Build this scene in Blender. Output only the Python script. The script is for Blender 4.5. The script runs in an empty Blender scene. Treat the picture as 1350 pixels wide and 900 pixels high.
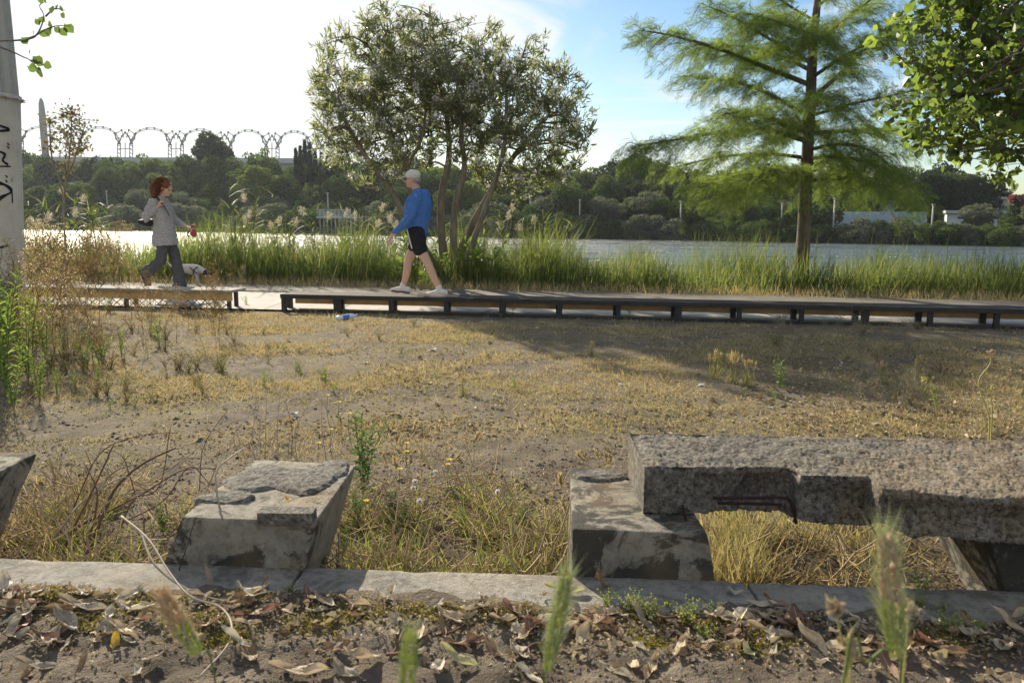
import bpy, bmesh, math, random
import numpy as np
from mathutils import Vector, Matrix, noise as mnoise, Euler
sc = bpy.context.scene
COL = sc.collection
random.seed(7)
RNG = np.random.default_rng(11)
R = math.radians
# ------------------------------------------------------------------ camera
CAM_H = 1.15
PITCH = math.atan((450 - 283.5) / 1050)
cam_d = bpy.data.cameras.new('camera')
cam = bpy.data.objects.new('camera', cam_d); COL.objects.link(cam)
CM = Matrix.Rotation(math.pi / 2 - PITCH, 4, 'X') @ Matrix.Rotation(R(0.34), 4, 'Z')
cam.matrix_world = Matrix.Translation((0, 0, CAM_H)) @ CM
cam_d.lens = 28; cam_d.sensor_width = 36; cam_d.clip_start = 0.05; cam_d.clip_end = 6000
cam_d.dof.use_dof = True; cam_d.dof.focus_distance = 5.5; cam_d.dof.aperture_fstop = 9
sc.camera = cam
M3 = CM.to_3x3()
def ray(px, py): return M3 @ Vector(((px - 675) / 1050, -(py - 450) / 1050, -1))
def gp(px, py, z=0.0):
    d = ray(px, py); t = (z - CAM_H) / d.z
    return Vector((d.x * t, d.y * t, z))
def dp(px, py, Y):
    d = ray(px, py); t = Y / d.y
    return Vector((d.x * t, Y, CAM_H + d.z * t))
# ------------------------------------------------------------------ mesh helpers
class MB:
    def __init__(s): s.v = []; s.f = []; s.m = []; s.n = 0; s.sm = []
    def add(s, v, f, mat=0, smooth=False):
        v = np.asarray(v, float).reshape(-1, 3)
        f = np.asarray(f, int)
        if len(f): s.f.append(f + s.n); s.m.append(np.full(len(f), mat)); s.sm.append(np.full(len(f), smooth))
        s.v.append(v); s.n += len(v); return s
    def build(s, name, mats, parent=None, local=False):
        v = np.concatenate(s.v) if s.v else np.zeros((0, 3))
        if parent is not None and not local:
            o = np.zeros(3); p = parent
            while p: o += np.array(p.location); p = p.parent
            v = v - o
        me = bpy.data.meshes.new(name)
        me.vertices.add(len(v)); me.vertices.foreach_set('co', v.astype(np.float32).ravel())
        sizes = np.concatenate([np.full(len(f), f.shape[1]) for f in s.f])
        loops = np.concatenate([f.ravel() for f in s.f])
        me.loops.add(len(loops)); me.loops.foreach_set('vertex_index', loops.astype(np.int32))
        me.polygons.add(len(sizes))
        st = np.concatenate([[0], np.cumsum(sizes)[:-1]])
        me.polygons.foreach_set('loop_start', st.astype(np.int32))
        me.polygons.foreach_set('material_index', np.concatenate(s.m).astype(np.int32))
        me.polygons.foreach_set('use_smooth', np.concatenate(s.sm).astype(bool))
        me.update(calc_edges=True); me.validate()
        for m in (mats if isinstance(mats, (list, tuple)) else [mats]): me.materials.append(m)
        ob = bpy.data.objects.new(name, me); COL.objects.link(ob)
        if parent is not None: ob.parent = parent
        return ob
def tag(o, label=None, cat=None, group=None, kind=None):
    if label: o['label'] = label
    if cat: o['category'] = cat
    if group: o['group'] = group
    if kind: o['kind'] = kind
    return o
def empty(name, loc, label=None, cat=None, group=None, rz=0):
    o = bpy.data.objects.new(name, None); COL.objects.link(o)
    o.location = loc; o.rotation_euler = (0, 0, rz); o.empty_display_size = .1
    return tag(o, label, cat, group)
def copy_tree(o, loc=None, rz=None, s=None, label=None, group=None, parent=None):
    c = o.copy(); COL.objects.link(c)
    if parent: c.parent = parent
    if loc is not None: c.location = loc
    if rz is not None: c.rotation_euler = (0, 0, rz)
    if s is not None: c.scale = (s, s, s) if not isinstance(s, (tuple, list)) else s
    if label: c['label'] = label
    if group: c['group'] = group
    for ch in [x for x in o.children]: copy_tree(ch, parent=c)
    return c
def unit(a): return a / (np.linalg.norm(a, axis=-1, keepdims=True) + 1e-12)
def basis(d, roll=None, up=None):
    """columns: x across, y along d, z normal"""
    d = unit(np.asarray(d, float)); n = len(d)
    ref = np.tile([0, 0, 1.0], (n, 1)) if up is None else np.asarray(up, float)
    ref = np.where(np.abs((d * unit(ref)).sum(1, keepdims=True)) > .98, np.array([[1.0, .1, 0]]), ref)
    x = unit(np.cross(d, ref)); z = np.cross(x, d)
    if roll is not None:
        c, s = np.cos(roll)[:, None], np.sin(roll)[:, None]
        x, z = x * c + z * s, z * c - x * s
    return np.stack([x, d, z], axis=2)
def inst(mb, T, F, P, B, S, mat=0, smooth=False):
    T = np.asarray(T, float); n = len(P); k = len(T)
    S = np.asarray(S, float)
    if S.ndim == 1: S = np.repeat(S[:, None], 3, 1)
    loc = T[None] * S[:, None, :]
    v = P[:, None, :] + np.einsum('nij,nkj->nki', B, loc)
    off = (np.arange(n) * k)[:, None, None]
    fs = F if isinstance(F, dict) else {0: F}
    base = mb.n; first = True
    for q in fs.values():
        q = np.asarray(q, int); f = (q[None] + off).reshape(-1, q.shape[1])
        if first: mb.add(v.reshape(-1, 3), f, mat, smooth); first = False
        else:
            mb.f.append(f + base); mb.m.append(np.full(len(f), mat)); mb.sm.append(np.full(len(f), smooth))
def tube(mb, pts, rad, sides=6, mat=0, smooth=True, cap=True, squash=None):
    pts = np.array([list(p) for p in pts], float); n = len(pts)
    rad = np.broadcast_to(np.asarray(rad, float), (n,)) if np.ndim(rad) < 2 else np.asarray(rad)
    t = np.gradient(pts, axis=0); t = unit(t)
    ref = np.array([0, 0, 1.0]) if abs(t[:, 2]).mean() < .8 else np.array([1.0, 0, 0])
    x = unit(np.cross(t, ref)); y = np.cross(t, x)
    a = np.arange(sides) / sides * 2 * np.pi
    ra = rad if rad.ndim == 1 else rad[:, 0]; rb = rad if rad.ndim == 1 else rad[:, 1]
    v = pts[:, None] + x[:, None] * (np.cos(a)[None, :, None] * ra[:, None, None]) + y[:, None] * (np.sin(a)[None, :, None] * rb[:, None, None])
    i = np.arange(n - 1)[:, None] * sides; j = np.arange(sides)[None]; j2 = (j + 1) % sides
    f = np.stack([i + j, i + j2, i + sides + j2, i + sides + j], -1).reshape(-1, 4)
    b = mb.n
    mb.add(v.reshape(-1, 3), f, mat, smooth)
    if cap:
        for k in (0, n - 1):
            ring = np.arange(sides) + k * sides
            c = pts[k]; mb.v.append(c[None]); ci = mb.n; mb.n += 1
            tri = np.stack([b + ring, b + np.roll(ring, -1), np.full(sides, ci)], 1)
            if k == 0: tri = tri[:, ::-1]
            mb.f.append(tri); mb.m.append(np.full(sides, mat)); mb.sm.append(np.full(sides, smooth))
def box(mb, lo, hi, mat=0):
    x0, y0, z0 = lo; x1, y1, z1 = hi
    v = [(x0,y0,z0),(x1,y0,z0),(x1,y1,z0),(x0,y1,z0),(x0,y0,z1),(x1,y0,z1),(x1,y1,z1),(x0,y1,z1)]
    mb.add(v, [(0,3,2,1),(4,5,6,7),(0,1,5,4),(1,2,6,5),(2,3,7,6),(3,0,4,7)], mat)
def bbox8(mb, v, mat=0):
    mb.add(v, [(0,3,2,1),(4,5,6,7),(0,1,5,4),(1,2,6,5),(2,3,7,6),(3,0,4,7)], mat)
def obar(mb, a, b, w, z0, z1, mat=0, shift=0):
    """horizontal bar from a to b (xy), width w across, between heights"""
    a = np.array(a[:2], float); b = np.array(b[:2], float); d = (b - a) / np.linalg.norm(b - a); nrm = np.array([-d[1], d[0]])
    q = [a + nrm * (shift - w / 2), b + nrm * (shift - w / 2), b + nrm * (shift + w / 2), a + nrm * (shift + w / 2)]
    bbox8(mb, [(*p, z0) for p in q] + [(*p, z1) for p in q], mat)
ELL = None
def ell(mb, c, r, mat=0, rot=None, seg=12, rings=8):
    th = np.linspace(0, np.pi, rings + 1)[1:-1]; a = np.arange(seg) / seg * 2 * np.pi
    v = [(0, 0, 1)] + [(math.sin(t) * math.cos(p), math.sin(t) * math.sin(p), math.cos(t)) for t in th for p in a] + [(0, 0, -1)]
    v = np.array(v) * np.array(r)
    if rot is not None: v = v @ np.array(Euler(rot).to_matrix()).T
    v = v + np.array(c)
    n = len(th); b = mb.n
    q = [(1 + i * seg + j, 1 + (i + 1) * seg + j, 1 + (i + 1) * seg + (j + 1) % seg, 1 + i * seg + (j + 1) % seg) for i in range(n - 1) for j in range(seg)]
    mb.add(v, q, mat, True)
    t = [(0, 1 + j, 1 + (j + 1) % seg) for j in range(seg)] + [(len(v) - 1, 1 + (n - 1) * seg + (j + 1) % seg, 1 + (n - 1) * seg + j) for j in range(seg)]
    mb.f.append(np.array(t) + b); mb.m.append(np.full(len(t), mat)); mb.sm.append(np.full(len(t), True))
def spline(pts, n):
    pts = np.array([list(p) for p in pts], float); k = len(pts)
    if k == 2: return pts[0] + (pts[1] - pts[0]) * np.linspace(0, 1, n)[:, None]
    P = np.vstack([2 * pts[0] - pts[1], pts, 2 * pts[-1] - pts[-2]])
    out = []
    for u in np.linspace(0, k - 1 - 1e-6, n):
        i = int(u); t = u - i; a, b, c, d = P[i:i + 4]
        out.append(.5 * (2 * b + (c - a) * t + (2 * a - 5 * b + 4 * c - d) * t * t + (3 * b - a - 3 * c + d) * t ** 3))
    return np.array(out)
# leaf templates: length along +Y (0..1), width along X, normal Z
LEAF = np.array([(0,0,0),(-.5,.35,.08),(-.42,.65,.05),(0,1,-.12),(.42,.65,.05),(.5,.35,.08),(0,.5,-.05)])
LEAF_F = np.array([(0,6,1),(1,6,2),(2,6,3),(3,6,4),(4,6,5),(5,6,0)])
LANCE = np.array([(0,0,0),(-.5,.4,.04),(0,1,-.1),(.5,.4,.04),(0,.45,-.03)])
LANCE_F = np.array([(0,4,1),(1,4,2),(2,4,3),(3,4,0)])
def blade_T(k=3, bend=.35):
    v = []
    for i in range(k):
        u = i / k; w = .5 * (1 - u * .55)
        v += [(-w, u, bend * u * u), (w, u, bend * u * u)]
    v.append((0, 1 - .12 * bend, bend))
    f = [(2 * i, 2 * i + 1, 2 * i + 3, 2 * i + 2) for i in range(k - 1)]
    return np.array(v), {4: np.array(f), 3: np.array([(2 * k - 2, 2 * k - 1, 2 * k)])}
# ------------------------------------------------------------------ materials
class NT:
    def __init__(s, name):
        s.m = bpy.data.materials.new(name); s.m.use_nodes = True; s.t = s.m.node_tree; s.t.nodes.clear()
        s.out = s.n('ShaderNodeOutputMaterial')
    def n(s, typ, **kw):
        nd = s.t.nodes.new(typ)
        for k, v in kw.items():
            if k.startswith('i_'):
                key = k[2:]; key = int(key) if key.isdigit() else key.replace('_', ' ')
                nd.inputs[key].default_value = v
            else: setattr(nd, k, v)
        return nd
    def l(s, a, b): s.t.links.new(a, b)
    def noise(s, scale, detail=4, rough=.55, vec=None, dist=0):
        nd = s.n('ShaderNodeTexNoise'); nd.inputs['Scale'].default_value = scale; nd.inputs['Detail'].default_value = detail
        nd.inputs['Roughness'].default_value = rough; nd.inputs['Distortion'].default_value = dist
        if vec: s.l(vec, nd.inputs['Vector'])
        return nd.outputs['Fac']
    def ramp(s, fac, stops):
        nd = s.n('ShaderNodeValToRGB'); cr = nd.color_ramp
        while len(cr.elements) < len(stops): cr.elements.new(.5)
        for e, (p, c) in zip(cr.elements, stops):
            e.position = p; e.color = (*c, 1) if not isinstance(c, (int, float)) else (c, c, c, 1)
        s.l(fac, nd.inputs[0]); return nd.outputs[0]
    def mix(s, fac, a, b, blend='MIX'):
        nd = s.n('ShaderNodeMix', data_type='RGBA', blend_type=blend)
        for sock, v in ((nd.inputs[0], fac), (nd.inputs[6], a), (nd.inputs[7], b)):
            if isinstance(v, (int, float)): sock.default_value = v
            elif isinstance(v, tuple): sock.default_value = (*v, 1)
            else: s.l(v, sock)
        return nd.outputs[2]
    def math(s, op, a, b=0.0):
        nd = s.n('ShaderNodeMath', operation=op)
        for i, v in enumerate((a, b)):
            if isinstance(v, (int, float)): nd.inputs[i].default_value = v
            else: s.l(v, nd.inputs[i])
        return nd.outputs[0]
    def bump(s, h, strength=.5, dist=.02, nrm=None):
        nd = s.n('ShaderNodeBump'); nd.inputs['Strength'].default_value = strength; nd.inputs['Distance'].default_value = dist
        s.l(h, nd.inputs['Height'])
        if nrm: s.l(nrm, nd.inputs['Normal'])
        return nd.outputs[0]
    def pr(s, col, rough=.8, spec=.3, bump=None, metal=0):
        p = s.n('ShaderNodeBsdfPrincipled')
        if isinstance(col, tuple): p.inputs['Base Color'].default_value = (*col, 1)
        else: s.l(col, p.inputs['Base Color'])
        if isinstance(rough, (int, float)): p.inputs['Roughness'].default_value = rough
        else: s.l(rough, p.inputs['Roughness'])
        p.inputs['Specular IOR Level'].default_value = spec; p.inputs['Metallic'].default_value = metal
        if bump: s.l(bump, p.inputs['Normal'])
        return p
    def done(s, sh): s.l(sh.outputs[0] if hasattr(sh, 'outputs') else sh, s.out.inputs[0]); return s.m
def objco(t): return t.n('ShaderNodeTexCoord').outputs['Object']
def worldco(t): return t.n('ShaderNodeNewGeometry').outputs['Position']
def foliage(name, cols, transl=.45, rough=.5, spec=.35, objvar=0, tcol=None):
    """leaf material: colour varies leaf by leaf; some light goes through the blade"""
    t = NT(name); g = t.n('ShaderNodeNewGeometry')
    n = len(cols); c = t.ramp(g.outputs['Random Per Island'], [(i / max(1, n - 1), q) for i, q in enumerate(cols)])
    if objvar:
        oi = t.n('ShaderNodeObjectInfo')
        hs = t.n('ShaderNodeHueSaturation'); t.l(c, hs.inputs['Color'])
        mr = t.n('ShaderNodeMapRange'); t.l(oi.outputs['Random'], mr.inputs[0]); mr.inputs[3].default_value = 1 - objvar; mr.inputs[4].default_value = 1 + objvar
        t.l(mr.outputs[0], hs.inputs['Value'])
        m2 = t.n('ShaderNodeMapRange'); t.l(oi.outputs['Random'], m2.inputs[0]); m2.inputs[3].default_value = .515; m2.inputs[4].default_value = .485
        t.l(m2.outputs[0], hs.inputs['Hue']); c = hs.outputs[0]
    p = t.pr(c, rough, spec)
    tr = t.n('ShaderNodeBsdfTranslucent')
    tc = t.mix(1.0, c, tcol or (1.45, 1.5, .85), 'MULTIPLY'); t.l(tc, tr.inputs['Color'])
    mx = t.n('ShaderNodeMixShader'); mx.inputs[0].default_value = transl
    t.l(p.outputs[0], mx.inputs[1]); t.l(tr.outputs[0], mx.inputs[2])
    return t.done(mx)
def plain(name, col, rough=.7, spec=.3, var=.15, scale=20, metal=0, bump=.2):
    t = NT(name); co = objco(t); n = t.noise(scale, 4, .6, co)
    c = t.ramp(n, [(.25, tuple(x * (1 - var) for x in col)), (.75, tuple(min(1, x * (1 + var)) for x in col))])
    return t.done(t.pr(c, rough, spec, t.bump(n, bump, .005), metal))
# ------------------------------------------------------------------ light and sky
SUN_EL, SUN_AZ = R(25), R(-28.5)      # azimuth measured from +Y towards +X
sdir = Vector((math.sin(SUN_AZ) * math.cos(SUN_EL), math.cos(SUN_AZ) * math.cos(SUN_EL), math.sin(SUN_EL)))
ld = bpy.data.lights.new('sun', 'SUN'); ld.energy = 5.0; ld.angle = R(.6); ld.color = (1, .89, .71)
lo = bpy.data.objects.new('sun', ld); COL.objects.link(lo); lo.rotation_euler = sdir.to_track_quat('Z', 'Y').to_euler()
W = bpy.data.worlds.new('World'); sc.world = W; W.use_nodes = True
wt = W.node_tree; wt.nodes.clear()
wo = wt.nodes.new('ShaderNodeOutputWorld'); bg = wt.nodes.new('ShaderNodeBackground'); wt.links.new(bg.outputs[0], wo.inputs[0])
sky = wt.nodes.new('ShaderNodeTexSky'); sky.sky_type = 'NISHITA'; sky.sun_disc = False
sky.sun_elevation = SUN_EL; sky.sun_rotation = SUN_AZ; sky.air_density = 1.0; sky.dust_density = .5; sky.ozone_density = 2.5
bg.inputs[1].default_value = .09
tc = wt.nodes.new('ShaderNodeTexCoord')
def wn(typ, **kw):
    n = wt.nodes.new(typ)
    for k, v in kw.items(): setattr(n, k, v)
    return n
# thin high cloud: streaks in the sky dome, thickest towards the sun
mp = wn('ShaderNodeMapping'); mp.inputs['Scale'].default_value = (1.3, 1.3, 5.5); mp.inputs['Rotation'].default_value = (R(8), R(-14), 0); wt.links.new(tc.outputs['Generated'], mp.inputs[0])
n1 = wn('ShaderNodeTexNoise'); n1.inputs['Scale'].default_value = 2.2; n1.inputs['Detail'].default_value = 7; n1.inputs['Roughness'].default_value = .55; n1.inputs['Distortion'].default_value = .9
wt.links.new(mp.outputs[0], n1.inputs['Vector'])
dt = wn('ShaderNodeVectorMath', operation='DOT_PRODUCT'); dt.inputs[1].default_value = sdir
nm = wn('ShaderNodeVectorMath', operation='NORMALIZE'); wt.links.new(tc.outputs['Generated'], nm.inputs[0]); wt.links.new(nm.outputs[0], dt.inputs[0])
mr = wn('ShaderNodeMapRange'); mr.inputs[1].default_value = .80; mr.inputs[2].default_value = .97; mr.inputs[3].default_value = -.10; mr.inputs[4].default_value = .62
wt.links.new(dt.outputs['Value'], mr.inputs[0])
ad = wn('ShaderNodeMath', operation='ADD'); ct = wn('ShaderNodeMapRange'); ct.clamp = False; ct.inputs[1].default_value = .3; ct.inputs[2].default_value = .7; ct.inputs[3].default_value = .04; ct.inputs[4].default_value = .98; wt.links.new(n1.outputs['Fac'], ct.inputs[0]); wt.links.new(ct.outputs[0], ad.inputs[0]); wt.links.new(mr.outputs[0], ad.inputs[1])
cr = wn('ShaderNodeMapRange'); cr.interpolation_type = 'SMOOTHSTEP'; cr.inputs[1].default_value = .43; cr.inputs[2].default_value = .84; cr.inputs[4].default_value = .92; wt.links.new(ad.outputs[0], cr.inputs[0])
mx = wn('ShaderNodeMix', data_type='RGBA'); wt.links.new(cr.outputs[0], mx.inputs[0]); hs = wn('ShaderNodeHueSaturation'); hs.inputs['Saturation'].default_value = 1.25; hs.inputs['Value'].default_value = .78; wt.links.new(sky.outputs[0], hs.inputs['Color']); wt.links.new(hs.outputs[0], mx.inputs[6])
mx.inputs[7].default_value = (5.2, 5.3, 5.35, 1)
# bright cloud added to the sky behind the camera, as fill for front faces
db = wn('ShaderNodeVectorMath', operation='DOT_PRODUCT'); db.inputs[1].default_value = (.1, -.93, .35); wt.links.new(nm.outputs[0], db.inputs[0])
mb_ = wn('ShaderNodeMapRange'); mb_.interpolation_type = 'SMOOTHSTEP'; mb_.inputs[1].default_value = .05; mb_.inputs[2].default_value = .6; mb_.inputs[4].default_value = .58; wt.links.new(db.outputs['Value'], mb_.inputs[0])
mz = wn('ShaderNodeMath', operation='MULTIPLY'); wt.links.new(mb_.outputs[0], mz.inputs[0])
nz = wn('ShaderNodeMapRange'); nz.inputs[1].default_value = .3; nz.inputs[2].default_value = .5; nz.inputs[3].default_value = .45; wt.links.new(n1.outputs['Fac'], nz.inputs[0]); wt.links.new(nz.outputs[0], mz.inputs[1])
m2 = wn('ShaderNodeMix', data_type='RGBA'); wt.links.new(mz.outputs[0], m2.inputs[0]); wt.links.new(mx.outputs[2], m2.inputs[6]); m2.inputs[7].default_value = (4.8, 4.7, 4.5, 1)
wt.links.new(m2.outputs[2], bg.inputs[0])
sc.view_settings.view_transform = 'Standard'; sc.view_settings.look = 'None'; sc.view_settings.exposure = 1.0; sc.view_settings.gamma = 1
sc.cycles.max_bounces = 8; sc.cycles.transparent_max_bounces = 6; sc.cycles.diffuse_bounces = 4; sc.cycles.transmission_bounces = 6
sc.cycles.sample_clamp_indirect = 6; sc.cycles.caustics_reflective = False; sc.cycles.caustics_refractive = False
# ------------------------------------------------------------------ lines of the site
def kerb_b(x): return 2.009 - .0595 * x        # kerb back edge
def kerb_f(x): return kerb_b(x) - .2
def rail_y(x): return 9.10 - .142 * x        # low rail
def path_n(x): return rail_y(x) + .02
def seam_y(x): return 11.15 - .15 * x
def path_f(x): return 12.05 - .16 * x
TERR = .20
def fbm(x, y, s, seed=0, o=4):
    return mnoise.fractal(Vector((x * s, y * s, seed)), 1.0, 2.0, o)
def ss(a, b, x):
    t = min(1, max(0, (x - a) / (b - a))); return t * t * (3 - 2 * t)
def ground_h(x, y):
    kb = kerb_b(x); kf = kerb_f(x)
    lap = .025 + .05 * fbm(x, y, 6, 21)
    if y < kf + .10: z = TERR + (.010 * (1 - ss(kf + lap, kf + lap + .03, y)) - .012 * ss(kf + lap, kf + lap + .05, y)) + (1 - ss(kf + lap, kf + lap + .04, y)) * (.016 * fbm(x, y, 3.1, 3) + .011 * fbm(x, y, 14, 5) + .006 * fbm(x, y, 42, 8, 3)) + .008 * ss(kf - .35, kf - .03, y) * (0.5 + fbm(x, 0, 2.3, 9)) 
    else:
        t = ss(kf + .10, kb - .02, y)
        z = TERR * (1 - t) - .06 * t
        if y > kb - .03: z = -.03 + .03 * ss(kb + .2, kb + 1.2, y) + .022 * fbm(x, y, 1.7, 1) + .012 * fbm(x, y, 7, 2)
    rb = path_n(x)
    if y > rb - .6:
        t = ss(rb - .6, rb - .05, y); z = z * (1 - t) - .012 * t
    pf = path_f(x)
    if y > pf: z = -.012 * (1 - ss(pf, pf + .4, y)) + .03 * fbm(x, y, 1.2, 4) * ss(pf, pf + .6, y) - 3.4 * ss(pf + .8, pf + 8, y)
    return z
# ground: one sheet from behind the camera down into the river bed
def axis(segs):
    out = []
    for a, b, st in segs: out += list(np.arange(a, b, st))
    return out + [segs[-1][1]]
xs = axis([(-300, -60, 30), (-60, -14, 2), (-14, -4, .2), (-4, -2, .06), (-2, 2, .018), (2, 4, .06), (4, 14, .2), (14, 60, 2), (60, 300, 30)])
ys = axis([(-60, -4, 8), (-4, .8, .4), (.8, 2.6, .016), (2.6, 5, .06), (5, 9, .12), (9, 24, .25), (24, 60, 6)])
mb = MB()
V = [(x, y + (-.078 * x if .8 < y < 2.6 else 0) * 0, ground_h(x, y)) for y in ys for x in xs]
nx = len(xs); I = np.arange(len(ys) - 1)[:, None] * nx; J = np.arange(nx - 1)[None]
F = np.stack([I + J, I + J + 1, I + J + nx + 1, I + J + nx], -1).reshape(-1, 4)
mb.add(V, F, 0, True)
t = NT('dry_soil'); co = worldco(t)
big = t.noise(.9, 5, .6, co, .4); mid = t.noise(5, 6, .65, co); fine = t.noise(60, 5, .7, co); grit = t.noise(220, 3, .6, co)
soil = t.ramp(mid, [(.28, (.12, .096, .070)), (.5, (.235, .193, .145)), (.72, (.37, .31, .235))])
straw = t.ramp(fine, [(.3, (.12, .10, .055)), (.5, (.29, .24, .135)), (.7, (.47, .395, .24))])
sx = t.n('ShaderNodeSeparateXYZ'); t.l(co, sx.inputs[0])
band = t.n('ShaderNodeMapRange'); band.interpolation_type = 'SMOOTHSTEP'; t.l(sx.outputs['Y'], band.inputs[0]); band.inputs[1].default_value = 2.9; band.inputs[2].default_value = 4.6
mk = t.math('MULTIPLY', t.ramp(big, [(.42, 0.0), (.58, 1.0)]), band.outputs[0])
mk = t.math('MULTIPLY', mk, t.ramp(t.noise(17, 4, .6, co), [(.36, .25), (.58, 1.0)]))
col = t.mix(mk, soil, straw)
sp = t.n('ShaderNodeTexVoronoi'); sp.inputs['Scale'].default_value = 85; t.l(co, sp.inputs['Vector'])
spk = t.ramp(sp.outputs['Distance'], [(.0, 1.0), (.16, 0.0)]); sel = t.ramp(t.noise(31, 2, .5, co), [(.56, 0.0), (.62, 1.0)])
col = t.mix(t.math('MULTIPLY', t.math('MULTIPLY', spk, sel), .8), col, (.52, .47, .39))
bmp = t.bump(t.math('ADD', t.math('MULTIPLY', mid, 1.2), t.math('ADD', fine, t.math('MULTIPLY', grit, .5))), 1.0, .035)
M_soil = t.done(t.pr(col, .95, .15, bmp))
tag(mb.build('ground', M_soil), kind='structure')
# path: pale concrete strip, then a darker worn strip
def strip(name, fa, fb, z, x0, x1, mat, thick=None):
    mb = MB(); X = np.linspace(x0, x1, 81)
    v = [(x, fa(x), z) for x in X] + [(x, fb(x), z) for x in X]; n = len(X)
    f = [(i, i + 1, n + i + 1, n + i) for i in range(n - 1)]
    if thick:
        v += [(x, fa(x), z - thick) for x in X]; f += [(2 * n + i, 2 * n + i + 1, i + 1, i) for i in range(n - 1)]
    mb.add(v, f); return tag(mb.build(name, mat), kind='structure')
def paving(name, a, b, crack, joint):
    t = NT(name); co = worldco(t); n = t.noise(2.5, 6, .6, co); f = t.noise(140, 3, .6, co)
    c = t.ramp(n, [(.3, a), (.7, b)])
    c = t.mix(t.math('MULTIPLY', t.ramp(f, [(.45, 1.0), (.62, 0.0)]), .45), c, tuple(x * .5 for x in a))
    v = t.n('ShaderNodeTexVoronoi', feature='DISTANCE_TO_EDGE'); v.inputs['Scale'].default_value = crack; t.l(co, v.inputs['Vector'])
    c = t.mix(t.ramp(v.outputs[0], [(.0, .75), (.012, 0.0)]), c, (.07, .06, .045))
    if joint:
        s = t.n('ShaderNodeSeparateXYZ'); t.l(co, s.inputs[0])
        w = t.math('FRACT', t.math('DIVIDE', s.outputs['X'], joint)); c = t.mix(t.ramp(w, [(.0, .8), (.012, 0.0)]), c, (.05, .045, .04))
    d = t.ramp(t.noise(7, 5, .7, co), [(.55, 0.0), (.72, .7)])
    c = t.mix(d, c, (.21, .165, .11))
    return t.done(t.pr(c, .9, .2, t.bump(f, .5, .004)))
strip('path', path_n, lambda x: seam_y(x) - .02, .012, -60, 60, paving('pale_concrete', (.44, .42, .38), (.56, .54, .49), .5, 3.0))
strip('asphalt_path', seam_y, path_f, .026, -60, 60, paving('worn_asphalt', (.15, .135, .115), (.24, .215, .18), 1.1, None), .03)
# river
t = NT('river_water'); co = worldco(t)
mpn = t.n('ShaderNodeMapping'); mpn.inputs['Rotation'].default_value = (0, 0, R(25)); mpn.inputs['Scale'].default_value = (1, 1.9, 1); t.l(co, mpn.inputs[0])
w1 = t.noise(1.6, 5, .6, mpn.outputs[0], .3); w2 = t.noise(.11, 3, .5, mpn.outputs[0]); w3 = t.noise(6.5, 3, .6, mpn.outputs[0])
b1 = t.bump(w1, 1.0, .45); b2 = t.bump(w3, .7, .05, b1)
rg = t.ramp(w2, [(.3, .24), (.7, .34)])
M_water = t.done(t.pr((.045, .065, .06), rg, .6, b2))
mb = MB(); mb.add([(-900, 10, -1.8), (900, 10, -1.8), (900, 900, -1.8), (-900, 900, -1.8)], [(0, 1, 2, 3)])
tag(mb.build('river_water', M_water), kind='structure')
# far bank
BA, BB = np.array([-95., 147.]), np.array([54., 84.])
BD = (BB - BA) / np.linalg.norm(BB - BA); BN = np.array([-BD[1], BD[0]])
def bank(px, off):
    """ground position where the view towards photo column px meets the bank line shifted back by off"""
    d = ray(px, 290); d = np.array([d.x, d.y]); A = BA + BN * off
    m = np.array([[d[0], -BD[0]], [d[1], -BD[1]]]); s = np.linalg.solve(m, A)
    return d * s[0]
def bank_h(off): return -2.2 + 2.3 * ss(0, 9, off) + .5 * ss(12, 60, off)
offs = [-2, 0, 1, 2, 4, 6, 9, 13, 20, 35, 60, 120, 400, 1500, 4000]
ts = np.concatenate([np.linspace(-3000, -200, 12), np.linspace(-150, 330, 120), np.linspace(400, 3000, 12)])
mb = MB(); V = []
for o in offs:
    for u in ts:
        p = BA + BD * u + BN * (o + (1.2 * fbm(u, 0, .08, 2) if o < 20 else 0)); V.append((p[0], p[1], bank_h(o) + .25 * fbm(u, o, .2, 7)))
nx = len(ts); I = np.arange(len(offs) - 1)[:, None] * nx; J = np.arange(nx - 1)[None]
mb.add(V, np.stack([I + J, I + J + 1, I + J + nx + 1, I + J + nx], -1).reshape(-1, 4), 0, True)
t = NT('bank_earth'); co = worldco(t); n = t.noise(.35, 6, .65, co)
M_bank = t.done(t.pr(t.ramp(n, [(.3, (.04, .045, .028)), (.55, (.07, .07, .042)), (.75, (.12, .11, .07))]), .95, .1, t.bump(t.noise(3, 5, .7, co), 1, .3)))
tag(mb.build('far_bank', M_bank), kind='structure')
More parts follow.
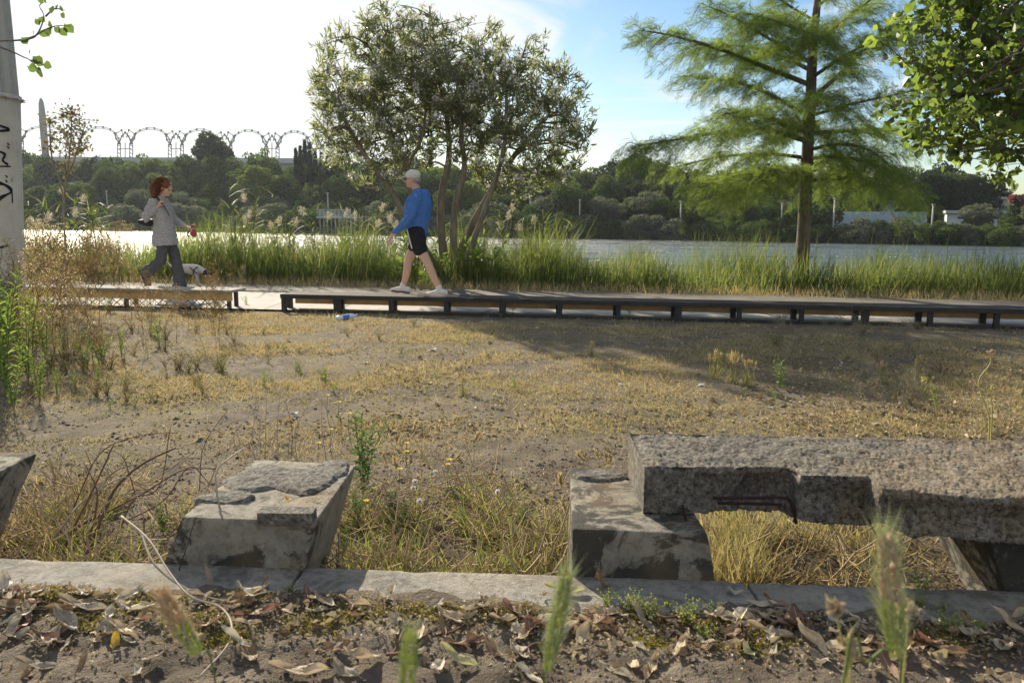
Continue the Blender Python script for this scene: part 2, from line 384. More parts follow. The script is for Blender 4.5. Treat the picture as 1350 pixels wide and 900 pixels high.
# ------------------------------------------------------------------ concrete bench remains and kerb
def concrete(name, a, b, stain=.55, warm=0.0, agg=.6, thr=.52):
    t = NT(name); co = objco(t)
    n1 = t.noise(5, 6, .65, co); n2 = t.noise(38, 5, .7, co)
    v = t.n('ShaderNodeTexVoronoi'); v.inputs['Scale'].default_value = 120; t.l(co, v.inputs['Vector'])
    c = t.ramp(n1, [(.3, a), (.7, b)])
    c = t.mix(t.math('MULTIPLY', t.ramp(n2, [(.38, 1.0), (.55, 0.0)]), .5), c, tuple(x * .45 for x in a))
    c = t.mix(t.math('MULTIPLY', t.ramp(v.outputs['Distance'], [(.12, 1.0), (.3, 0.0)]), agg * .5), c, (.42, .395, .34))
    st = t.noise(7.5, 7, .72, co, .6)
    c = t.mix(t.math('MULTIPLY', t.ramp(st, [(thr, 0.0), (thr + .065, 1.0)]), stain), c, (.045, .042, .036))
    if warm: c = t.mix(t.math('MULTIPLY', t.ramp(t.noise(3.2, 4, .6, co), [(.45, 0.0), (.62, 1.0)]), warm), c, (.44, .30, .15))
    n3 = t.noise(80 if agg > .5 else 110, 5, .78, co); h = t.math('ADD', t.math('MULTIPLY', n2, .6), t.math('ADD', t.math('MULTIPLY', n3, .4 + 1.5 * agg), t.math('MULTIPLY', v.outputs['Distance'], .15 * agg)))
    if agg > .5: c = t.mix(t.ramp(n3, [(.40, .85), (.50, 0.0)]), c, (.055, .048, .038)); c = t.mix(t.ramp(n3, [(.56, 0.0), (.64, .8)]), c, (.46, .43, .37))
    return t.done(t.pr(c, .92, .2, t.bump(h, .9, .012)))
M_conc = concrete('weathered_concrete', (.27, .255, .225), (.43, .405, .355), .7, .25)
M_block = concrete('cast_concrete', (.25, .23, .185), (.45, .415, .34), .9, .35, .3)
M_blockd = concrete('stained_concrete', (.24, .22, .18), (.42, .385, .31), .88, .35, .3, .445)
M_slab = concrete('exposed_aggregate_concrete', (.20, .18, .15), (.33, .305, .255), .4, .35, .9)
M_kerb = concrete('kerb_concrete', (.30, .285, .25), (.47, .445, .385), .4, .15, .4)
M_rust = plain('rusty_steel', (.030, .018, .013), .85, .3, .3, 60)
def rough_solid(name, quadverts, faces, mat, parent=None, bev=.008, cuts=22, amp=.006, seed=0):
    bm = bmesh.new(); vs = [bm.verts.new(v) for v in quadverts]
    for f in faces: bm.faces.new([vs[i] for i in f])
    bmesh.ops.recalc_face_normals(bm, faces=bm.faces)
    bmesh.ops.bevel(bm, geom=bm.edges[:], offset=bev, segments=2, profile=.6, affect='EDGES')
    for _ in range(8):
        L = [e for e in bm.edges if e.calc_length() > cuts]
        if not L: break
        bmesh.ops.subdivide_edges(bm, edges=L, cuts=1, use_grid_fill=True)
    bmesh.ops.triangulate(bm, faces=[f for f in bm.faces if len(f.verts) > 4])
    bm.normal_update()
    D = []
    for v in bm.verts:
        p = v.co * 1
        d = amp * mnoise.fractal(p * 9 + Vector((seed, 0, 0)), 1, 2, 4) + amp * .6 * mnoise.fractal(p * 45 + Vector((seed, 3, 0)), 1, 2, 3)
        e = mnoise.fractal(p * 6 + Vector((0, seed, 5)), 1, 2, 3)
        if e > .40: d -= (e - .40) * amp * 9
        D.append(v.normal * d)
    for v, d in zip(bm.verts, D): v.co += d
    me = bpy.data.meshes.new(name)
    if parent is not None:
        for v in bm.verts: v.co -= parent.location
    bm.to_mesh(me); bm.free()
    for p in me.polygons: p.use_smooth = True
    me.materials.append(mat); ob = bpy.data.objects.new(name, me); COL.objects.link(ob)
    if parent is not None: ob.parent = parent
    return ob
HEX = [(0,1,2,3),(7,6,5,4),(0,4,5,1),(1,5,6,2),(2,6,7,3),(3,7,4,0)]
# kerb pieces: back edge z=.2, butted end to end
kx = [-9, -6.2, -4.0, -2.35, gp(392, 760, TERR).x, .62, 2.05, 3.9, 6, 9]
klab = ['pale concrete kerb piece at the far left of its row, under the first block', 'concrete kerb piece second from the left end of its row', 'concrete kerb piece third from the left end of its row',
        'litter covered kerb piece in front of the weathered block with cement lumps', 'clean sunlit kerb piece between the two front blocks', 'shaded kerb piece under the broken slab opening',
        'kerb piece under the right end of the broken slab', 'concrete kerb piece beyond the slab, third from the row end', 'concrete kerb piece beyond the slab at the right end of its row']
for i in range(len(kx) - 1):
    a, b = kx[i] + .004, kx[i + 1] - .004
    zt = TERR + (.0 if i % 2 else .003)
    q = [(a, kerb_f(a), -.12), (b, kerb_f(b), -.12), (b, kerb_b(b), -.12), (a, kerb_b(a), -.12), (a, kerb_f(a), zt), (b, kerb_f(b), zt), (b, kerb_b(b), zt), (a, kerb_b(a), zt)]
    o = rough_solid('kerb_stone', q, HEX, M_kerb, None, .006, .035, .0012, i * 3)
    tag(o, klab[i], 'kerb', 'kerb stones in front of the bench blocks')
def block(front_l, front_r, top_l, top_r, back_tl, back_tr, zt, depth_b, seed, name='concrete_block'):
    """hexahedron: front face stands behind the kerb, top leans back"""
    fb_l = Vector((front_l, kerb_b(front_l) + .004, -.1)); fb_r = Vector((front_r, kerb_b(front_r) + .004, -.1))
    return [fb_l, fb_r, fb_r + Vector((.0, depth_b, 0)), fb_l + Vector((0, depth_b, 0)), top_l, top_r, back_tr, back_tl]
BLK = []
def mk_block(x0, x1, label, seed, mat=None, lean=.06, leanr=.035, dtop=.51, dbot=.30):
    zt = .335; yb0, yb1 = kerb_b(x0) + .004, kerb_b(x1) + .004; f = .3 / .135
    a, b = x0 - lean * f, x1 - leanr * f
    q = [(a, yb0, -.1), (b, yb1, -.1), (b + .01, yb1 + dbot, -.1), (a + .01, yb0 + dbot, -.1),
         (x0 + lean, yb0 - .012, zt), (x1 + leanr, yb1 - .012, zt), (x1 + leanr + .012, yb1 + dtop - .02, zt), (x0 + lean + .032, yb0 + dtop, zt)]
    e = empty('bench_block', ((x0 + x1) / 2, yb0 + .2, 0), label, 'concrete block', 'concrete supports of the broken bench')
    o = rough_solid('block_body', q, HEX, mat or M_block, e, .006, .020, .0028, seed)
    return e
l0, l1, m0, m1 = -.954, -.558, .162, .540
B1 = mk_block(l0, l1, 'weathered concrete block topped with broken cement lumps, beside the twig tangle', 1)
B2 = mk_block(m0, m1, 'black stained concrete block carrying the left end of the broken slab', 5, M_blockd, .0, -.03)
mk_block(l0 - 1.113, l1 - 1.113, 'dark concrete block cut by the left edge of the photo', 9, M_blockd, .06, .035, .54)
r0 = 1.275
mk_block(r0, r0 + .36, 'concrete support under the right end of the broken slab', 14, M_blockd, -.05, 0, .51, .12)
# cement remains on top of the left block
M_cem = concrete('cement_mortar', (.19, .18, .155), (.30, .28, .24), .5, .1, .6)
def lump(cx, cy, z, rx, ry, h, seed, par):
    mb = MB(); n = 40; V = [(cx, cy, z + h)]
    prof = [(.35, 1.0), (.65, .96), (.85, .9), (.97, .62), (1.0, .0)]
    for (r, hh) in prof:
        for k in range(n):
            a = k / n * 2 * math.pi; rr = r * (1 + .28 * mnoise.noise(Vector((math.cos(a) * 1.3, math.sin(a) * 1.3, seed))) + .07 * mnoise.noise(Vector((math.cos(a) * 5, math.sin(a) * 5, seed))))
            x, y = cx + rx * rr * math.cos(a), cy + ry * rr * math.sin(a)
            V.append((x, y, z - .012 + (h + .012) * hh + (.006 * fbm(x, y, 22, seed) if hh > .3 else 0)))
    f3 = [(0, 1 + k, 1 + (k + 1) % n) for k in range(n)]
    f4 = [(1 + i * n + k, 1 + (i + 1) * n + k, 1 + (i + 1) * n + (k + 1) % n, 1 + i * n + (k + 1) % n) for i in range(len(prof) - 1) for k in range(n)]
    b = mb.n; mb.add(V, f4, 0, False); mb.f.append(np.array(f3)); mb.m.append(np.zeros(n)); mb.sm.append(np.full(n, False))
    return mb.build('cement_lump', M_cem, par)
for px, py, rx, ry, h, s in [(300, 656, .085, .055, .011, 1), (345, 632, .12, .13, .013, 2), (405, 632, .10, .13, .015, 3), (438, 620, .06, .11, .013, 6)]:
    p = gp(px, py, .335); lump(p.x, p.y, .333, rx, ry, h, s, B1)
pa, pb = gp(340, 683, .345), gp(412, 684, .345)
mb = MB(); obar(mb, (pa.x, pa.y + .02), (pb.x, pb.y + .02), .05, .33, .362); mb.build('cement_ledge', M_cem, B1)
mb = MB(); pr_ = gp(790, 628, .335); lump(pr_.x, pr_.y, .333, .09, .05, .014, 12, B2)
# broken slab
ZS0, ZS1 = .338, .472
top_f = [(850, 616), (950, 616), (1040, 617), (1056, 627), (1148, 629), (1164, 645), (1230, 652), (1290, 658), (1350, 658), (1500, 664)]
bot = [(850, 686), (905, 687), (918, 676), (1030, 673), (1050, 685), (1090, 690), (1150, 694), (1166, 684), (1200, 705), (1290, 713), (1350, 716), (1500, 724)]
def fx(tab, px):
    return float(np.interp(px, [a for a, _ in tab], [b for _, b in tab]))
back_l, back_r = gp(829, 570, ZS1), gp(1350, 581, ZS1)
mb = MB(); V = []; cols = list(np.arange(850, 1500, 3.4)); nc = len(cols); K = 0
secs = []
for i, px in enumerate(cols):
    jit = 1.6 * mnoise.noise(Vector((px * .09, 1, 0)))
    T = gp(px, fx(top_f, px) + jit, ZS1)
    # bottom of the front face in the same vertical plane as its top
    Bm = dp(px, fx(bot, px) + 2.2 * mnoise.noise(Vector((px * .07, 5, 0))), T.y)
    zb = max(ZS0 if px < 915 or px > 1400 else ZS0 - .02, Bm.z) if px < 915 else Bm.z
    u = (px - 850) / (1350 - 850)
    Bk = back_l.lerp(back_r, u) + Vector((0, .008 * mnoise.noise(Vector((px * .05, 9, 0))), 0))
    bxk = Bk.x
    s = []
    nf, ntp = 18, 44
    for k in range(nf):                       # front face, bottom to top
        w = k / nf; s.append(Vector((T.x, T.y + (.02 * math.sin(w * 3.1) if px > 915 else 0), zb + (ZS1 - .008 - zb) * w)))
    for k in range(ntp):                      # top
        w = k / (ntp - 1); p = T.lerp(Bk, w); s.append(Vector((p.x, p.y + (.006 if k == 0 else 0) - (.006 if k == ntp - 1 else 0), ZS1)))
    for k in range(1, 5):
        w = k / 4; s.append(Vector((Bk.x, Bk.y, ZS1 - (ZS1 - ZS0) * w)))
    for k in range(1, 8):                     # underside
        w = k / 8; p = Vector((Bk.x, Bk.y, 0)).lerp(Vector((T.x, T.y, 0)), w); zz = ZS0 + (zb - ZS0) * (ss(.5, 1, w)); s.append(Vector((p.x, p.y, zz)))
    secs.append(s)
ns = len(secs[0])
def fine_secs():
    out = []
    for i in range(len(secs) - 1):
        for w in (0, .5): out.append([a.lerp(b, w) for a, b in zip(secs[i], secs[i + 1])])
    out.append(secs[-1]); return out
secs = fine_secs(); nc = len(secs)
P = np.array([[list(p) for p in s] for s in secs])
tx = np.gradient(P, axis=0); ty = np.roll(P, -1, 1) - np.roll(P, 1, 1); N = unit(np.cross(ty, tx))
for i in range(nc):
    for j in range(ns):
        v = Vector(P[i, j]); d = .009 * mnoise.fractal(v * 14, 1, 2, 4) + .0032 * mnoise.fractal(v * 130, .7, 2, 3)
        P[i, j] += -N[i, j] * d if 0 < i < nc - 1 else 0
I = np.arange(nc - 1)[:, None] * ns; J = np.arange(ns)[None]; J2 = (J + 1) % ns
mb.add(P.reshape(-1, 3), np.stack([I + J, I + ns + J, I + ns + J2, I + J2], -1).reshape(-1, 4), 0, True)
for k in (0, nc - 1):
    c = P[k].mean(0); b = mb.n; mb.v.append(c[None]); mb.n += 1
    r = np.arange(ns) + k * ns; tri = np.stack([r, np.roll(r, -1), np.full(ns, b)], 1)
    mb.f.append(tri if k == 0 else tri[:, ::-1]); mb.m.append(np.zeros(ns)); mb.sm.append(np.full(ns, False))
SL = empty('bench_slab', (.9, 2.3, .34), 'long broken concrete bench slab with rusty rebar showing in its chipped front edge', 'bench slab')
so = mb.build('slab_body', M_slab, SL)
bm = bmesh.new(); bm.from_mesh(so.data); bmesh.ops.recalc_face_normals(bm, faces=bm.faces); bm.to_mesh(so.data); bm.free()
def rebar(pts, r):
    mb = MB(); Y = gp(960, 620, ZS1).y - .006
    tube(mb, spline([dp(x, y, Y + q) for x, y, q in pts], 24), r, 7); mb.build('rebar', M_rust, SL)
rebar([(940, 656, .004), (990, 656, -.004), (1030, 656, -.006), (1042, 660, -.012), (1050, 690, -.015)], .0042)
rebar([(946, 663, .01), (1000, 664, .004), (1030, 665, 0)], .0038)
rebar([(1038, 657, 0), (1049, 672, -.01), (1047, 688, -.01)], .0032)
rebar([(900, 665, .002), (902, 676, -.004), (905, 686, -.006)], .004)
# ------------------------------------------------------------------ low rail along the path
M_dark = plain('dark_painted_steel', (.035, .032, .03), .55, .4, .3, 15)
M_top = plain('greyed_timber', (.06, .055, .05), .85, .15, .3, 9)
M_tan = plain('tan_timber', (.62, .40, .18), .8, .2, .25, 8)
def rp(x, off=0): return (x, rail_y(x) + off)
a = gp(371, 410).x; xe = 6.4
e = empty('low_rail', (a, rail_y(a), 0), 'long low rail with dark steel top, tan beam and many short posts along the path', 'low rail')
HR = .205
top_z = HR
mb = MB(); obar(mb, rp(a), rp(xe), .36, top_z - .028, top_z, 0, .14); mb.build('top_plate', M_top, e)
mb = MB(); obar(mb, rp(a), rp(xe), .022, top_z - .05, top_z - .030, 0, -.03); mb.build('front_edge', M_dark, e)
mb = MB(); obar(mb, rp(a + .06), rp(xe), .03, top_z - .140, top_z - .075, 0, .27); mb.build('beam', M_tan, e)
mb = MB(); obar(mb, rp(a), rp(xe), .05, -.03, .018, 0, .02); mb.build('base_shade_strip', M_dark, e)  # dark strip standing in for the shade along the rail's foot
x = a + .03; k = 0
while x < xe:
    for off, w in ((0.0, .075 if k % 3 == 1 else .05), (.25, .06)):
        mb = MB(); obar(mb, rp(x - w / 2, off), rp(x + w / 2, off), .05, -.05, top_z - .031 - (.0 if off < .1 else .004)); mb.build('post', M_dark, e)
    x += .655; k += 1
# bench with wire lattice, left
c0, c1 = gp(70, 402).x - .4, gp(308, 408).x
e = empty('low_bench', (c0, rail_y(c0), 0), 'low bench with pale worn top and crossed wire below, behind the dry weeds', 'bench')
M_pale = plain('glare_pale_board', (.30, .28, .245), .9, .1, .2, 9)  # pale seat colour carries the glare on the bench top
mb = MB(); obar(mb, rp(c0), rp(c1), .38, top_z + .0, top_z + .03, 0, .15); mb.build('seat', M_pale, e)
mb = MB(); obar(mb, rp(c0), rp(c1 - .02), .03, top_z - .10, top_z - .002, 0, .02); mb.build('beam', M_tan, e)
for xx in (c0 + .05, (c0 + c1) / 2, c1 - .06):
    for off in (.03, .28):
        mb = MB(); obar(mb, rp(xx - .02, off), rp(xx + .02, off), .04, -.04, top_z - .104 if off < .1 else top_z - .002); mb.build('leg', M_dark, e)
mb = MB(); stp = .11; x = c0
while x < c1 - .1:
    for s in (0, 1):
        p, q = (x, x + .13) if s else (x + .13, x)
        tube(mb, [(p, rail_y(p) + .02, 0), (q, rail_y(q) + .02, top_z - .10)], .0045, 4)
    x += stp
mb.build('wire_lattice', M_dark, e)
# ------------------------------------------------------------------ lamp post with graffiti
t = NT('stained_post_concrete'); co = objco(t)
n = t.noise(4, 6, .65, co); n2 = t.noise(55, 4, .6, co)
c = t.ramp(n, [(.3, (.50, .46, .385)), (.7, (.68, .64, .55))]); c = t.mix(t.ramp(t.noise(9, 6, .7, co), [(.6, 0.0), (.68, .6)]), c, (.2, .17, .13))
M_post = t.done(t.pr(c, .9, .2, t.bump(n2, .5, .006)))
M_metal = plain('galvanised_steel', (.44, .42, .37), .7, .3, .12, 12, .3)
PY = 9.0
pc = dp(-7, 380, PY); pcx = pc.x
zt = dp(10, 128, PY).z
e = empty('lamp_post', (pcx, PY, 0), 'thick concrete lamp post with black graffiti and a grooved metal shaft above', 'lamp post')
def prx(px, py, r=None): return dp(px, py, PY)
r_hi = dp(19, 130, PY).x - pcx; r_lo = dp(26, 330, PY).x - pcx
zlo = dp(28, 330, PY).z
def rad_at(z): return r_hi + (r_lo - r_hi) * (zt - z) / (zt - zlo)
mb = MB(); zs = np.linspace(-.1, zt, 24)
tube(mb, [(pcx, PY, z) for z in zs], [rad_at(z) for z in zs], 24); mb.build('post_base', M_post, e)
mb = MB(); rm = dp(12, 60, PY).x - pcx; n = 32
V = []; zz = [zt - .02, zt + .02, 6.8]
for z in zz:
    for k in range(n * 2):
        an = k / (n * 2) * 2 * math.pi; rr = (rm if z > zt + .01 else rm * 1.15) * (1 - .07 * (k % 4 in (1, 2))) * (1 - .08 * max(0, z - zt) / 4); V.append((pcx + rr * math.cos(an), PY + rr * math.sin(an), z))
m2 = n * 2
mb.add(V, [(i * m2 + k, i * m2 + (k + 1) % m2, (i + 1) * m2 + (k + 1) % m2, (i + 1) * m2 + k) for i in range(2) for k in range(m2)])
mb.build('shaft', M_metal, e)
mb = MB(); tube(mb, [(pcx, PY, zt - .03), (pcx, PY, zt + .025)], r_hi + .012, 24, smooth=False); mb.build('collar', M_post, e)
mb = MB(); tube(mb, spline([(pcx, PY, 6.78), (pcx, PY, 7.3), (pcx + .5, PY, 7.7), (pcx + 1.4, PY, 7.8)], 12), .045, 8); la = mb.build('lamp_arm', M_metal, e)
mb = MB(); ell(mb, (pcx + 1.65, PY, 7.78), (.34, .13, .08)); mb.build('lamp_head', M_metal, e)
M_ink = plain('black_spray_paint', (.012, .011, .014), .6, .3, .1, 30)
def stroke(pts, w):
    """ribbon of paint wrapped on the post; points are photo pixels"""
    P = []
    for x, y in spline([(a, b, 0) for a, b in pts], 22)[:, :2]:
        p = dp(x, y, PY); r = rad_at(p.z) + .003; c = max(-.97, min(.97, (p.x - pcx) / r)); th = math.asin(c)
        P.append((th, p.z, r))
    mb = MB(); V = []
    for i, (th, z, r) in enumerate(P):
        a, b = P[max(0, i - 1)], P[min(len(P) - 1, i + 1)]
        dx, dz = (b[0] - a[0]) * r, b[1] - a[1]; L = math.hypot(dx, dz) + 1e-9; ww = w * (.75 + .5 * mnoise.noise(Vector((i * .4, w * 90, pts[0][1]))))
        for s in (-1, 1):
            t2 = th - s * dz / L * ww / 2 / r; z2 = z + s * dx / L * ww / 2
            V.append((pcx + r * math.sin(t2), PY - r * math.cos(t2), z2))
    mb.add(V, [(2 * i, 2 * i + 1, 2 * i + 3, 2 * i + 2) for i in range(len(P) - 1)]); mb.build('graffiti', M_ink, e)
stroke([(9, 160), (10, 166), (11, 173), (15, 175), (20, 172), (14, 168)], .035)
stroke([(7, 201), (13, 201), (18, 205), (17, 213), (20, 218)], .038)
stroke([(14, 221), (23, 220)], .02)
stroke([(8, 244), (14, 242), (20, 246), (22, 254), (16, 262), (13, 272), (13, 279)], .045)
stroke([(20, 246), (23, 256), (25, 268)], .022)
stroke([(2, 324), (9, 323), (16, 325), (22, 323)], .03)
stroke([(3, 196), (5, 206)], .02)
for yy in (190, 194, 232, 238): stroke([(19, yy), (20, yy + 3)], .022)
# ------------------------------------------------------------------ far bank structures
M_steel = plain('grey_steel', (.16, .165, .17), .6, .4, .1, 2)
AY = 255.0
def A(px, py): return dp(px, py, AY)
arch_lab = ['first steel arch from the lamp post on the skyline', 'second steel arch from the lamp post on the skyline, above the small red leaved tree', 'third steel arch from the lamp post on the skyline', 'fourth steel arch from the lamp post, above the woman',
            'fifth steel arch from the lamp post, right of the umbrella shaped pine', 'last steel arch on the skyline, meeting the flowering tree']
cols_px = [(13, 29), (89, 105), (157, 173), (224, 240), (288, 304), (351, 366), (410, 424)]
def ytop(px): return 176 + (px - 30) * .022
def nodes(mb, pts, r):
    for p in pts: ell(mb, p, (r, r, r), 0, None, 6, 4)
for i in range(6):
    x0, x1 = cols_px[i][1], cols_px[i + 1][0]
    base = A((x0 + x1) / 2, 208); e = empty('steel_arch', base, arch_lab[i], 'arch', 'steel arches on the skyline across the river')
    yt = ytop((x0 + x1) / 2) - 10 - 1; yb = yt + 19
    for dz, nm in ((0, 'arch_chord'), (2.0, 'inner_chord')):
        mb = MB(); pts = []
        for k in range(17):
            an = math.pi * k / 16; pts.append(A((x0 + x1) / 2 - (x1 - x0) / 2 * math.cos(an) * (1 + 0 * dz), yb - (yb - yt) * math.sin(an) + dz))
        tube(mb, pts, .10, 5); nodes(mb, pts[1:-1:2], .36) if dz == 0 else None
        mb.build(nm, M_steel, e)
pyl_lab = ['steel pylon pair just right of the lamp post', 'steel pylon pair left of the small red leaved tree top', 'steel pylon pair right of the small red leaved tree', 'steel pylon pair above the woman', 'steel pylon pair behind the umbrella shaped pine', 'steel pylon pair left of the dark columnar cypresses', 'steel pylon pair behind the flowering tree']
for i, (x0, x1) in enumerate(cols_px):
    e = empty('steel_pylon', A((x0 + x1) / 2, 215), pyl_lab[i], 'pylon', 'steel pylons between the arches')
    yt = ytop(x0) + 2; m = (x0 + x1) / 2
    for x in (x0, x1):
        mb = MB(); pts = [A(x, yt + 8), A(x, 216)]; tube(mb, [Vector(p) + Vector((.5, 0, 0)) for p in pts], .14, 5); tube(mb, [Vector(p) - Vector((.5, 0, 0)) for p in pts], .14, 5)
        for yy in np.arange(yt + 10, 215, 5): tube(mb, [A(x, yy) + Vector((-.5, 0, 0)), A(x, yy + 3) + Vector((.5, 0, 0))], .12, 4)
        ell(mb, A(x, yt + 8), (.5, .5, .5), 0, None, 6, 4); mb.build('column', M_steel, e)
    mb = MB(); w = (x1 - x0)
    for x, s in ((x0, -1), (x1, 1)):
        p1 = [A(x, yt + 8), A(x - s * 1, yt + 2), A(x - s * w * .35, yt - 5), A(m, yt - 8 + 5)]
        p1 = [A(x, yt + 8), A(x + s * 4, yt + 2), A(x + s * 6, yt - 5)]
        tube(mb, p1, .2, 4); p2 = [A(x, yt + 8), A(x - s * w * .22, yt - 1), A(x - s * w * .5, yt - 6)]
        p3 = [A(m + s * 1.5, yt + 1), A(m + s * w * .3, yt - 9), A(x + s * 5, yt - 4)]
        tube(mb, p2, .2, 4); tube(mb, p3, .16, 4); nodes(mb, [p1[1], p1[2], p2[1], p2[2], p3[1]], .38)
    mb.build('branching_head', M_steel, e)
    mb = MB(); tube(mb, [A(x0, 196), A(x1, 196)], .12, 4); tube(mb, [A(m, 188), A(m, 214)], .14, 4); mb.build('crosspiece', M_steel, e)
# long flat roof behind the trees
M_roof = plain('pale_roof', (.42, .44, .45), .8, .2, .08, .3)
p0, p1 = dp(60, 207, 225), dp(452, 215, 225)
e = empty('long_building', ((p0.x + p1.x) / 2, 225, 1), 'long low pale roof line just showing above the far left trees', 'building')
mb = MB(); box(mb, (p0.x, 225, 1), (p1.x, 245, p0.z - 1.3)); mb.build('wall', plain('grey_wall', (.3, .3, .29), .9, .2), e)
mb = MB(); box(mb, (p0.x - 1, 224, p0.z - 1.3), (p1.x + 1, 246, p0.z)); mb.build('roof', M_roof, e)
# rocket shaped tower
p = dp(61, 215, 240); top = dp(61, 129, 240); rr = .95
e = empty('rocket_tower', (p.x, 240, 1), 'pale rocket shaped tower standing behind the small red leaved tree', 'tower')
mb = MB(); H = top.z; tube(mb, [(p.x, 240, z) for z in (1, H * .5, H * .78, H * .86, H * .95, H * .985, H)], [rr, rr, rr, rr * .95, rr * .75, rr * .45, .05], 16); mb.build('rocket_body', plain('white_rocket', (.26, .26, .25), .6, .3), e)
for s in (-1, 1):
    mb = MB(); tube(mb, [(p.x + s * rr * 1.25, 240, z) for z in (1, H * .45, H * .52)], [rr * .4, rr * .4, .05], 10); mb.build('booster', plain('grey_booster', (.2, .2, .2), .6, .3), e)
# slender mast tower behind the flowering tree
p = dp(569, 215, 260); top = dp(569, 18, 260)
e = empty('mast_tower', (p.x, 260, 1), 'slender grey mast tower poking above the white flowering tree', 'tower')
mb = MB(); tube(mb, [(p.x, 260, 1), (p.x, 260, top.z - 3.5)], .4, 12); mb.build('shaft', M_steel, e)
mb = MB(); tube(mb, [(p.x, 260, top.z - 3.5), (p.x, 260, top.z - .6), (p.x, 260, top.z)], [.7, .7, .35], 12); mb.build('tower_cap', M_roof, e)
# white buildings and graffiti wall on the far right bank
M_white = plain('white_render', (.66, .68, .70), .85, .2, .08, .5)
M_glass = plain('dark_window', (.03, .04, .05), .2, .5, .1, 2)
def wall_box(mb, pxa, ya, pxb, yb, off, depth):
    a, b = bank(pxa, off), bank(pxb, off); d = b - a; nn = np.array([-d[1], d[0]]) / np.linalg.norm(d); nn *= 1 if nn[1] > 0 else -1
    zt = dp((pxa + pxb) / 2, ya, (a[1] + b[1]) / 2).z; zb = dp((pxa + pxb) / 2, yb, (a[1] + b[1]) / 2).z
    q = [a, b, b + nn * depth, a + nn * depth]; bbox8(mb, [(*s, zb) for s in q] + [(*s, zt) for s in q]); return a, b, zt, zb
e = empty('white_building', (*bank(1215, 22), 1), 'white building with blue shaded wall and flat roof, across the river on the right', 'building')
mb = MB(); wall_box(mb, 1248, 282, 1332, 312, 20, 8); mb.build('wall', M_white, e)
mb = MB(); wall_box(mb, 1246, 277.5, 1334, 281.5, 19.5, 9); mb.build('roof', M_roof, e)
mb = MB(); wall_box(mb, 1262, 286, 1328, 288.5, 19.93, .05); mb.build('window', M_glass, e)
e = empty('white_building', (*bank(1290, 32), 1), 'cream upper storey behind the white building on the far right bank', 'building')
mb = MB(); wall_box(mb, 1284, 263, 1380, 312, 32, 10); mb.build('wall', plain('cream_render', (.55, .52, .42), .85, .2, .05, .5), e)
mb = MB(); wall_box(mb, 1282, 259.5, 1382, 262.5, 31.5, 11); mb.build('roof', M_roof, e)
e = empty('white_building', (*bank(1265, 30), 1), 'small pale block between the dark trees on the far bank', 'building')
mb = MB(); wall_box(mb, 1252, 264, 1268, 312, 30, 6); mb.build('wall', M_white, e)
t = NT('graffiti_render'); co = objco(t)
n1 = t.noise(.9, 5, .7, co, 2.0); n2 = t.noise(2.2, 4, .6, co, 3.0)
c = t.ramp(n2, [(.40, (.62, .65, .70)), (.47, (.10, .13, .2)), (.52, (.55, .60, .68)), (.6, (.16, .25, .38)), (.66, (.6, .62, .62))])
c = t.mix(t.ramp(n1, [(.52, 0.0), (.56, .8)]), c, (.20, .42, .50))
M_graf = t.done(t.pr(c, .85, .2))
e = empty('graffiti_wall', (*bank(1160, 15), 1), 'pale wall covered in blue and grey graffiti behind the far bank bushes', 'wall')
mb = MB(); wall_box(mb, 1100, 279, 1222, 306, 15, .4); mb.build('wall_face', M_graf, e)
e = empty('shed', (*bank(1155, 24), 1), 'grey blue shed roof above the graffiti wall', 'building')
mb = MB(); wall_box(mb, 1132, 266, 1178, 300, 22, 7); mb.build('wall', M_graf, e); mb = MB(); wall_box(mb, 1130, 264.5, 1180, 265.9, 21.6, 8); mb.build('roof', M_roof, e)
# floating jetty with railing
e = empty('jetty', (*bank(445, -1), -1.8), 'small pale jetty with railing across the river, left of the walking man', 'jetty')
a_, b_ = bank(425, -2), bank(470, -2); zt = dp(445, 276, a_[1]).z
mb = MB(); zd = dp(445, 285, a_[1]).z; obar(mb, a_, b_, 3, zd - .3, zd); mb.build('deck', M_roof, e)
for k in range(4):
    mb = MB(); z = zd + (zt - zd) * (k + 1) / 4; obar(mb, a_, b_, .12, z - .12, z, 0, -1.4); mb.build('handrail', M_roof, e)
for k in range(10):
    q = a_ + (b_ - a_) * k / 9; mb = MB(); tube(mb, [(q[0], q[1] - 1.4, -1.9), (q[0], q[1] - 1.4, zt)], .07, 5); mb.build('railing_post', M_roof, e)
# thin poles on the far bank
pp = [(433, 290, 255), (699, 283, 262), (764, 286, 264), (897, 282, 266), (1030, 290, 268), (1099, 296, 262), (1229, 300, 270), (143, 290, 252)]
names = ['left of the jetty', 'behind the right stems of the flowering tree', 'right of the flowering tree crown', 'midway between the two big trees', 'just left of the conifer trunk', 'just right of the conifer trunk', 'left of the white building', 'far left, below the small red leaved tree']
for (x, yb, yt), nm in zip(pp, names):
    b = bank(x, 3); e = empty('lamp_pole', (*b, 0), 'thin pale pole on the far bank, ' + nm, 'pole', 'thin poles along the far bank')
    mb = MB(); tube(mb, [(b[0], b[1], -1.5), (b[0], b[1], dp(x, yt, b[1]).z)], .09, 6); mb.build('pole', M_metal, e)
    mb = MB(); z = dp(x, yt, b[1]).z; ell(mb, (b[0], b[1], z), (.2, .2, .12), 0, None, 8, 5); mb.build('lamp_head', M_metal, e)
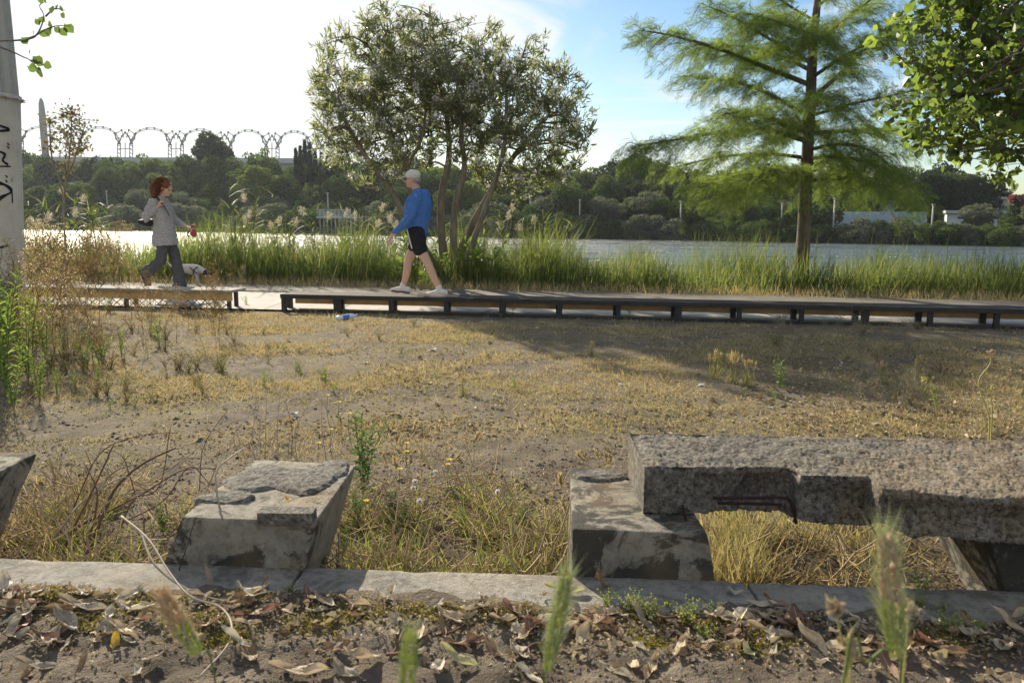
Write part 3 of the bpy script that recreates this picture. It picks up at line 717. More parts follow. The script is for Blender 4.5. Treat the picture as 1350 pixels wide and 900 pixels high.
# blue drink bottle and small white scraps on the field
c = gp(457, 418, .03)
e = empty('plastic_bottle', (c.x, c.y, 0), 'crushed clear bottle with blue label lying by the low rail', 'bottle')
d = Vector((.9, .35, .12)).normalized()
M_clear = plain('clear_plastic', (.6, .68, .74), .25, .6, .08, 30); M_blue = plain('blue_label', (.05, .16, .55), .4, .5, .1, 20)
def al(s): return c + d * s
mb = MB(); tube(mb, [al(-.12), al(-.11), al(-.05), al(-.045), al(.05), al(.08), al(.10), al(.115)], [.01, .032, .031, .028, .03, .024, .012, .012], 12); mb.build('bottle_body', M_clear, e)
mb = MB(); tube(mb, [al(-.04), al(.03)], .0325, 12, cap=False); mb.build('label', M_blue, e)
mb = MB(); tube(mb, [al(.112), al(.13)], .015, 10); mb.build('cap', M_blue, e)
M_scrap = plain('white_scrap', (.68, .66, .62), .8, .2, .1, 20)
sc_px = [(571, 461), (316, 405), (468, 482), (482, 478), (925, 508), (322, 405), (985, 430), (735, 505), (1165, 497), (662, 523), (1290, 527), (820, 507), (1110, 478), (1155, 560), (388, 545)]
for i, (x, y) in enumerate(sc_px):
    p = gp(x, y, .01); mb = MB(); n = 7; V = []
    s = .010 + .014 * random.random()
    if i == 0: s = .04
    for k in range(n):
        a = k / n * 6.283; r = s * (.7 + .6 * random.random()); V.append((p.x + r * math.cos(a), p.y + r * .8 * math.sin(a), .006 + .9 * s * random.random()))
    V += [(p.x, p.y, .01 + s * .25), (p.x, p.y, 0.0)]
    mb.add(V, [(k, (k + 1) % n, n) for k in range(n)] + [((k + 1) % n, k, n + 1) for k in range(n)])
    o = mb.build('paper_scrap', M_scrap)
    tag(o, 'bright white crumpled scrap alone in the middle of the straw field' if i == 0 else 'small white scrap of litter lying on the straw field', 'litter', 'white scraps on the field')
# ------------------------------------------------------------------ people and dog
def smoothed(mb, name, mat, parent, voxel=.009, it=4, local=True, clip=None, wr=0):
    ob = mb.build(name + '_tmp', mat, None)
    m = ob.modifiers.new('r', 'REMESH'); m.mode = 'VOXEL'; m.voxel_size = voxel
    s = ob.modifiers.new('s', 'SMOOTH'); s.iterations = it; s.factor = .5
    dg = bpy.context.evaluated_depsgraph_get(); me = bpy.data.meshes.new_from_object(ob.evaluated_get(dg))
    bpy.data.objects.remove(ob); me.name = name
    if clip:
        bm = bmesh.new(); bm.from_mesh(me); bmesh.ops.bisect_plane(bm, geom=bm.verts[:] + bm.edges[:] + bm.faces[:], plane_co=(0, 0, clip), plane_no=(.06, 0, -1), clear_outer=True); bmesh.ops.holes_fill(bm, edges=[e for e in bm.edges if e.is_boundary]); bm.to_mesh(me); bm.free()
    if wr:
        nn = [v.normal.copy() for v in me.vertices]; cc = [v.co.copy() for v in me.vertices]
        for v, q, nv in zip(me.vertices, cc, nn):
            d = wr * (mnoise.noise(Vector((q.x * 9, q.y * 9, q.z * 22 + q.x * 14))) + .5 * mnoise.noise(Vector((q.x * 30, q.y * 30, q.z * 45)))); v.co = q + nv * d
    for p in me.polygons: p.use_smooth = True
    if not me.materials: me.materials.append(mat)
    o = bpy.data.objects.new(name, me); COL.objects.link(o); o.parent = parent; return o
def limb(mb, pts, rad, sides=14, n=None):
    """closed rounded limb; rad entries are r or (ra, rb)"""
    P = [Vector(p) for p in pts]; n = n or max(8, 4 * len(P))
    R2 = np.array([(r, r) if np.isscalar(r) else r for r in rad], float)
    S = spline(P, n); u = np.linspace(0, len(P) - 1, n)
    RR = np.stack([np.interp(u, range(len(P)), R2[:, i]) for i in (0, 1)], 1)
    d0 = unit(S[0] - S[1]); d1 = unit(S[-1] - S[-2])
    def ends(p, d, r):
        m = r.mean(); return [(p + d * m * .95 * math.sin(a), r * math.cos(a)) for a in (.5, .95, 1.35)]
    st = ends(S[0], d0, RR[0])[::-1]; en = ends(S[-1], d1, RR[-1])
    S = np.vstack([[a for a, _ in st], S, [a for a, _ in en]]); RR = np.vstack([[b for _, b in st], RR, [b for _, b in en]])
    tube(mb, S, RR, sides)
M_skin = plain('skin', (.55, .33, .24), .55, .4, .08, 30, 0, .05)
def hand(mb, wrist, dirv, palm, curl=.5, side=1, s=1.0):
    """palm and five fingers; dirv: fingers' direction, palm: direction the palm faces"""
    w = Vector(wrist); d = Vector(dirv).normalized(); p = Vector(palm); p = (p - d * p.dot(d)).normalized(); x = d.cross(p) * side
    limb(mb, [w, w + d * .045 * s, w + d * .085 * s], [(.024 * s, .02 * s), (.036 * s, .018 * s), (.034 * s, .016 * s)], 10)
    for k, (off, L) in enumerate(((-.030, .066), (-.010, .078), (.011, .072), (.030, .056))):
        b = w + d * .082 * s + x * off * s; a1 = curl * .6; a2 = curl * 1.3
        v1 = d * math.cos(a1) + p * math.sin(a1); v2 = d * math.cos(a2) + p * math.sin(a2)
        limb(mb, [b, b + v1 * L * .5 * s, b + (v1 * .5 + v2 * .5) * L * s], [.0095 * s, .0088 * s, .0078 * s], 7, 7)
    b = w + d * .03 * s - x * .028 * s; t = (d * .75 - x * .7 + p * .35).normalized()
    limb(mb, [b, b + t * .035 * s, b + (t * .04 + d * .025 + p * .012) * s], [.013 * s, .011 * s, .009 * s], 7, 7)
def head(mb, c, fwd, down, s=1.0):
    """head with brow, nose, mouth, chin and ears; c centre, pitch 'down' radians"""
    c = Vector(c); M = Matrix.Rotation(down, 3, 'Y')
    def q(x, y, z): return c + M @ Vector((x, y, z)) * s
    rot = (0, down, 0)
    ell(mb, q(0, 0, .03), (.098 * s, .078 * s, .098 * s), 0, rot, 20, 14)
    ell(mb, q(.025, 0, -.035), (.07 * s, .062 * s, .085 * s), 0, rot, 20, 12)
    ell(mb, q(.072, 0, -.088), (.024 * s, .026 * s, .02 * s), 0, rot)
    ell(mb, q(.088, 0, .028), (.018 * s, .05 * s, .012 * s), 0, rot)
    limb(mb, [q(.09, 0, .018), q(.108, 0, -.008), q(.118, 0, -.026)], [.009 * s, .012 * s, .015 * s], 8, 8)
    ell(mb, q(.094, 0, -.052), (.013 * s, .026 * s, .008 * s), 0, rot); ell(mb, q(.09, 0, -.066), (.012 * s, .022 * s, .008 * s), 0, rot)
    for y in (-1, 1):
        ell(mb, q(-.008, y * .078, -.005), (.018 * s, .010 * s, .03 * s), 0, (0, down + .15, 0), 10, 8)
        ell(mb, q(.055, y * .042, -.02), (.03 * s, .02 * s, .022 * s), 0, rot)
    return q
def eyes(q, parent, s=1.0):
    for y in (-1, 1):
        mb = MB(); ell(mb, q(.086, y * .031, .006), (.010, .012, .009), 0, None, 10, 8); mb.build('eye', M_eye, parent, True)
M_eye = plain('dark_eye', (.03, .02, .015), .2, .5, .1, 5)
# --- walking man, facing left along the path; local +x is forward
fp = gp(552, 388, .03)
man = empty('person', (fp.x, fp.y, .028), 'walking man in blue sweatshirt, dark shorts and white cap beside the flowering tree', 'person', None, math.pi - R(8.5))
S = 1.0
mb = MB()
neck = (.005, 0, 1.435)
limb(mb, [(.0, 0, .90), (.0, 0, 1.1), (-.03, 0, 1.3), (-.03, 0, 1.38)], [(.15, .12), (.14, .12), (.17, .12), (.12, .08)])
limb(mb, [(-.02, 0, 1.38), (.01, 0, 1.47), (.045, 0, 1.53)], [.065, .055, .055])
q = head(mb, (.065, 0, 1.60), 1, .10, .98)
for pts, rr in (([(0, .1, .90), (-.03, .10, .7), (-.155, .10, .47), (-.22, .10, .32), (-.325, .10, .095)], [.10, .088, .058, .056, .036]),
                ([(0, -.1, .90), (.06, -.10, .7), (.17, -.10, .475), (.195, -.10, .32), (.255, -.10, .095)], [.10, .088, .058, .056, .036])):
    limb(mb, pts, rr, 14, 26)
for ax, y in ((-.325, .10), (.255, -.10)):
    limb(mb, [(ax - .02, y, .055), (ax + .08, y, .035), (ax + .16, y, .028)], [(.035, .038), (.04, .03), (.032, .02)], 10)
limb(mb, [(-.03, .20, 1.36), (.03, .26, 1.12), (.06, .265, 1.06), (.29, .25, .84)], [.05, .042, .04, .028]); hand(mb, (.30, .25, .83), (.55, -.05, -.84), (-.5, -.9, 0), .45, 1)
limb(mb, [(-.04, -.19, 1.36), (-.07, -.22, 1.15), (-.06, -.235, 1.07), (.06, -.23, .87)], [.05, .042, .04, .028]); hand(mb, (.06, -.23, .87), (.45, 0, -1), (.3, .9, 0), .5, -1)
smoothed(mb, 'body', M_skin, man, .007, 3); eyes(q, man)
M_sweat = plain('blue_sweatshirt', (.065, .165, .42), .9, .15, .12, 25, 0, .5)
mb = MB()
limb(mb, [(.0, 0, .90), (.02, 0, 1.0), (.01, 0, 1.16), (-.025, 0, 1.30), (-.035, 0, 1.385), (-.01, 0, 1.425)], [(.165, .145), (.195, .175), (.20, .185), (.215, .185), (.17, .14), (.085, .075)], 20, 26)
limb(mb, [(-.04, .155, 1.375), (.005, .235, 1.22), (.04, .262, 1.08), (.17, .26, .95), (.262, .25, .87)], [.083, .073, .066, .054, .045], 14, 26)
limb(mb, [(-.04, -.155, 1.375), (-.06, -.215, 1.22), (-.06, -.235, 1.08), (.0, -.235, .98), (.05, -.23, .91)], [.083, .073, .066, .054, .045], 14, 26)
for k, (x, z, y) in enumerate([(.12, 1.05, .1), (-.13, 1.12, .12), (.08, 1.2, .15), (-.12, 1.22, .1)]): limb(mb, [(x, y, z), (x * .4, y + .06, z + .02 * (k % 2)), (x * -.3, y + .045, z + .03)], [.012, .02, .012], 8)
smoothed(mb, 'sweatshirt', M_sweat, man, .008, 3, True, .845, .013)
mb = MB(); limb(mb, [(0, 0, .885), (.0, 0, .91)], [(.150, .135), (.150, .135)], 20); smoothed(mb, 'waistband', M_sweat, man, .009, 2)
M_short = plain('dark_shorts', (.018, .018, .022), .85, .2, .1, 25)
mb = MB(); limb(mb, [(0, 0, .86), (0, 0, .95)], [(.16, .13), (.165, .13)], 18)
limb(mb, [(0, .09, .88), (-.02, .10, .76), (-.055, .10, .64)], [.125, .118, .105], 16); limb(mb, [(0, -.09, .88), (.03, -.10, .76), (.075, -.10, .66)], [.125, .115, .10], 16)
smoothed(mb, 'shorts', M_short, man, .009, 3, wr=.009)
M_wht = plain('white_fabric', (.62, .60, .56), .85, .2, .08, 20)
mb = MB(); tube(mb, spline([(.10, .205, .92), (.06, .224, .78), (.03, .212, .655)], 8), .009, 6); mb.build('side_stripe', M_wht, man, True)
M_cap = plain('cream_cap', (.62, .60, .52), .85, .2, .06, 20)
mb = MB(); ell(mb, q(-.008, 0, .062), (.112, .092, .078), 0, (0, .12, 0), 20, 14); o = smoothed(mb, 'cap', M_cap, man, .007, 2)
mb = MB(); ell(mb, q(.125, 0, .045), (.075, .07, .010), 0, (0, .32, 0), 18, 10); ob = mb.build('cap_peak', M_cap, o, True)
mb = MB(); tube(mb, spline([q(.1, -.05, .02), q(.112, 0, .016), q(.1, .05, .02)], 7), .009, 6); tube(mb, [q(.1, .05, .02), q(-.01, .082, .02)], .003, 5); mb.build('sunglasses', M_eye, man, True)
mb = MB(); ell(mb, q(-.06, 0, -.01), (.05, .075, .05), 0, None, 16, 12); mb.build('hair', plain('grey_hair', (.32, .29, .26), .8), man, True)
def shoe(name, x, y, z, yaw, pitch, mat, sole, parent, L=.275):
    mb = MB(); M = Matrix.Rotation(pitch, 3, 'Y'); c = Vector((x, y, z))
    T = lambda a, b, d: c + M @ Vector((a, b, d))
    limb(mb, [T(-.06, 0, .05), T(.02, 0, .055), T(.10, 0, .04), T(.175, 0, .028)], [(.038, .045), (.044, .042), (.047, .032), (.034, .02)], 12)
    o = smoothed(mb, name, mat, parent, .007, 2)
    mb = MB(); limb(mb, [T(-.065, 0, .01), T(.06, 0, .008), T(.175, 0, .01)], [(.042, .014), (.048, .013), (.04, .012)], 12); mb.build('sole', sole, o, True)
    return o
shoe('shoe', -.345, .10, .0, 0, .0, M_wht, M_wht, man); shoe('shoe', .245, -.10, .012, 0, -.12, M_wht, M_dark, man)
for ax, y, sx in ((-.327, .10, .04), (.258, -.10, -.01)):
    mb = MB(); limb(mb, [(ax, y, .07), (ax + sx * .3, y, .125)], [.046, .044]); mb.build('sock', M_wht, man, True)
# --- walking woman, facing right
fp = gp(222, 382, .03)
wom = empty('person', (fp.x, fp.y, .028), 'walking woman with auburn hair, grey jacket and dark flared trousers, looking down', 'person', None, -R(8.5))
mb = MB()
limb(mb, [(0, 0, .82), (-.01, 0, 1.0), (-.03, 0, 1.2), (-.03, 0, 1.27)], [(.13, .11), (.11, .1), (.13, .1), (.1, .07)])
limb(mb, [(-.03, 0, 1.28), (.0, 0, 1.37), (.03, 0, 1.42)], [.05, .045, .05])
q = head(mb, (.05, 0, 1.475), 1, .42, .92)
limb(mb, [(0, .08, .80), (.09, .08, .45), (.13, .08, .09)], [.085, .055, .035], 12, 20); limb(mb, [(0, -.08, .80), (-.05, -.08, .44), (-.31, -.08, .24)], [.085, .055, .036], 12, 20)
limb(mb, [(.12, .08, .055), (.22, .08, .03), (.28, .08, .025)], [(.03, .03), (.033, .025), (.026, .017)]); limb(mb, [(-.325, -.08, .235), (-.33, -.08, .14), (-.30, -.08, .075)], [(.028, .03), (.032, .025), (.026, .018)])
limb(mb, [(-.05, -.14, 1.26), (-.11, -.18, 1.15), (-.155, -.20, 1.04), (-.11, -.185, 1.10), (-.0, -.15, 1.21)], [.04, .034, .030, .030, .024]); hand(mb, (.01, -.145, 1.215), (.45, .25, .85), (.1, 1, -.2), 1.3, 1, .9)
limb(mb, [(-.05, .16, 1.26), (.02, .20, 1.04), (.05, .20, 1.0), (.25, .15, .93)], [.043, .036, .036, .024]); hand(mb, (.26, .15, .925), (.95, -.05, -.3), (.0, -.3, -1), 1.1, 1, .9)
smoothed(mb, 'body', M_skin, wom, .007, 3); eyes(q, wom)
t = NT('grey_knit'); co = objco(t); n = t.noise(70, 3, .7, co)
c = t.ramp(n, [(.35, (.22, .215, .215)), (.65, (.46, .45, .45))]); M_knit = t.done(t.pr(c, .95, .1, t.bump(n, .6, .01)))
mb = MB()
limb(mb, [(-.0, 0, .62), (-.005, 0, .80), (-.01, 0, 1.0), (-.03, 0, 1.18), (-.04, 0, 1.27), (-.02, 0, 1.325)], [(.185, .18), (.168, .168), (.14, .135), (.15, .14), (.125, .10), (.07, .06)], 20, 28)
limb(mb, [(-.05, -.135, 1.265), (-.115, -.185, 1.15), (-.165, -.205, 1.03), (-.11, -.19, 1.10), (-.03, -.158, 1.18)], [.072, .062, .056, .050, .042], 14, 28)
limb(mb, [(-.05, .135, 1.265), (-.01, .18, 1.15), (.03, .20, 1.03), (.12, .185, .98), (.21, .16, .94)], [.072, .062, .056, .050, .042], 14, 28)
smoothed(mb, 'jacket', M_knit, wom, .008, 3, True, .655, .012)
M_trou = plain('charcoal_trousers', (.085, .085, .09), .9, .15, .15, 20)
mb = MB(); limb(mb, [(0, 0, .78), (0, 0, .88)], [(.14, .12), (.135, .11)], 16)
limb(mb, [(0, .07, .80), (.06, .08, .58), (.10, .08, .42), (.13, .08, .22), (.145, .08, .055)], [.085, .08, .075, .083, .10], 14, 26); limb(mb, [(0, -.07, .80), (-.01, -.08, .58), (-.05, -.08, .44), (-.17, -.08, .34), (-.285, -.08, .255)], [.085, .08, .078, .08, .092], 14, 26)
smoothed(mb, 'trousers', M_trou, wom, .009, 3, wr=.010)
M_hair = foliage('auburn_hair', [(.13, .045, .018), (.34, .13, .04)], .5, .4, .5, 0, (1.6, 1.0, .6))
mb = MB()
ell(mb, q(-.024, 0, .042), (.104, .092, .098), 0, (0, .42, 0), 20, 14); limb(mb, [q(-.05, 0, .03), q(-.10, 0, -.03), q(-.12, 0, -.13), q(-.10, 0, -.17)], [.095, .085, .06, .03])
for k in range(16):
    a = k * .39; b = q(-.09 + .03 * math.sin(a), .08 * math.cos(a), .02 * math.sin(a * 2)); limb(mb, [b, b + Vector((-.05, .015 * math.cos(a), -.07)), b + Vector((-.045, .03 * math.cos(a), -.15))], [.03, .024, .012], 8)
o = smoothed(mb, 'hair', M_hair, wom, .007, 1, wr=.012)
mb = MB()
for k in range(900):
    th = random.random() * 6.28; u = random.uniform(-.3, 1); b = q(-.02, 0, .045) + Vector((.11 * math.cos(th) * math.sqrt(max(0, 1 - u * u)) - .02, .095 * math.sin(th) * math.sqrt(max(0, 1 - u * u)), .1 * u))
    if b.x > .10: continue
    tube(mb, spline([b, b + Vector((-.035 * random.random() - .01, random.uniform(-.02, .02), .01)), b + Vector((-.05 - .06 * random.random(), random.uniform(-.03, .03), -.05 - .10 * random.random()))], 5), .0022, 3, cap=False)
mb.build('loose_strands', M_hair, o, True)
shoe('shoe', .115, .08, 0, 0, 0, M_dark, M_dark, wom)
shoe('shoe', -.335, -.08, .17, 0, 1.15, plain('brown_shoe', (.16, .10, .07), .7), M_dark, wom)
M_strap = plain('black_strap', (.015, .015, .018), .7, .3)
bag = empty('shoulder_bag', wom.location, 'small dark shoulder bag behind the waist of the woman, strap across her chest', 'bag', None, -R(8.5))
mb = MB(); limb(mb, [(-.19, .02, .98), (-.27, .02, .985), (-.37, .02, .99)], [(.10, .055), (.11, .06), (.07, .04)]); smoothed(mb, 'bag_body', M_strap, bag, .01, 2)
mb = MB(); tube(mb, spline([(-.19, .05, 1.0), (-.18, -.02, 1.18), (-.08, -.08, 1.345), (.02, -.11, 1.30), (.10, -.12, 1.20), (.145, -.09, 1.08)], 18), [(.018, .006)] * 18, 6); mb.build('strap', M_strap, bag, True)
mb = MB(); tube(mb, [(-.36, -.02, 1.0), (-.22, -.05, 1.035)], .008, 6); mb.build('zip', M_metal, bag, True)
lh = empty('leash_handle', wom.location, 'red retractable dog leash handle held in the hand of the woman', 'leash handle', None, -R(8.5))
M_red = plain('red_plastic', (.30, .03, .03), .35, .5, .05)
mb = MB(); ell(mb, (.37, .14, .835), (.052, .022, .062), 0, None, 16, 12); mb.build('handle_body', M_red, lh, True)
mb = MB(); tube(mb, spline([(.33, .14, .90), (.37, .14, .945), (.41, .14, .90)], 9), .011, 8); mb.build('grip', M_red, lh, True)
mb = MB(); tube(mb, spline([(.30, .14, .86), (.27, .14, .81), (.30, .14, .78)], 9), .012, 8); mb.build('brake_button', M_strap, lh, True)
# --- dog, facing right, nose down
fd = gp(235, 379, .03)
dog = empty('dog', (fd.x, fd.y + .45, .026), 'small white dog with a black head, nose down, walking beside the woman', 'dog', None, -R(8.5))
M_fur = plain('white_fur', (.55, .52, .48), .95, .1, .15, 30, 0, .6); M_blk = plain('black_fur', (.025, .023, .022), .9, .15, .2, 30, 0, .6)
mb = MB()
limb(mb, [(-.24, 0, .30), (-.1, 0, .30), (.06, 0, .285), (.17, 0, .28)], [(.075, .08), (.075, .075), (.085, .095), (.07, .085)])
limb(mb, [(.17, 0, .30), (.26, 0, .26), (.32, 0, .21)], [.065, .052, .045]); ell(mb, (.35, 0, .19), (.062, .05, .05), 0, (0, .6, 0)); limb(mb, [(.37, 0, .165), (.415, 0, .11)], [.03, .02])
limb(mb, [(-.30, 0, .31), (-.37, 0, .36), (-.42, 0, .44)], [.022, .017, .008])
for y, dx in ((-.05, .04), (.05, -.05)):
    limb(mb, [(.15, y, .26), (.15 + dx * .3, y, .17), (.15 + dx, y, .10), (.15 + dx * 1.2, y, .02), (.18 + dx * 1.2, y, .015)], [.04, .027, .019, .015, .018])
    limb(mb, [(-.23, y, .28), (-.19 - dx * .3, y, .19), (-.27 - dx, y, .115), (-.26 - dx, y, .02), (-.23 - dx, y, .015)], [.06, .036, .019, .016, .018])
smoothed(mb, 'body', M_fur, dog, .008, 3)
mb = MB(); ell(mb, (.345, 0, .20), (.080, .062, .062), 0, (0, .6, 0)); limb(mb, [(.30, 0, .235), (.37, 0, .17), (.42, 0, .105)], [.052, .04, .028])
for y in (-1, 1): limb(mb, [(.325, y * .045, .225), (.33, y * .065, .19), (.345, y * .062, .155)], [(.02, .01), (.024, .01), (.014, .008)], 8)
smoothed(mb, 'head_fur', M_blk, dog, .007, 2)
mb = MB(); tube(mb, spline([(.20, -.07, .34), (.15, -.105, .28), (.12, -.08, .20)], 9), .009, 6); tube(mb, spline([(.06, -.09, .33), (.13, -.108, .28), (.20, -.085, .22)], 9), .008, 6); mb.build('harness', M_strap, dog, True)
dog.scale = (.88, .88, .88)
# ------------------------------------------------------------------ tree building
def bark(name, a, b, sc_=12):
    t = NT(name); co = objco(t); mp = t.n('ShaderNodeMapping'); mp.inputs['Scale'].default_value = (1, 1, .25); t.l(co, mp.inputs[0])
    n = t.noise(sc_, 6, .7, mp.outputs[0], .5); c = t.ramp(n, [(.35, a), (.62, b)])
    return t.done(t.pr(c, .95, .15, t.bump(n, 1.0, .02)))
def grow(wood, trunks, tips_lv, rng, pull=.25):
    """wood: MB. trunks: [(pts, r0, r1)]. tips_lv: list of (points, r_start, r_end). Each level hooks on to the nearest earlier wood."""
    nodes = []
    for pts, r0, r1 in trunks:
        n = 10 * (len(pts) - 1) + 1; S = spline(pts, n); rr = np.linspace(r0, r1, n)
        tube(wood, S, rr, 10); nodes += [(*p, 0) for p in S[n // 3:]]
    N = np.array(nodes)[:, :3]; last = None
    for li, (P, r0, r1) in enumerate(tips_lv):
        new = []; dirs = []
        c = N.mean(0)
        order = np.argsort(np.linalg.norm(P - c, axis=1))
        for i in order:
            p = P[i]; d = N - p; dist = np.linalg.norm(d, axis=1) + np.maximum(0, d[:, 2]) * 1.2
            j = int(np.argmin(dist)); b = N[j]; L = np.linalg.norm(p - b)
            m = (b + p) / 2 + rng.normal(0, .07, 3) * L + np.array([0, 0, .08 * L])
            S = spline([b, m, p], 6 if li < 2 else 4)
            tube(wood, S, np.linspace(r0, r1, len(S)), 6 if li == 0 else (5 if li == 1 else 3), cap=False)
            new += list(S[1:]); dirs.append((p, unit(S[-1] - S[-2])))
        N = np.vstack([N, np.array(new)]); last = dirs
    return np.array([a for a, _ in last]), np.array([b for _, b in last])
def in_lumps(lumps, n, rng, shell=.0):
    w = np.array([l[1][0] * l[1][1] * l[1][2] for l in lumps]); w = w / w.sum(); k = rng.choice(len(lumps), n, p=w)
    v = unit(rng.normal(0, 1, (n, 3))); r = rng.random(n) ** (1 / 3.) * (1 - shell) + shell
    c = np.array([l[0] for l in lumps], float)[k]; s = np.array([l[1] for l in lumps], float)[k]
    return c + v * r[:, None] * s
def scatter_dirs(d, spread, rng):
    return unit(d + rng.normal(0, 1, d.shape) * spread)
def leaves_on(mb, tips, dirs, per, L, Wd, spread, rng, T=LEAF, F=LEAF_F, mat=0, jit=.5, lsd=.25, back=.12):
    n = len(tips) * per; P = np.repeat(tips, per, 0); D = np.repeat(dirs, per, 0)
    P = P - D * (rng.random((n, 1)) * back)
    dd = scatter_dirs(D, spread, rng); l = L * (1 + rng.normal(0, lsd, n)).clip(.4, 1.6)
    P = P + rng.normal(0, 1, (n, 3)) * jit * .02
    B = basis(dd, rng.uniform(0, 6.28, n)); S = np.stack([l * Wd, l, l], 1); inst(mb, T, F, P, B, S, mat)
# ------------------------------------------------------------------ white flowering multi-stemmed tree (centre)
M_olbark = bark('pale_grey_bark', (.13, .11, .085), (.28, .24, .18))
M_olleaf = foliage('narrow_leaf', [(.10, .12, .06), (.15, .17, .09), (.20, .22, .13), (.26, .27, .18)], .6, .45, .5)
M_petal = foliage('white_petal', [(.70, .68, .62), (.80, .78, .74)], .4, .6, .2, 0, (1, 1, 1))
OY = 13.4
def O(px, py, y=0): return dp(px, py, OY + y)
rng = np.random.default_rng(5)
ob = O(592, 366)
e = empty('flowering_tree', (ob.x, ob.y, ob.z), 'large multi-stemmed tree full of white flowers on the river bank beside the walking man', 'tree')
stems = [([O(588, 372), O(560, 330, -.1), O(535, 285, -.2), (O(508, 240, -.3)), O(478, 200, -.3), O(450, 150, -.2)], .075, .03),
         ([O(592, 372, .1), O(583, 320, .1), O(582, 260, .1), O(592, 205, .2), O(588, 150, .3), O(575, 90, .3)], .085, .025),
         ([O(596, 372, -.1), O(598, 320, -.1), (O(600, 270, -.2)), O(612, 225, -.2), O(608, 170, -.3), O(612, 110, -.3)], .075, .025),
         ([O(600, 372, .1), O(612, 320, .2), (O(640, 265, .2)), O(662, 228, .2), O(690, 190, .3), O(725, 150, .3)], .08, .03),
         ([O(604, 372, -.2), O(618, 335, -.3), (O(634, 290, -.3)), O(652, 240, -.4), O(665, 190, -.4), O(668, 120, -.3)], .06, .025),
         ([O(560, 330, -.1), O(545, 270, .2), O(530, 215, .3), O(512, 160, .4), O(500, 90, .4)], .05, .022),
         ([O(508, 240, -.3), O(530, 225, -.2), O(555, 185, -.2), O(562, 140, -.1)], .035, .02)]
lump_px = [(470, 92, 58, 0), (430, 118, 26, .2), (512, 60, 48, .2), (505, 28, 24, 0), (545, 85, 50, -.4), (520, 130, 62, .4), (455, 155, 45, -.3), (440, 195, 28, 0), (470, 205, 30, .3),
           (505, 195, 42, -.5), (580, 70, 36, .2), (612, 62, 34, 0), (600, 110, 50, -.4), (640, 95, 42, .3), (570, 150, 46, .5), (700, 238, 28, .1), (650, 222, 28, .2), (618, 205, 24, -.1), (735, 222, 26, 0), (478, 232, 26, .1), (545, 205, 28, .3), (685, 250, 18, 0), (557, 40, 30, .3), (585, 115, 40, .1), (620, 120, 40, .4), (540, 175, 44, .1), (600, 175, 36, -.2), (640, 150, 40, .1), (480, 150, 50, .1), (660, 100, 44, .2), (675, 75, 30, -.2), (660, 140, 55, -.3), (700, 110, 42, 0), (712, 62, 22, .1), (735, 120, 38, .3), (760, 150, 30, 0),
           (715, 170, 52, .3), (690, 205, 42, -.4), (740, 195, 34, .2), (705, 235, 24, 0), (655, 190, 38, .5), (625, 165, 36, 0), (748, 88, 20, 0), (770, 185, 20, 0), (650, 50, 18, 0), (425, 165, 16, 0)]
px2m = OY / 1050
lumps = [(tuple(O(x, y, dy)), (r * px2m * 1.03, r * px2m * 1.05 + .2, r * px2m * 1.03)) for x, y, r, dy in lump_px]
wood = MB()
tips, dirs = grow(wood, stems, [(in_lumps(lumps, 60, rng) * 1.0, .022, .012), (in_lumps(lumps, 420, rng), .011, .005), (in_lumps(lumps, 1950, rng, .25), .004, .002)], rng)
wood.build('trunk', M_olbark, e)
up = np.tile([0, 0, .55], (len(tips), 1)); dirs = unit(dirs * .8 + up)
mb = MB(); leaves_on(mb, tips, dirs, 14, .125, .18, .6, rng, LANCE, LANCE_F, 0, 1.2, .25, .18)
# shoots standing out of the outline
mb.build('crown', M_olleaf, e)
fl = tips[rng.random(len(tips)) < .30]; per = 22
P = np.repeat(fl, per, 0) + rng.normal(0, .038, (len(fl) * per, 3)) + np.array([0, 0, .05])
mb = MB(); inst(mb, [(0, 0, 0), (-.5, .5, .15), (0, 1, 0), (.5, .5, .15)], [(0, 1, 2), (0, 2, 3)], P, basis(unit(rng.normal(0, 1, P.shape)), rng.uniform(0, 6, len(P))), np.full(len(P), .040))
fo = mb.build('blossom', M_petal, e)
# ------------------------------------------------------------------ conifer with feathery foliage
M_cbark = bark('brown_fibrous_bark', (.08, .065, .048), (.20, .165, .125), 14)
M_cleaf = foliage('feathery_leaf', [(.09, .135, .038), (.14, .195, .055), (.20, .25, .08)], .6, .6, .2)
CY = 12.45
def C(px, py, y=0): return dp(px, py, CY + y)
cb = C(1056, 374)
e = empty('feathery_conifer', (cb.x, cb.y, -.03), 'tall straight conifer with feathery light green foliage standing alone on the right', 'tree')
rng = np.random.default_rng(8)
trunk = [C(1055, 378), C(1060, 300), C(1063, 230), C(1068, 140), C(1072, 60), C(1078, 0), C(1084, -70, .0), C(1088, -140)]
wood = MB(); S = spline(trunk, 60); rr = np.interp(np.linspace(0, 1, 60), [0, .02, .06, .5, 1], [.15, .125, .108, .075, .02]); tube(wood, S, rr, 14)
wood.build('trunk', M_cbark, e)
def at(py):
    k = np.argmin([abs(dpy - py) for dpy in np.linspace(378, -140, 60)]); return S[int(np.argmin(abs(S[:, 2] - C(1065, py).z)))]
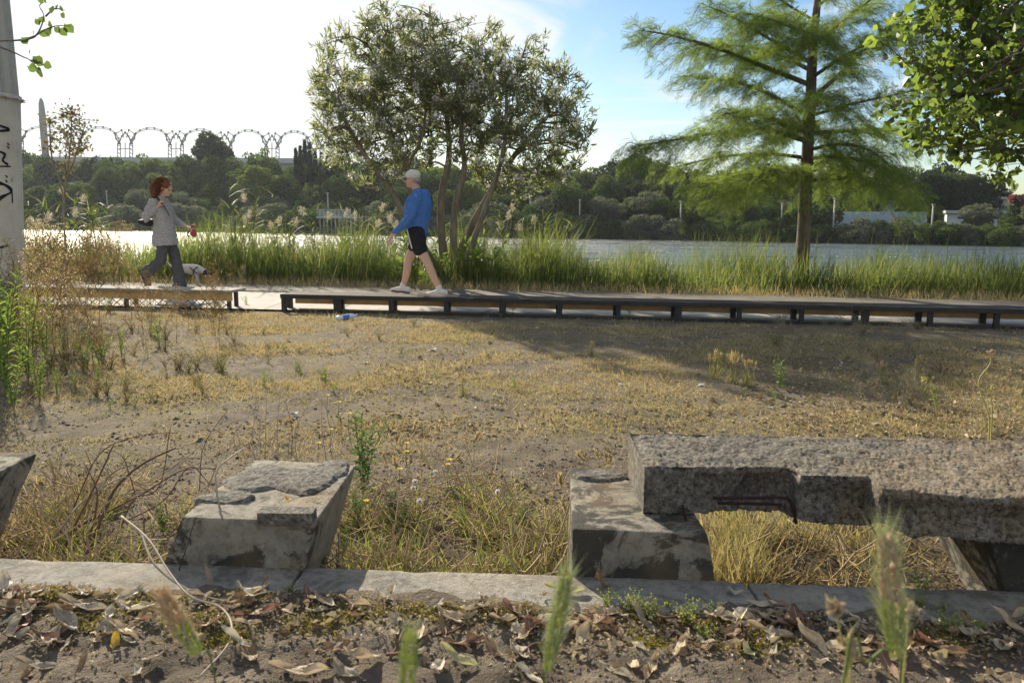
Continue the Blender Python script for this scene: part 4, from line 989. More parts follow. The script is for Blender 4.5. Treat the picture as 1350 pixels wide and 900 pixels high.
limbs = [ (115, [(1000, 85, -.2), (940, 62, -.5), (880, 46, -.7), (842, 40, -.8)]), (182, [(1010, 172, -.4), (940, 176, -.9), (880, 186, -1.2), (838, 193, -1.3)]),
    (205, [(1010, 203, .3), (950, 207, .5), (890, 220, .6)]), (150, [(1000, 118, .4), (950, 105, .9), (900, 100, 1.2)]), (128, [(1110, 95, .3), (1158, 50, .5), (1215, 20, .6), (1250, 0, .6)]),
    (158, [(1120, 138, -.3), (1180, 125, -.6), (1225, 115, -.9)]), (178, [(1130, 172, .4), (1190, 172, .8), (1235, 185, 1.0)]), (210, [(1110, 208, -.3), (1160, 220, -.7), (1220, 252, -1.1)]),
    (195, [(1110, 190, -.6), (1150, 200, -1.2), (1180, 225, -1.8)]), (225, [(1010, 228, -.5), (960, 235, -1.0), (920, 248, -1.4)]), (225, [(1020, 226, -.9), (985, 238, -1.8)]),
    (80, [(1020, 55, -.3), (970, 25, -.6), (925, 5, -.8)]), (60, [(1110, 30, .3), (1160, -10, .5), (1200, -40, .6)]), (30, [(1030, 0, .3), (990, -40, .5)]), (95, [(1020, 70, .7), (960, 60, 1.4), (910, 70, 1.7)]),
    (10, [(1120, -20, -.3), (1165, -60, -.5)]), (-20, [(1030, -50, -.3), (990, -80, -.5)]), (105, [(1120, 70, -.6), (1170, 50, -1.2), (1210, 60, -1.6)]), (140, [(1080, 130, -1.0), (1090, 140, -2.0)]), (170, [(1060, 165, 1.1), (1050, 170, 2.1)]),
    (75, [(1075, 50, -1.0), (1085, 50, -1.8)]), (215, [(1090, 215, 1.0), (1110, 225, 1.9), (1120, 240, 2.3)]), (-50, [(1120, -90, .3), (1150, -120, .5)]), (-60, [(1050, -100, -.3), (1020, -125, -.5)]), (50, [(1030, 30, -.9), (990, 20, -1.6)]), (235, [(1110, 236, .3), (1160, 245, .6), (1200, 262, .8)]), (170, [(1000, 150, -1.0), (955, 150, -1.9)])]
wood = MB(); TP, TD = [], []
for py0, pts in limbs:
    b = at(py0); pl = [b] + [C(x, y, dy) for x, y, dy in pts]
    LS = spline(pl, 26); L = np.linalg.norm(np.diff(LS, axis=0), axis=1).sum()
    tube(wood, LS, np.linspace(.010 + .0105 * L, .006, 26), 7)
    dl = unit(np.gradient(LS, axis=0))
    ns = int(11.5 * L)
    for k in range(ns):
        u = .12 + .88 * (k + rng.random()) / ns; i = min(25, int(u * 25)); p = LS[i]; d = dl[i]
        side = unit(np.cross(d, [0, 0, 1.])) * (1 if k % 2 else -1)
        ln = (.95 * (1 - u * .65) * rng.uniform(.5, 1.1)) * min(1.0, L / 2.0)
        dz = rng.uniform(-.45, .25)
        e1 = p + (side * .72 + d * .62 + np.array([0, 0, dz])) * ln * .6 + rng.normal(0, .04, 3); e2 = p + (side * .75 + d * .9 + np.array([0, 0, dz - .5])) * ln + rng.normal(0, .05, 3)
        TS = spline([p, e1, e2], 7); tube(wood, TS, np.linspace(.0065, .0025, 7), 3, cap=False)
        td = unit(np.gradient(TS, axis=0)); m = max(5, int(ln * 25))
        for q in range(m):
            w = (q + rng.random()) / m * 5.99; j = int(w); TP.append(TS[j] + (TS[j + 1 if j < 6 else 6] - TS[j]) * (w - j)); sd = unit(np.cross(td[j], [0, 0, 1.])) * (1 if q % 2 else -1)
            TD.append(unit(td[j] * .7 + sd * rng.uniform(.3, 1) + np.array([0, 0, rng.uniform(-.9, .25)])))
wood.build('branches', M_cbark, e).name = 'branch_frame'
TP, TD = np.array(TP), np.array(TD)
frond = [(0, 0, 0)]; ff = []
v = []; 
for k in range(9):
    u = .06 + k * .105; w = .34 * (1 - abs(u - .45) * 1.1)
    for s in (-1, 1):
        i = len(v); v += [(0, u, 0), (s * w, u + .13, .02 * (k % 3 - 1)), (s * w * .62, u + .045, -.02)]; ff.append((i, i + 1, i + 2))
i = len(v); v += [(-.012, 0, 0), (.012, 0, 0), (0, 1, -.05)]; ff.append((i, i + 1, i + 2))
rep = 3; P = np.repeat(TP, rep, 0) + rng.normal(0, .035, (len(TP) * rep, 3)); D = scatter_dirs(np.repeat(TD, rep, 0), .35, rng)
mb = MB(); inst(mb, v, ff, P, basis(D, rng.uniform(-1.2, 1.2, len(D))), rng.uniform(.11, .21, len(D)))
o = mb.build('crown', M_cleaf, e)
print('conifer fronds', len(D))
# ------------------------------------------------------------------ broad-leaved tree leaning in from the right
M_pleaf = foliage('glossy_broad_leaf', [(.07, .105, .035), (.11, .155, .05), (.16, .205, .07)], .55, .4, .4)
M_pyel = foliage('yellowish_broad_leaf', [(.14, .20, .045), (.20, .26, .06)], .6, .4, .4)  # yellower, paler leaf tone, used on a random share of tips
M_pbark = bark('grey_bark', (.10, .085, .065), (.24, .21, .17), 9)
rng = np.random.default_rng(15)
PYY = 4.9
def Q(px, py, y=0): return dp(px, py, PYY + y)
tb = Vector((4.45, 5.3, 0))
e = empty('broadleaf_tree', tb, 'broad-leaved tree with glossy green leaves hanging in from the right above the river', 'tree')
trs = [([tb, tb + Vector((-.05, 0, 1.2)), tb + Vector((-.2, -.05, 2.2)), tb + Vector((-.5, -.1, 3.4))], .16, .08),
       ([tb + Vector((-.2, -.05, 2.0)), Q(1390, 120), Q(1330, 70), Q(1280, 30), Q(1235, -20)], .06, .02), ([tb + Vector((-.15, -.05, 1.9)), Q(1400, 190), Q(1340, 150), Q(1285, 130), Q(1240, 120)], .045, .014),
       ([tb + Vector((-.2, -.05, 1.8)), Q(1420, 230), Q(1370, 200), Q(1330, 200)], .035, .012)]
lp = [(1310, 30, 62, 0), (1245, 22, 42, .1), (1350, 100, 60, -.2), (1290, 110, 58, .2), (1240, 95, 36, 0), (1215, 130, 24, .1), (1265, 165, 40, -.1), (1320, 185, 48, .1), (1210, 62, 24, 0), (1380, 40, 60, .3), (1400, 150, 60, 0), (1300, -40, 70, 0), (1350, 205, 26, 0), (1205, 165, 14, 0), (1190, 90, 16, .2), (1178, 140, 12, 0), (1185, 40, 18, .1), (1220, 150, 22, -.2), (1262, 204, 20, .1), (1308, 222, 18, 0), (1238, 186, 18, .2), (1160, 10, 16, .2), (1380, -60, 90, .4), (1230, 178, 16, 0), (1450, 0, 100, .2)]
k_ = PYY / 1050
lumps = [(tuple(Q(x, y, dy)), (r * k_ * 1.12, r * k_ * 1.3 + .2, r * k_ * 1.12)) for x, y, r, dy in lp]
wood = MB(); tips, dirs = grow(wood, trs, [(in_lumps(lumps, 46, rng), .013, .007), (in_lumps(lumps, 220, rng), .006, .0035), (in_lumps(lumps, 1350, rng, .1), .0028, .0013)], rng)
wood.build('trunk', M_pbark, e)
BROAD = np.array([(0,0,0),(0,.16,0),(-.42,.32,.08),(-.40,.62,.05),(0,1.0,-.12),(.40,.62,.05),(.42,.32,.08),(0,.5,-.04)])
BROAD_F = np.array([(1,7,2),(2,7,3),(3,7,4),(4,7,5),(5,7,6),(6,7,1),(0,1,2)])
mb = MB(); leaves_on(mb, tips, unit(dirs + np.array([0, 0, -.35])), 6, .050, .92, .8, rng, BROAD, BROAD_F, 0, 1.6, .22, .10)
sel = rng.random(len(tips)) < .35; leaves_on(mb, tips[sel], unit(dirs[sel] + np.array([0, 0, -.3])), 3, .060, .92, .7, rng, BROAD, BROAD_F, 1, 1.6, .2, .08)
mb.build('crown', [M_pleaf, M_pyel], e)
# ------------------------------------------------------------------ twig reaching in at the top left
e = empty('leafy_branch', Q(-60, 60, -.6), 'thin leafy branch hanging into the sky beside the lamp post', 'branch')
def Z(px, py, y=0): return dp(px, py, 4.3 + y)
mb = MB()
tw = [[Z(-140, 20), Z(-40, 50), Z(15, 54), Z(45, 48), Z(62, 38), Z(78, 34), Z(92, 35)], [Z(15, 54), Z(38, 52), Z(50, 44), Z(58, 22), Z(52, 8), Z(60, 2)], [Z(-20, 55), Z(15, 68), Z(30, 75), Z(40, 80), Z(50, 92)], [Z(40, 80), Z(52, 83), Z(60, 88)], [Z(60, 22), Z(72, 12), Z(85, 14)], [Z(50, 44), Z(44, 50), Z(33, 53)]]
for t_ in tw: tube(mb, spline(t_, 16), np.linspace(.005, .0018, 16), 5)
mb.build('twig', M_pbark, e)
lv = [(90, 35, 13), (82, 40, 12), (66, 36, 10), (56, 43, 12), (47, 45, 10), (33, 52, 11), (50, 27, 9), (54, 25, 8), (68, 14, 10), (76, 10, 8), (82, 20, 8), (80, 14, 7), (60, 3, 9), (52, 4, 8), (40, 91, 12), (52, 98, 14), (48, 78, 13), (45, 82, 10), (60, 87, 11), (50, 84, 8), (40, 69, 6), (64, 42, 10), (75, 38, 9)]
for x, y, s in lv:
    mb = MB(); P = np.array([list(Z(x - s * .4, y - s * .35, rng.uniform(-.05, .05)))]); d = unit(np.array([[rng.uniform(.2, 1), rng.uniform(-.5, .5), rng.uniform(-.9, .1)]]))
    inst(mb, BROAD, BROAD_F, P, basis(d, np.array([rng.uniform(1.1, 2.0)])), np.array([s * 1.15 * 4.3 / 1050])); mb.build('leaf', M_pleaf, e)
# ------------------------------------------------------------------ small red-leaved tree at the left
M_rleaf = foliage('reddish_leaf', [(.14, .10, .06), (.19, .15, .09), (.17, .18, .09)], .3, .6, .3)
SY = 11.9
def U(px, py, y=0): return dp(px, py, SY + y)
rng = np.random.default_rng(19)
b = U(88, 372); e = empty('small_tree', b, 'small reddish leaved tree with thin upright stems behind the lattice bench', 'tree')
trs = [([U(88, 378), U(87, 330), U(84, 285), U(86, 250), U(86, 215)], .02, .012), ([U(86, 250), U(70, 215, .1), U(66, 175, .1), U(66, 155)], .015, .006), ([U(86, 240), U(100, 205, -.1), U(112, 165, -.1)], .015, .006), ([U(85, 255), U(92, 200), U(95, 150)], .015, .006), ([U(84, 262), U(76, 230, -.2), U(62, 200, -.2)], .012, .005)]
lp = [(72, 160, 15, 0), (90, 155, 18, 0), (110, 160, 14, .1), (78, 185, 18, .1), (100, 185, 20, -.1), (66, 195, 12, 0), (112, 190, 10, 0), (88, 215, 14, 0), (105, 145, 8, 0)]
k_ = SY / 1050; lumps = [(tuple(U(x, y, dy)), (r * k_, r * k_, r * k_)) for x, y, r, dy in lp]
wood = MB(); tips, dirs = grow(wood, trs, [(in_lumps(lumps, 26, rng), .006, .004), (in_lumps(lumps, 190, rng), .003, .002)], rng); wood.build('trunk', M_olbark, e)
mb = MB(); leaves_on(mb, tips, dirs, 4, .045, .6, 1.0, rng, LEAF, LEAF_F, 0, 2.2, .3, .16); mb.build('crown', M_rleaf, e)
# ------------------------------------------------------------------ far bank trees: five kinds, each with trunk and crown
M_fbark = bark('dull_bark', (.05, .045, .035), (.12, .10, .08), 2)
def ftree(kind, seed, H=10., Wd=5., n_l=22, per=420, leaf=.34, cols=None, low=.15, transl=.35):
    rng = np.random.default_rng(seed); e = empty(kind, (0, 0, -60))
    mat = foliage(kind + '_leaf_%d' % seed, cols, transl, .75, .1, .16)
    mb = MB(); base = np.array([0, 0, 0.])
    tube(mb, [(0, 0, -1), (.1, 0, H * .25), (0, .1, H * .5), (.1, 0, H * .8)], [.022 * H, .018 * H, .012 * H, .004 * H], 7)
    C_ = []
    for k in range(n_l):
        z = H * (low + (1 - low) * .9 * (k + .5) / n_l); prof = math.sin(min(1, (z / H - low + .12) / (1 - low + .12)) * math.pi) ** .6
        a = k * 2.4 + rng.random(); r = Wd * .5 * prof * rng.uniform(.35, .95); c = np.array([r * math.cos(a), r * math.sin(a), z]); s = rng.uniform(.13, .24) * Wd * (.6 + .5 * prof)
        C_.append((c, (s, s, s * .72))); tube(mb, [(0, 0, max(.1, z - H * .2)), tuple(c * .5 + np.array([0, 0, z * .45])), tuple(c)], [.008 * H, .005 * H, .002 * H], 4, cap=False)
    mb.build('trunk', M_fbark, e, True)
    P = in_lumps(C_, n_l * per, rng, .55); n = len(P)
    d = unit(rng.normal(0, 1, (n, 3)) + np.array([0, 0, .3])); mb = MB()
    inst(mb, LEAF[[0, 1, 2, 3, 4, 5, 6]] * np.array([1, 1, 1]), [(0, 6, 2, 1), (2, 6, 3, 3)][:0] or [(0, 5, 4, 3), (0, 3, 2, 1)], P, basis(d, rng.uniform(0, 6, n)), np.stack([rng.uniform(.6, 1.1, n) * leaf, rng.uniform(.7, 1.3, n) * leaf, np.full(n, leaf)], 1))
    mb.build('crown', mat, e, True); return e
G1 = [(.035, .062, .022), (.06, .092, .03), (.09, .125, .042)]; G2 = [(.075, .11, .03), (.12, .165, .045), (.16, .20, .06)]; G3 = [(.07, .082, .068), (.11, .125, .10), (.15, .16, .13)]; G4 = [(.025, .04, .024), (.04, .056, .032), (.055, .07, .04)]
protos = {'dark': ftree('broadleaf_tree', 1, 11, 8.5, 26, 420, .36, G1, .05), 'dark2': ftree('broadleaf_tree', 6, 11, 9.5, 30, 400, .36, G1, .03), 'lime': ftree('broadleaf_tree', 2, 10, 7.5, 24, 420, .34, G2, .08), 'grey': ftree('willow_bush', 3, 6, 7.5, 20, 420, .28, G3, .0), 'deep': ftree('evergreen_tree', 4, 11, 8, 26, 420, .36, G4, .03),
          'pine': ftree('umbrella_pine', 5, 12, 6, 14, 360, .3, G4, .68), 'bush': ftree('river_bush', 7, 3.2, 5.5, 14, 380, .22, G3, .0), 'gbush': ftree('river_bush', 9, 3.2, 5, 14, 380, .22, G1, .0), 'sparse': ftree('broadleaf_tree', 12, 11, 5, 14, 170, .32, G2, .2)}
pH = {'dark': 11, 'dark2': 11, 'lime': 10, 'grey': 6, 'deep': 11, 'pine': 12, 'bush': 3.2, 'gbush': 3.2, 'sparse': 11}
desc = {'dark': 'mid green broad tree', 'dark2': 'wide mid green tree', 'lime': 'light green tree', 'grey': 'grey green willowy bush', 'deep': 'very dark evergreen tree', 'pine': 'dark umbrella shaped pine', 'bush': 'low grey green bush', 'gbush': 'low dark green bush', 'sparse': 'thin crowned pale tree'}
marks = [(0, 'behind the lamp post'), (45, 'right of the lamp post'), (90, 'behind the small red leaved tree'), (130, 'between the red leaved tree and the woman'), (175, 'just left of the woman'), (220, 'directly behind the woman'), (265, 'just right of the woman'), (310, 'midway between woman and cypresses'), (350, 'left of the dark cypress row'), (400, 'below the dark cypress row'), (450, 'behind the jetty'), (500, 'behind the left stems of the flowering tree'), (550, 'behind the walking man'), (600, 'behind the middle stems of the flowering tree'), (660, 'behind the right stems of the flowering tree'), (720, 'under the right edge of the flowering tree crown'), (775, 'just right of the flowering tree'), (830, 'left of the gap between the two big trees'), (880, 'in the gap between the two big trees'), (930, 'under the left limbs of the conifer'), (990, 'left of the conifer trunk'), (1050, 'directly behind the conifer trunk'), (1100, 'right of the conifer trunk'), (1160, 'behind the graffiti wall'), (1215, 'left of the white building'), (1270, 'in front of the white building'), (1320, 'at the right end of the white building'), (1380, 'at the right edge of the view')]
used = {}
def place(kind, px, ytop, off, group='trees and bushes on the far bank'):
    b = bank(px, off); z0 = bank_h(off) - .3; zt = dp(px, ytop, b[1]).z; s = (zt - z0) / pH[kind]
    mk = min(marks, key=lambda m: abs(m[0] - px))[1]; row = 'at the waterline' if off < 5 else ('on the slope' if off < 14 else ('on top of the bank' if off < 24 else 'on the skyline'))
    lab = desc[kind] + ' ' + row + ', ' + mk; k = used.get(lab, 0); used[lab] = k + 1
    if k: lab = desc[kind] + (' slightly right of its twin ', ' third along ', ' fourth along ', ' fifth along ')[min(k - 1, 3)] + row + ', ' + mk
    w = random.uniform(.88, 1.15); c = copy_tree(protos[kind], (b[0], b[1], z0), random.uniform(0, 6.28), (s * w, s * w, s), ' '.join(lab.replace(',', '').split()[:16]), group)
    return c
rd = random.Random(4)
# skyline outline read from the photograph
sky_out = [(-120, 200), (20, 198), (60, 203), (100, 210), (130, 205), (180, 204), (200, 200), (240, 210), (290, 206), (330, 208), (370, 208), (400, 218), (450, 212), (500, 205), (560, 212), (600, 215), (660, 222), (720, 222), (770, 222), (800, 212), (830, 206), (870, 208), (900, 216), (940, 222), (1000, 218), (1060, 216), (1120, 216), (1180, 214), (1240, 216), (1290, 224), (1315, 240), (1330, 254), (1400, 258), (1500, 250)]
def so(px): return float(np.interp(px, [a for a, _ in sky_out], [b for _, b in sky_out]))
px = -110
while px < 760:
    place(rd.choice(['dark', 'dark2', 'dark', 'lime', 'deep']), px, so(px) + rd.uniform(-6, 12), rd.uniform(24, 36)); px += rd.uniform(16, 30)
px = -90
while px < 780:
    place(rd.choice(['dark', 'lime', 'lime', 'dark2', 'sparse']), px, so(px) + rd.uniform(8, 38), rd.uniform(14, 20)); px += rd.uniform(28, 40)
px = -90
while px < 780:
    place(rd.choice(['grey', 'dark', 'dark2', 'grey', 'lime']), px, rd.uniform(236, 268), rd.uniform(6.5, 10)); px += rd.uniform(26, 40)
px = -90
while px < 790:
    place(rd.choice(['bush', 'bush', 'gbush']), px, rd.uniform(270, 290), rd.uniform(1.5, 4)); px += rd.uniform(20, 30)
px = 700
while px < 1500:
    if not (1300 < px < 1345): place(rd.choice(['deep', 'deep', 'dark2', 'deep']), px, so(px) + rd.uniform(-8, 8), rd.uniform(34, 46))
    elif rd.random() < .5: place('deep', px, so(px) + 12, rd.uniform(44, 50))
    px += rd.uniform(24, 42)
px = 715
while px < 1240:
    if px < 1110 or px > 1180: place(rd.choice(['deep', 'dark', 'deep', 'dark2']), px, so(px) + rd.uniform(16, 32), rd.uniform(15, 20) if px < 1110 else 34)
    px += rd.uniform(34, 48)
px = 700
while px < 1500:
    place(rd.choice(['bush', 'gbush', 'gbush']), px, rd.uniform(284, 293) + (px - 700) * .012, rd.uniform(1.6, 3.5)); px += rd.uniform(20, 28)
px = 720
while px < 1500:
    if not (1090 < px < 1340): place(rd.choice(['gbush', 'grey', 'grey', 'dark']), px, rd.uniform(255, 272), rd.uniform(6, 10))
    else: place(rd.choice(['gbush', 'bush']), px, rd.uniform(297, 303), rd.uniform(5, 9))
    px += rd.uniform(26, 38)
place('pine', 284, 178, 30); place('sparse', 345, 190, 26); place('sparse', 200, 198, 26); place('lime', 452, 205, 27); place('lime', 835, 206, 30); place('lime', 872, 214, 24); place('grey', 855, 252, 9)
place('grey', 1290, 268, 14); place('gbush', 1335, 282, 10); place('deep', 1275, 228, 26); place('deep', 1225, 222, 27); place('dark2', 1250, 226, 30); place('deep', 1305, 234, 33); place('gbush', 1190, 294, 9); place('dark', 1140, 240, 17.5); place('dark', 1200, 248, 17)
for p in protos.values():
    for c in list(p.children): bpy.data.objects.remove(c)
    bpy.data.objects.remove(p)
# columnar cypresses
M_cyp = foliage('cypress_leaf', [(.012, .022, .012), (.022, .036, .018)], .1, .8, .1)
rng = np.random.default_rng(33)
def cypress():
    e = empty('columnar_cypress', (0, 0, -60)); mb = MB(); tube(mb, [(0, 0, -1), (0, 0, 10)], [.2, .05], 6); mb.build('trunk', M_fbark, e, True)
    n = 3600; z = rng.random(n) * 12; r = .62 * np.clip(1 - z / 12.2, 0, 1) ** .55 * np.clip(z * .5 + .4, 0, 1) * rng.uniform(.5, 1.1, n); a = rng.uniform(0, 6.28, n)
    P = np.stack([r * np.cos(a), r * np.sin(a), z], 1); d = unit(np.stack([np.cos(a) * .25, np.sin(a) * .25, np.ones(n)], 1) + rng.normal(0, .15, (n, 3)))
    mb = MB(); inst(mb, LANCE, LANCE_F, P, basis(d, rng.uniform(0, 6, n)), np.stack([np.full(n, .20), rng.uniform(.4, .8, n), np.full(n, .2)], 1)); mb.build('crown', M_cyp, e, True); return e
cp = cypress()
cl = ['first dark cypress from the left in the narrow cypress row', 'second dark cypress in the narrow row, slightly shorter', 'third dark cypress in the narrow row', 'tallest dark cypress in the narrow row', 'fifth dark cypress in the narrow row beside the tallest', 'sixth dark cypress in the row, its tip near the flowering tree', 'seventh dark cypress in the row half behind the flowering tree', 'last dark cypress of the row, behind the flowering tree']
for i, (x, y) in enumerate([(393, 199), (399, 196), (405, 188), (411, 192), (418, 200), (426, 204), (434, 208), (442, 206)]):
    b = bank(x, 21 + 3 * (i % 3)); zt = dp(x, y, b[1]).z; s = (zt - bank_h(21)) / 12
    copy_tree(cp, (b[0], b[1], bank_h(21)), i * 1.1, (s * .95, s * .95, s), cl[i], 'dark columnar cypresses across the river')
for c in list(cp.children): bpy.data.objects.remove(c)
bpy.data.objects.remove(cp)
# pink flowering shrub at the right edge of the far bank
rng = np.random.default_rng(3)
b = bank(1342, 12); e = empty('flowering_shrub', (*b, 0), 'pink flowering shrub by the white building at the right edge', 'shrub')
M_pink = foliage('pink_petal', [(.55, .05, .10), (.65, .12, .18)], .3, .6, .2, 0, (1, .8, .8)); kk = b[1] / 1050
zc = lambda y: dp(1342, y, b[1]).z
mb = MB(); tube(mb, [(b[0], b[1], -1), (b[0], b[1], zc(270))], [.12, .05], 6); mb.build('trunk', M_fbark, e)
lm = [((b[0] - 6 * kk, b[1], zc(262)), (9 * kk, 1, 5 * kk)), ((b[0] + 8 * kk, b[1], zc(270)), (12 * kk, 1, 14 * kk)), ((b[0] - 3 * kk, b[1], zc(280)), (10 * kk, 1, 16 * kk))]
P = in_lumps(lm, 3000, rng, .3); mb = MB(); inst(mb, LEAF, LEAF_F, P, basis(unit(rng.normal(0, 1, P.shape)), rng.uniform(0, 6, len(P))), np.full(len(P), .22)); mb.build('crown', foliage('shrub_leaf', G1, .3), e)
P = in_lumps(lm[:2], 420, rng, .7); P[:, 2] = np.maximum(P[:, 2], zc(268)); mb = MB(); inst(mb, LEAF, LEAF_F, P, basis(unit(rng.normal(0, 1, P.shape)), rng.uniform(0, 6, len(P))), np.full(len(P), .26)); mb.build('blossom', M_pink, e)
# ------------------------------------------------------------------ reeds and grasses
rng = np.random.default_rng(77)
BT, BF = blade_T(3, .35); BT2, BF2 = blade_T(2, .25)
def blades(mb, P, h, w, lean, rng, mat=0, T=BT, F=BF, wind=(0, 0), bend=None):
    n = len(P); a = rng.uniform(0, 6.28, n)
    d = np.stack([np.cos(a) * lean + wind[0], np.sin(a) * lean + wind[1], np.ones(n)], 1)
    S = np.stack([np.broadcast_to(w, n), np.broadcast_to(h, n), np.broadcast_to(h, n) * (bend if bend is not None else 1)], 1)
    inst(mb, T, F, P, basis(unit(d), rng.uniform(0, 6.28, n)), S, mat)
def gz(x, y): return ground_h(x, y)
M_reed = foliage('reed_blade', [(.07, .095, .035), (.10, .135, .045), (.15, .185, .07), (.26, .25, .13)], .45, .6, .2)
M_reed2 = foliage('bright_reed_blade', [(.09, .125, .04), (.14, .18, .06), (.25, .25, .12)], .5, .6, .2)
def reedzone(n, x0, x1, d0, d1, hf, w, mat, lean, wind=(.10, 0)):
    x = rng.uniform(x0, x1, n); dd = d0 + (d1 - d0) * rng.random(n) ** 1.2
    y = np.array([path_f(a) for a in x]) + dd; z = np.array([gz(a, b) for a, b in zip(x, y)]) - .03
    clump = np.array([.5 + .9 * mnoise.noise(Vector((a * .9, b * .6, 3))) for a, b in zip(x, y)])
    h = hf(x, dd) * rng.uniform(.45, 1.05, n) * (.55 + 1.0 * clump.clip(0, 1.3)); keep = rng.random(n) < (.35 + 1.1 * clump); x, y, z, h = x[keep], y[keep], z[keep], h[keep]; n = len(x)
    mb = MB(); blades(mb, np.stack([x, y, z], 1), h, w, lean * (.4 + 1.6 * rng.random(n) ** 2), rng, 0, wind=wind); return mb
xf = lambda x: np.interp(x, [-6, -1, 1.5, 6], [1.6, 1.5, 1.3, 1.15])
mb = reedzone(38000, -15, 17, .5, 3.0, lambda x, d: (.36 + .19 * d) * xf(x), .013, M_reed, .16)
mb2 = reedzone(5200, -15, 17, .6, 3.6, lambda x, d: (.62 + .2 * d) * xf(x) ** .5, .009, M_reed, .16, (.18, 0))
for a, b in zip(mb2.v, [0] * len(mb2.v)): pass
o = mb.build('bank_reeds', M_reed2); tag(o, 'dense bright green sedge along the water edge beyond the path', 'reeds', kind='stuff')
o = mb2.build('tall_reeds', M_reed); tag(o, 'taller thin reed blades standing above the green sedge', 'reeds', kind='stuff')
# clump of tall cane behind the walkers: stems with arching leaves
def cane(mb, x, y, h, rng):
    z = gz(x, y) - .05; lean = rng.uniform(-.12, .12, 2); top = np.array([x + lean[0] * h, y + lean[1] * h, z + h])
    S = spline([(x, y, z), (x + lean[0] * h * .4, y + lean[1] * h * .4, z + h * .55), top], 7); tube(mb, S, np.linspace(.007, .003, 7), 4, cap=False)
    n = int(h * 9); u = rng.uniform(.2, 1, n); P = np.stack([np.interp(u, np.linspace(0, 1, 7), S[:, i]) for i in range(3)], 1)
    a = rng.uniform(0, 6.28, n); d = unit(np.stack([np.cos(a), np.sin(a), rng.uniform(.5, 1.5, n)], 1)); L = rng.uniform(.25, .5, n)
    inst(mb, BT * np.array([1, 1, -1.3]), BF, P, basis(d, np.zeros(n) + rng.normal(0, .3, n)), np.stack([np.full(n, .022), L, L], 1))
mb = MB()
for _ in range(300):
    px = rng.choice([rng.uniform(-40, 160), rng.uniform(260, 540), rng.uniform(440, 760), rng.uniform(600, 720)]); q = dp(px, 330, rng.uniform(13.6, 15.8))
    cane(mb, q.x, q.y, rng.uniform(.7, 1.55) * (1.0 if px < 760 else .8), rng)
tag(mb.build('cane_reeds', M_reed), 'tall leafy canes behind the woman and around the flowering tree', 'reeds', kind='stuff')
# plumed reeds, one by one
M_plume = foliage('pale_plume', [(.52, .48, .38), (.68, .64, .54)], .4, .8, .1, 0, (1, .95, .8)); M_stalk = plain('dry_reed_stalk', (.36, .30, .15), .8)
plumes = [(40, 285), (62, 290), (50, 300), (36, 296), (83, 258), (108, 266), (100, 275), (322, 266), (328, 288), (357, 292), (367, 296), (389, 298), (395, 272), (323, 296), (432, 288), (300, 296), (502, 278), (497, 300), (515, 283), (670, 290), (676, 278), (684, 295), (702, 296), (646, 298), (705, 315), (660, 305), (470, 292), (78, 300), (455, 285), (520, 300)]
for i, (x, y) in enumerate(plumes):
    Yp = 13.2 + (i * 37 % 17) * .1; tp = dp(x, y, Yp); gx = tp.x - .12; zb = gz(gx, Yp); e = empty('plumed_reed', (gx, Yp, zb), 'dry reed with a pale feathery plume, ' + ('in the row left of the woman' if x < 180 else 'standing between the woman and the flowering tree' if x < 480 else 'behind the walking man under the flowering tree' if x < 560 else 'right of the flowering tree stems'), 'reed', 'plumed reeds on the bank')
    mb = MB(); S = spline([(gx, Yp, zb), (gx + .02, Yp, (zb + tp.z) / 2), tuple(tp)], 10); tube(mb, S, np.linspace(.005, .003, 10), 4); mb.build('stalk', M_stalk, e)
    n = 120; u = rng.random(n); L = rng.uniform(.09, .16); dr = np.array([rng.uniform(-.2, .6), 0, 1 if i % 3 else -.9]); dr = dr / np.linalg.norm(dr)
    P = np.array(tp) + dr * (u * L)[:, None] + rng.normal(0, .016, (n, 3)) * (1.6 * np.sin(u * 3.1) + .3)[:, None]
    mb = MB(); inst(mb, LANCE, LANCE_F, P, basis(unit(dr + rng.normal(0, .5, (n, 3))), rng.uniform(0, 6, n)), np.stack([np.full(n, .007), rng.uniform(.025, .06, n), np.full(n, .03)], 1)); mb.build('plume', M_plume, e)
# ------------------------------------------------------------------ dry verge beyond the path and field grass
M_dry = foliage('dry_straw', [(.34, .28, .14), (.48, .41, .23), (.62, .54, .34), (.20, .155, .085)], .35, .8, .15, 0, (1.1, 1.0, .7))
M_grn = foliage('green_weed', [(.11, .16, .045), (.16, .22, .06), (.24, .30, .09)], .5, .6, .25)
M_olive = foliage('fading_grass', [(.17, .17, .08), (.26, .24, .12), (.36, .31, .17)], .35, .7, .2)
n = 13000; x = rng.uniform(-14, 16, n); y = np.array([path_f(a) for a in x]) + rng.normal(.25, .22, n); z = np.array([gz(a, b) for a, b in zip(x, y)])
mb = MB(); blades(mb, np.stack([x, y, z], 1), rng.uniform(.05, .20, n) * np.where(rng.random(n) < .04, 2.2, 1), .007, rng.uniform(.2, .8, n), rng)
tag(mb.build('dry_verge_grass', M_dry), kind='stuff')
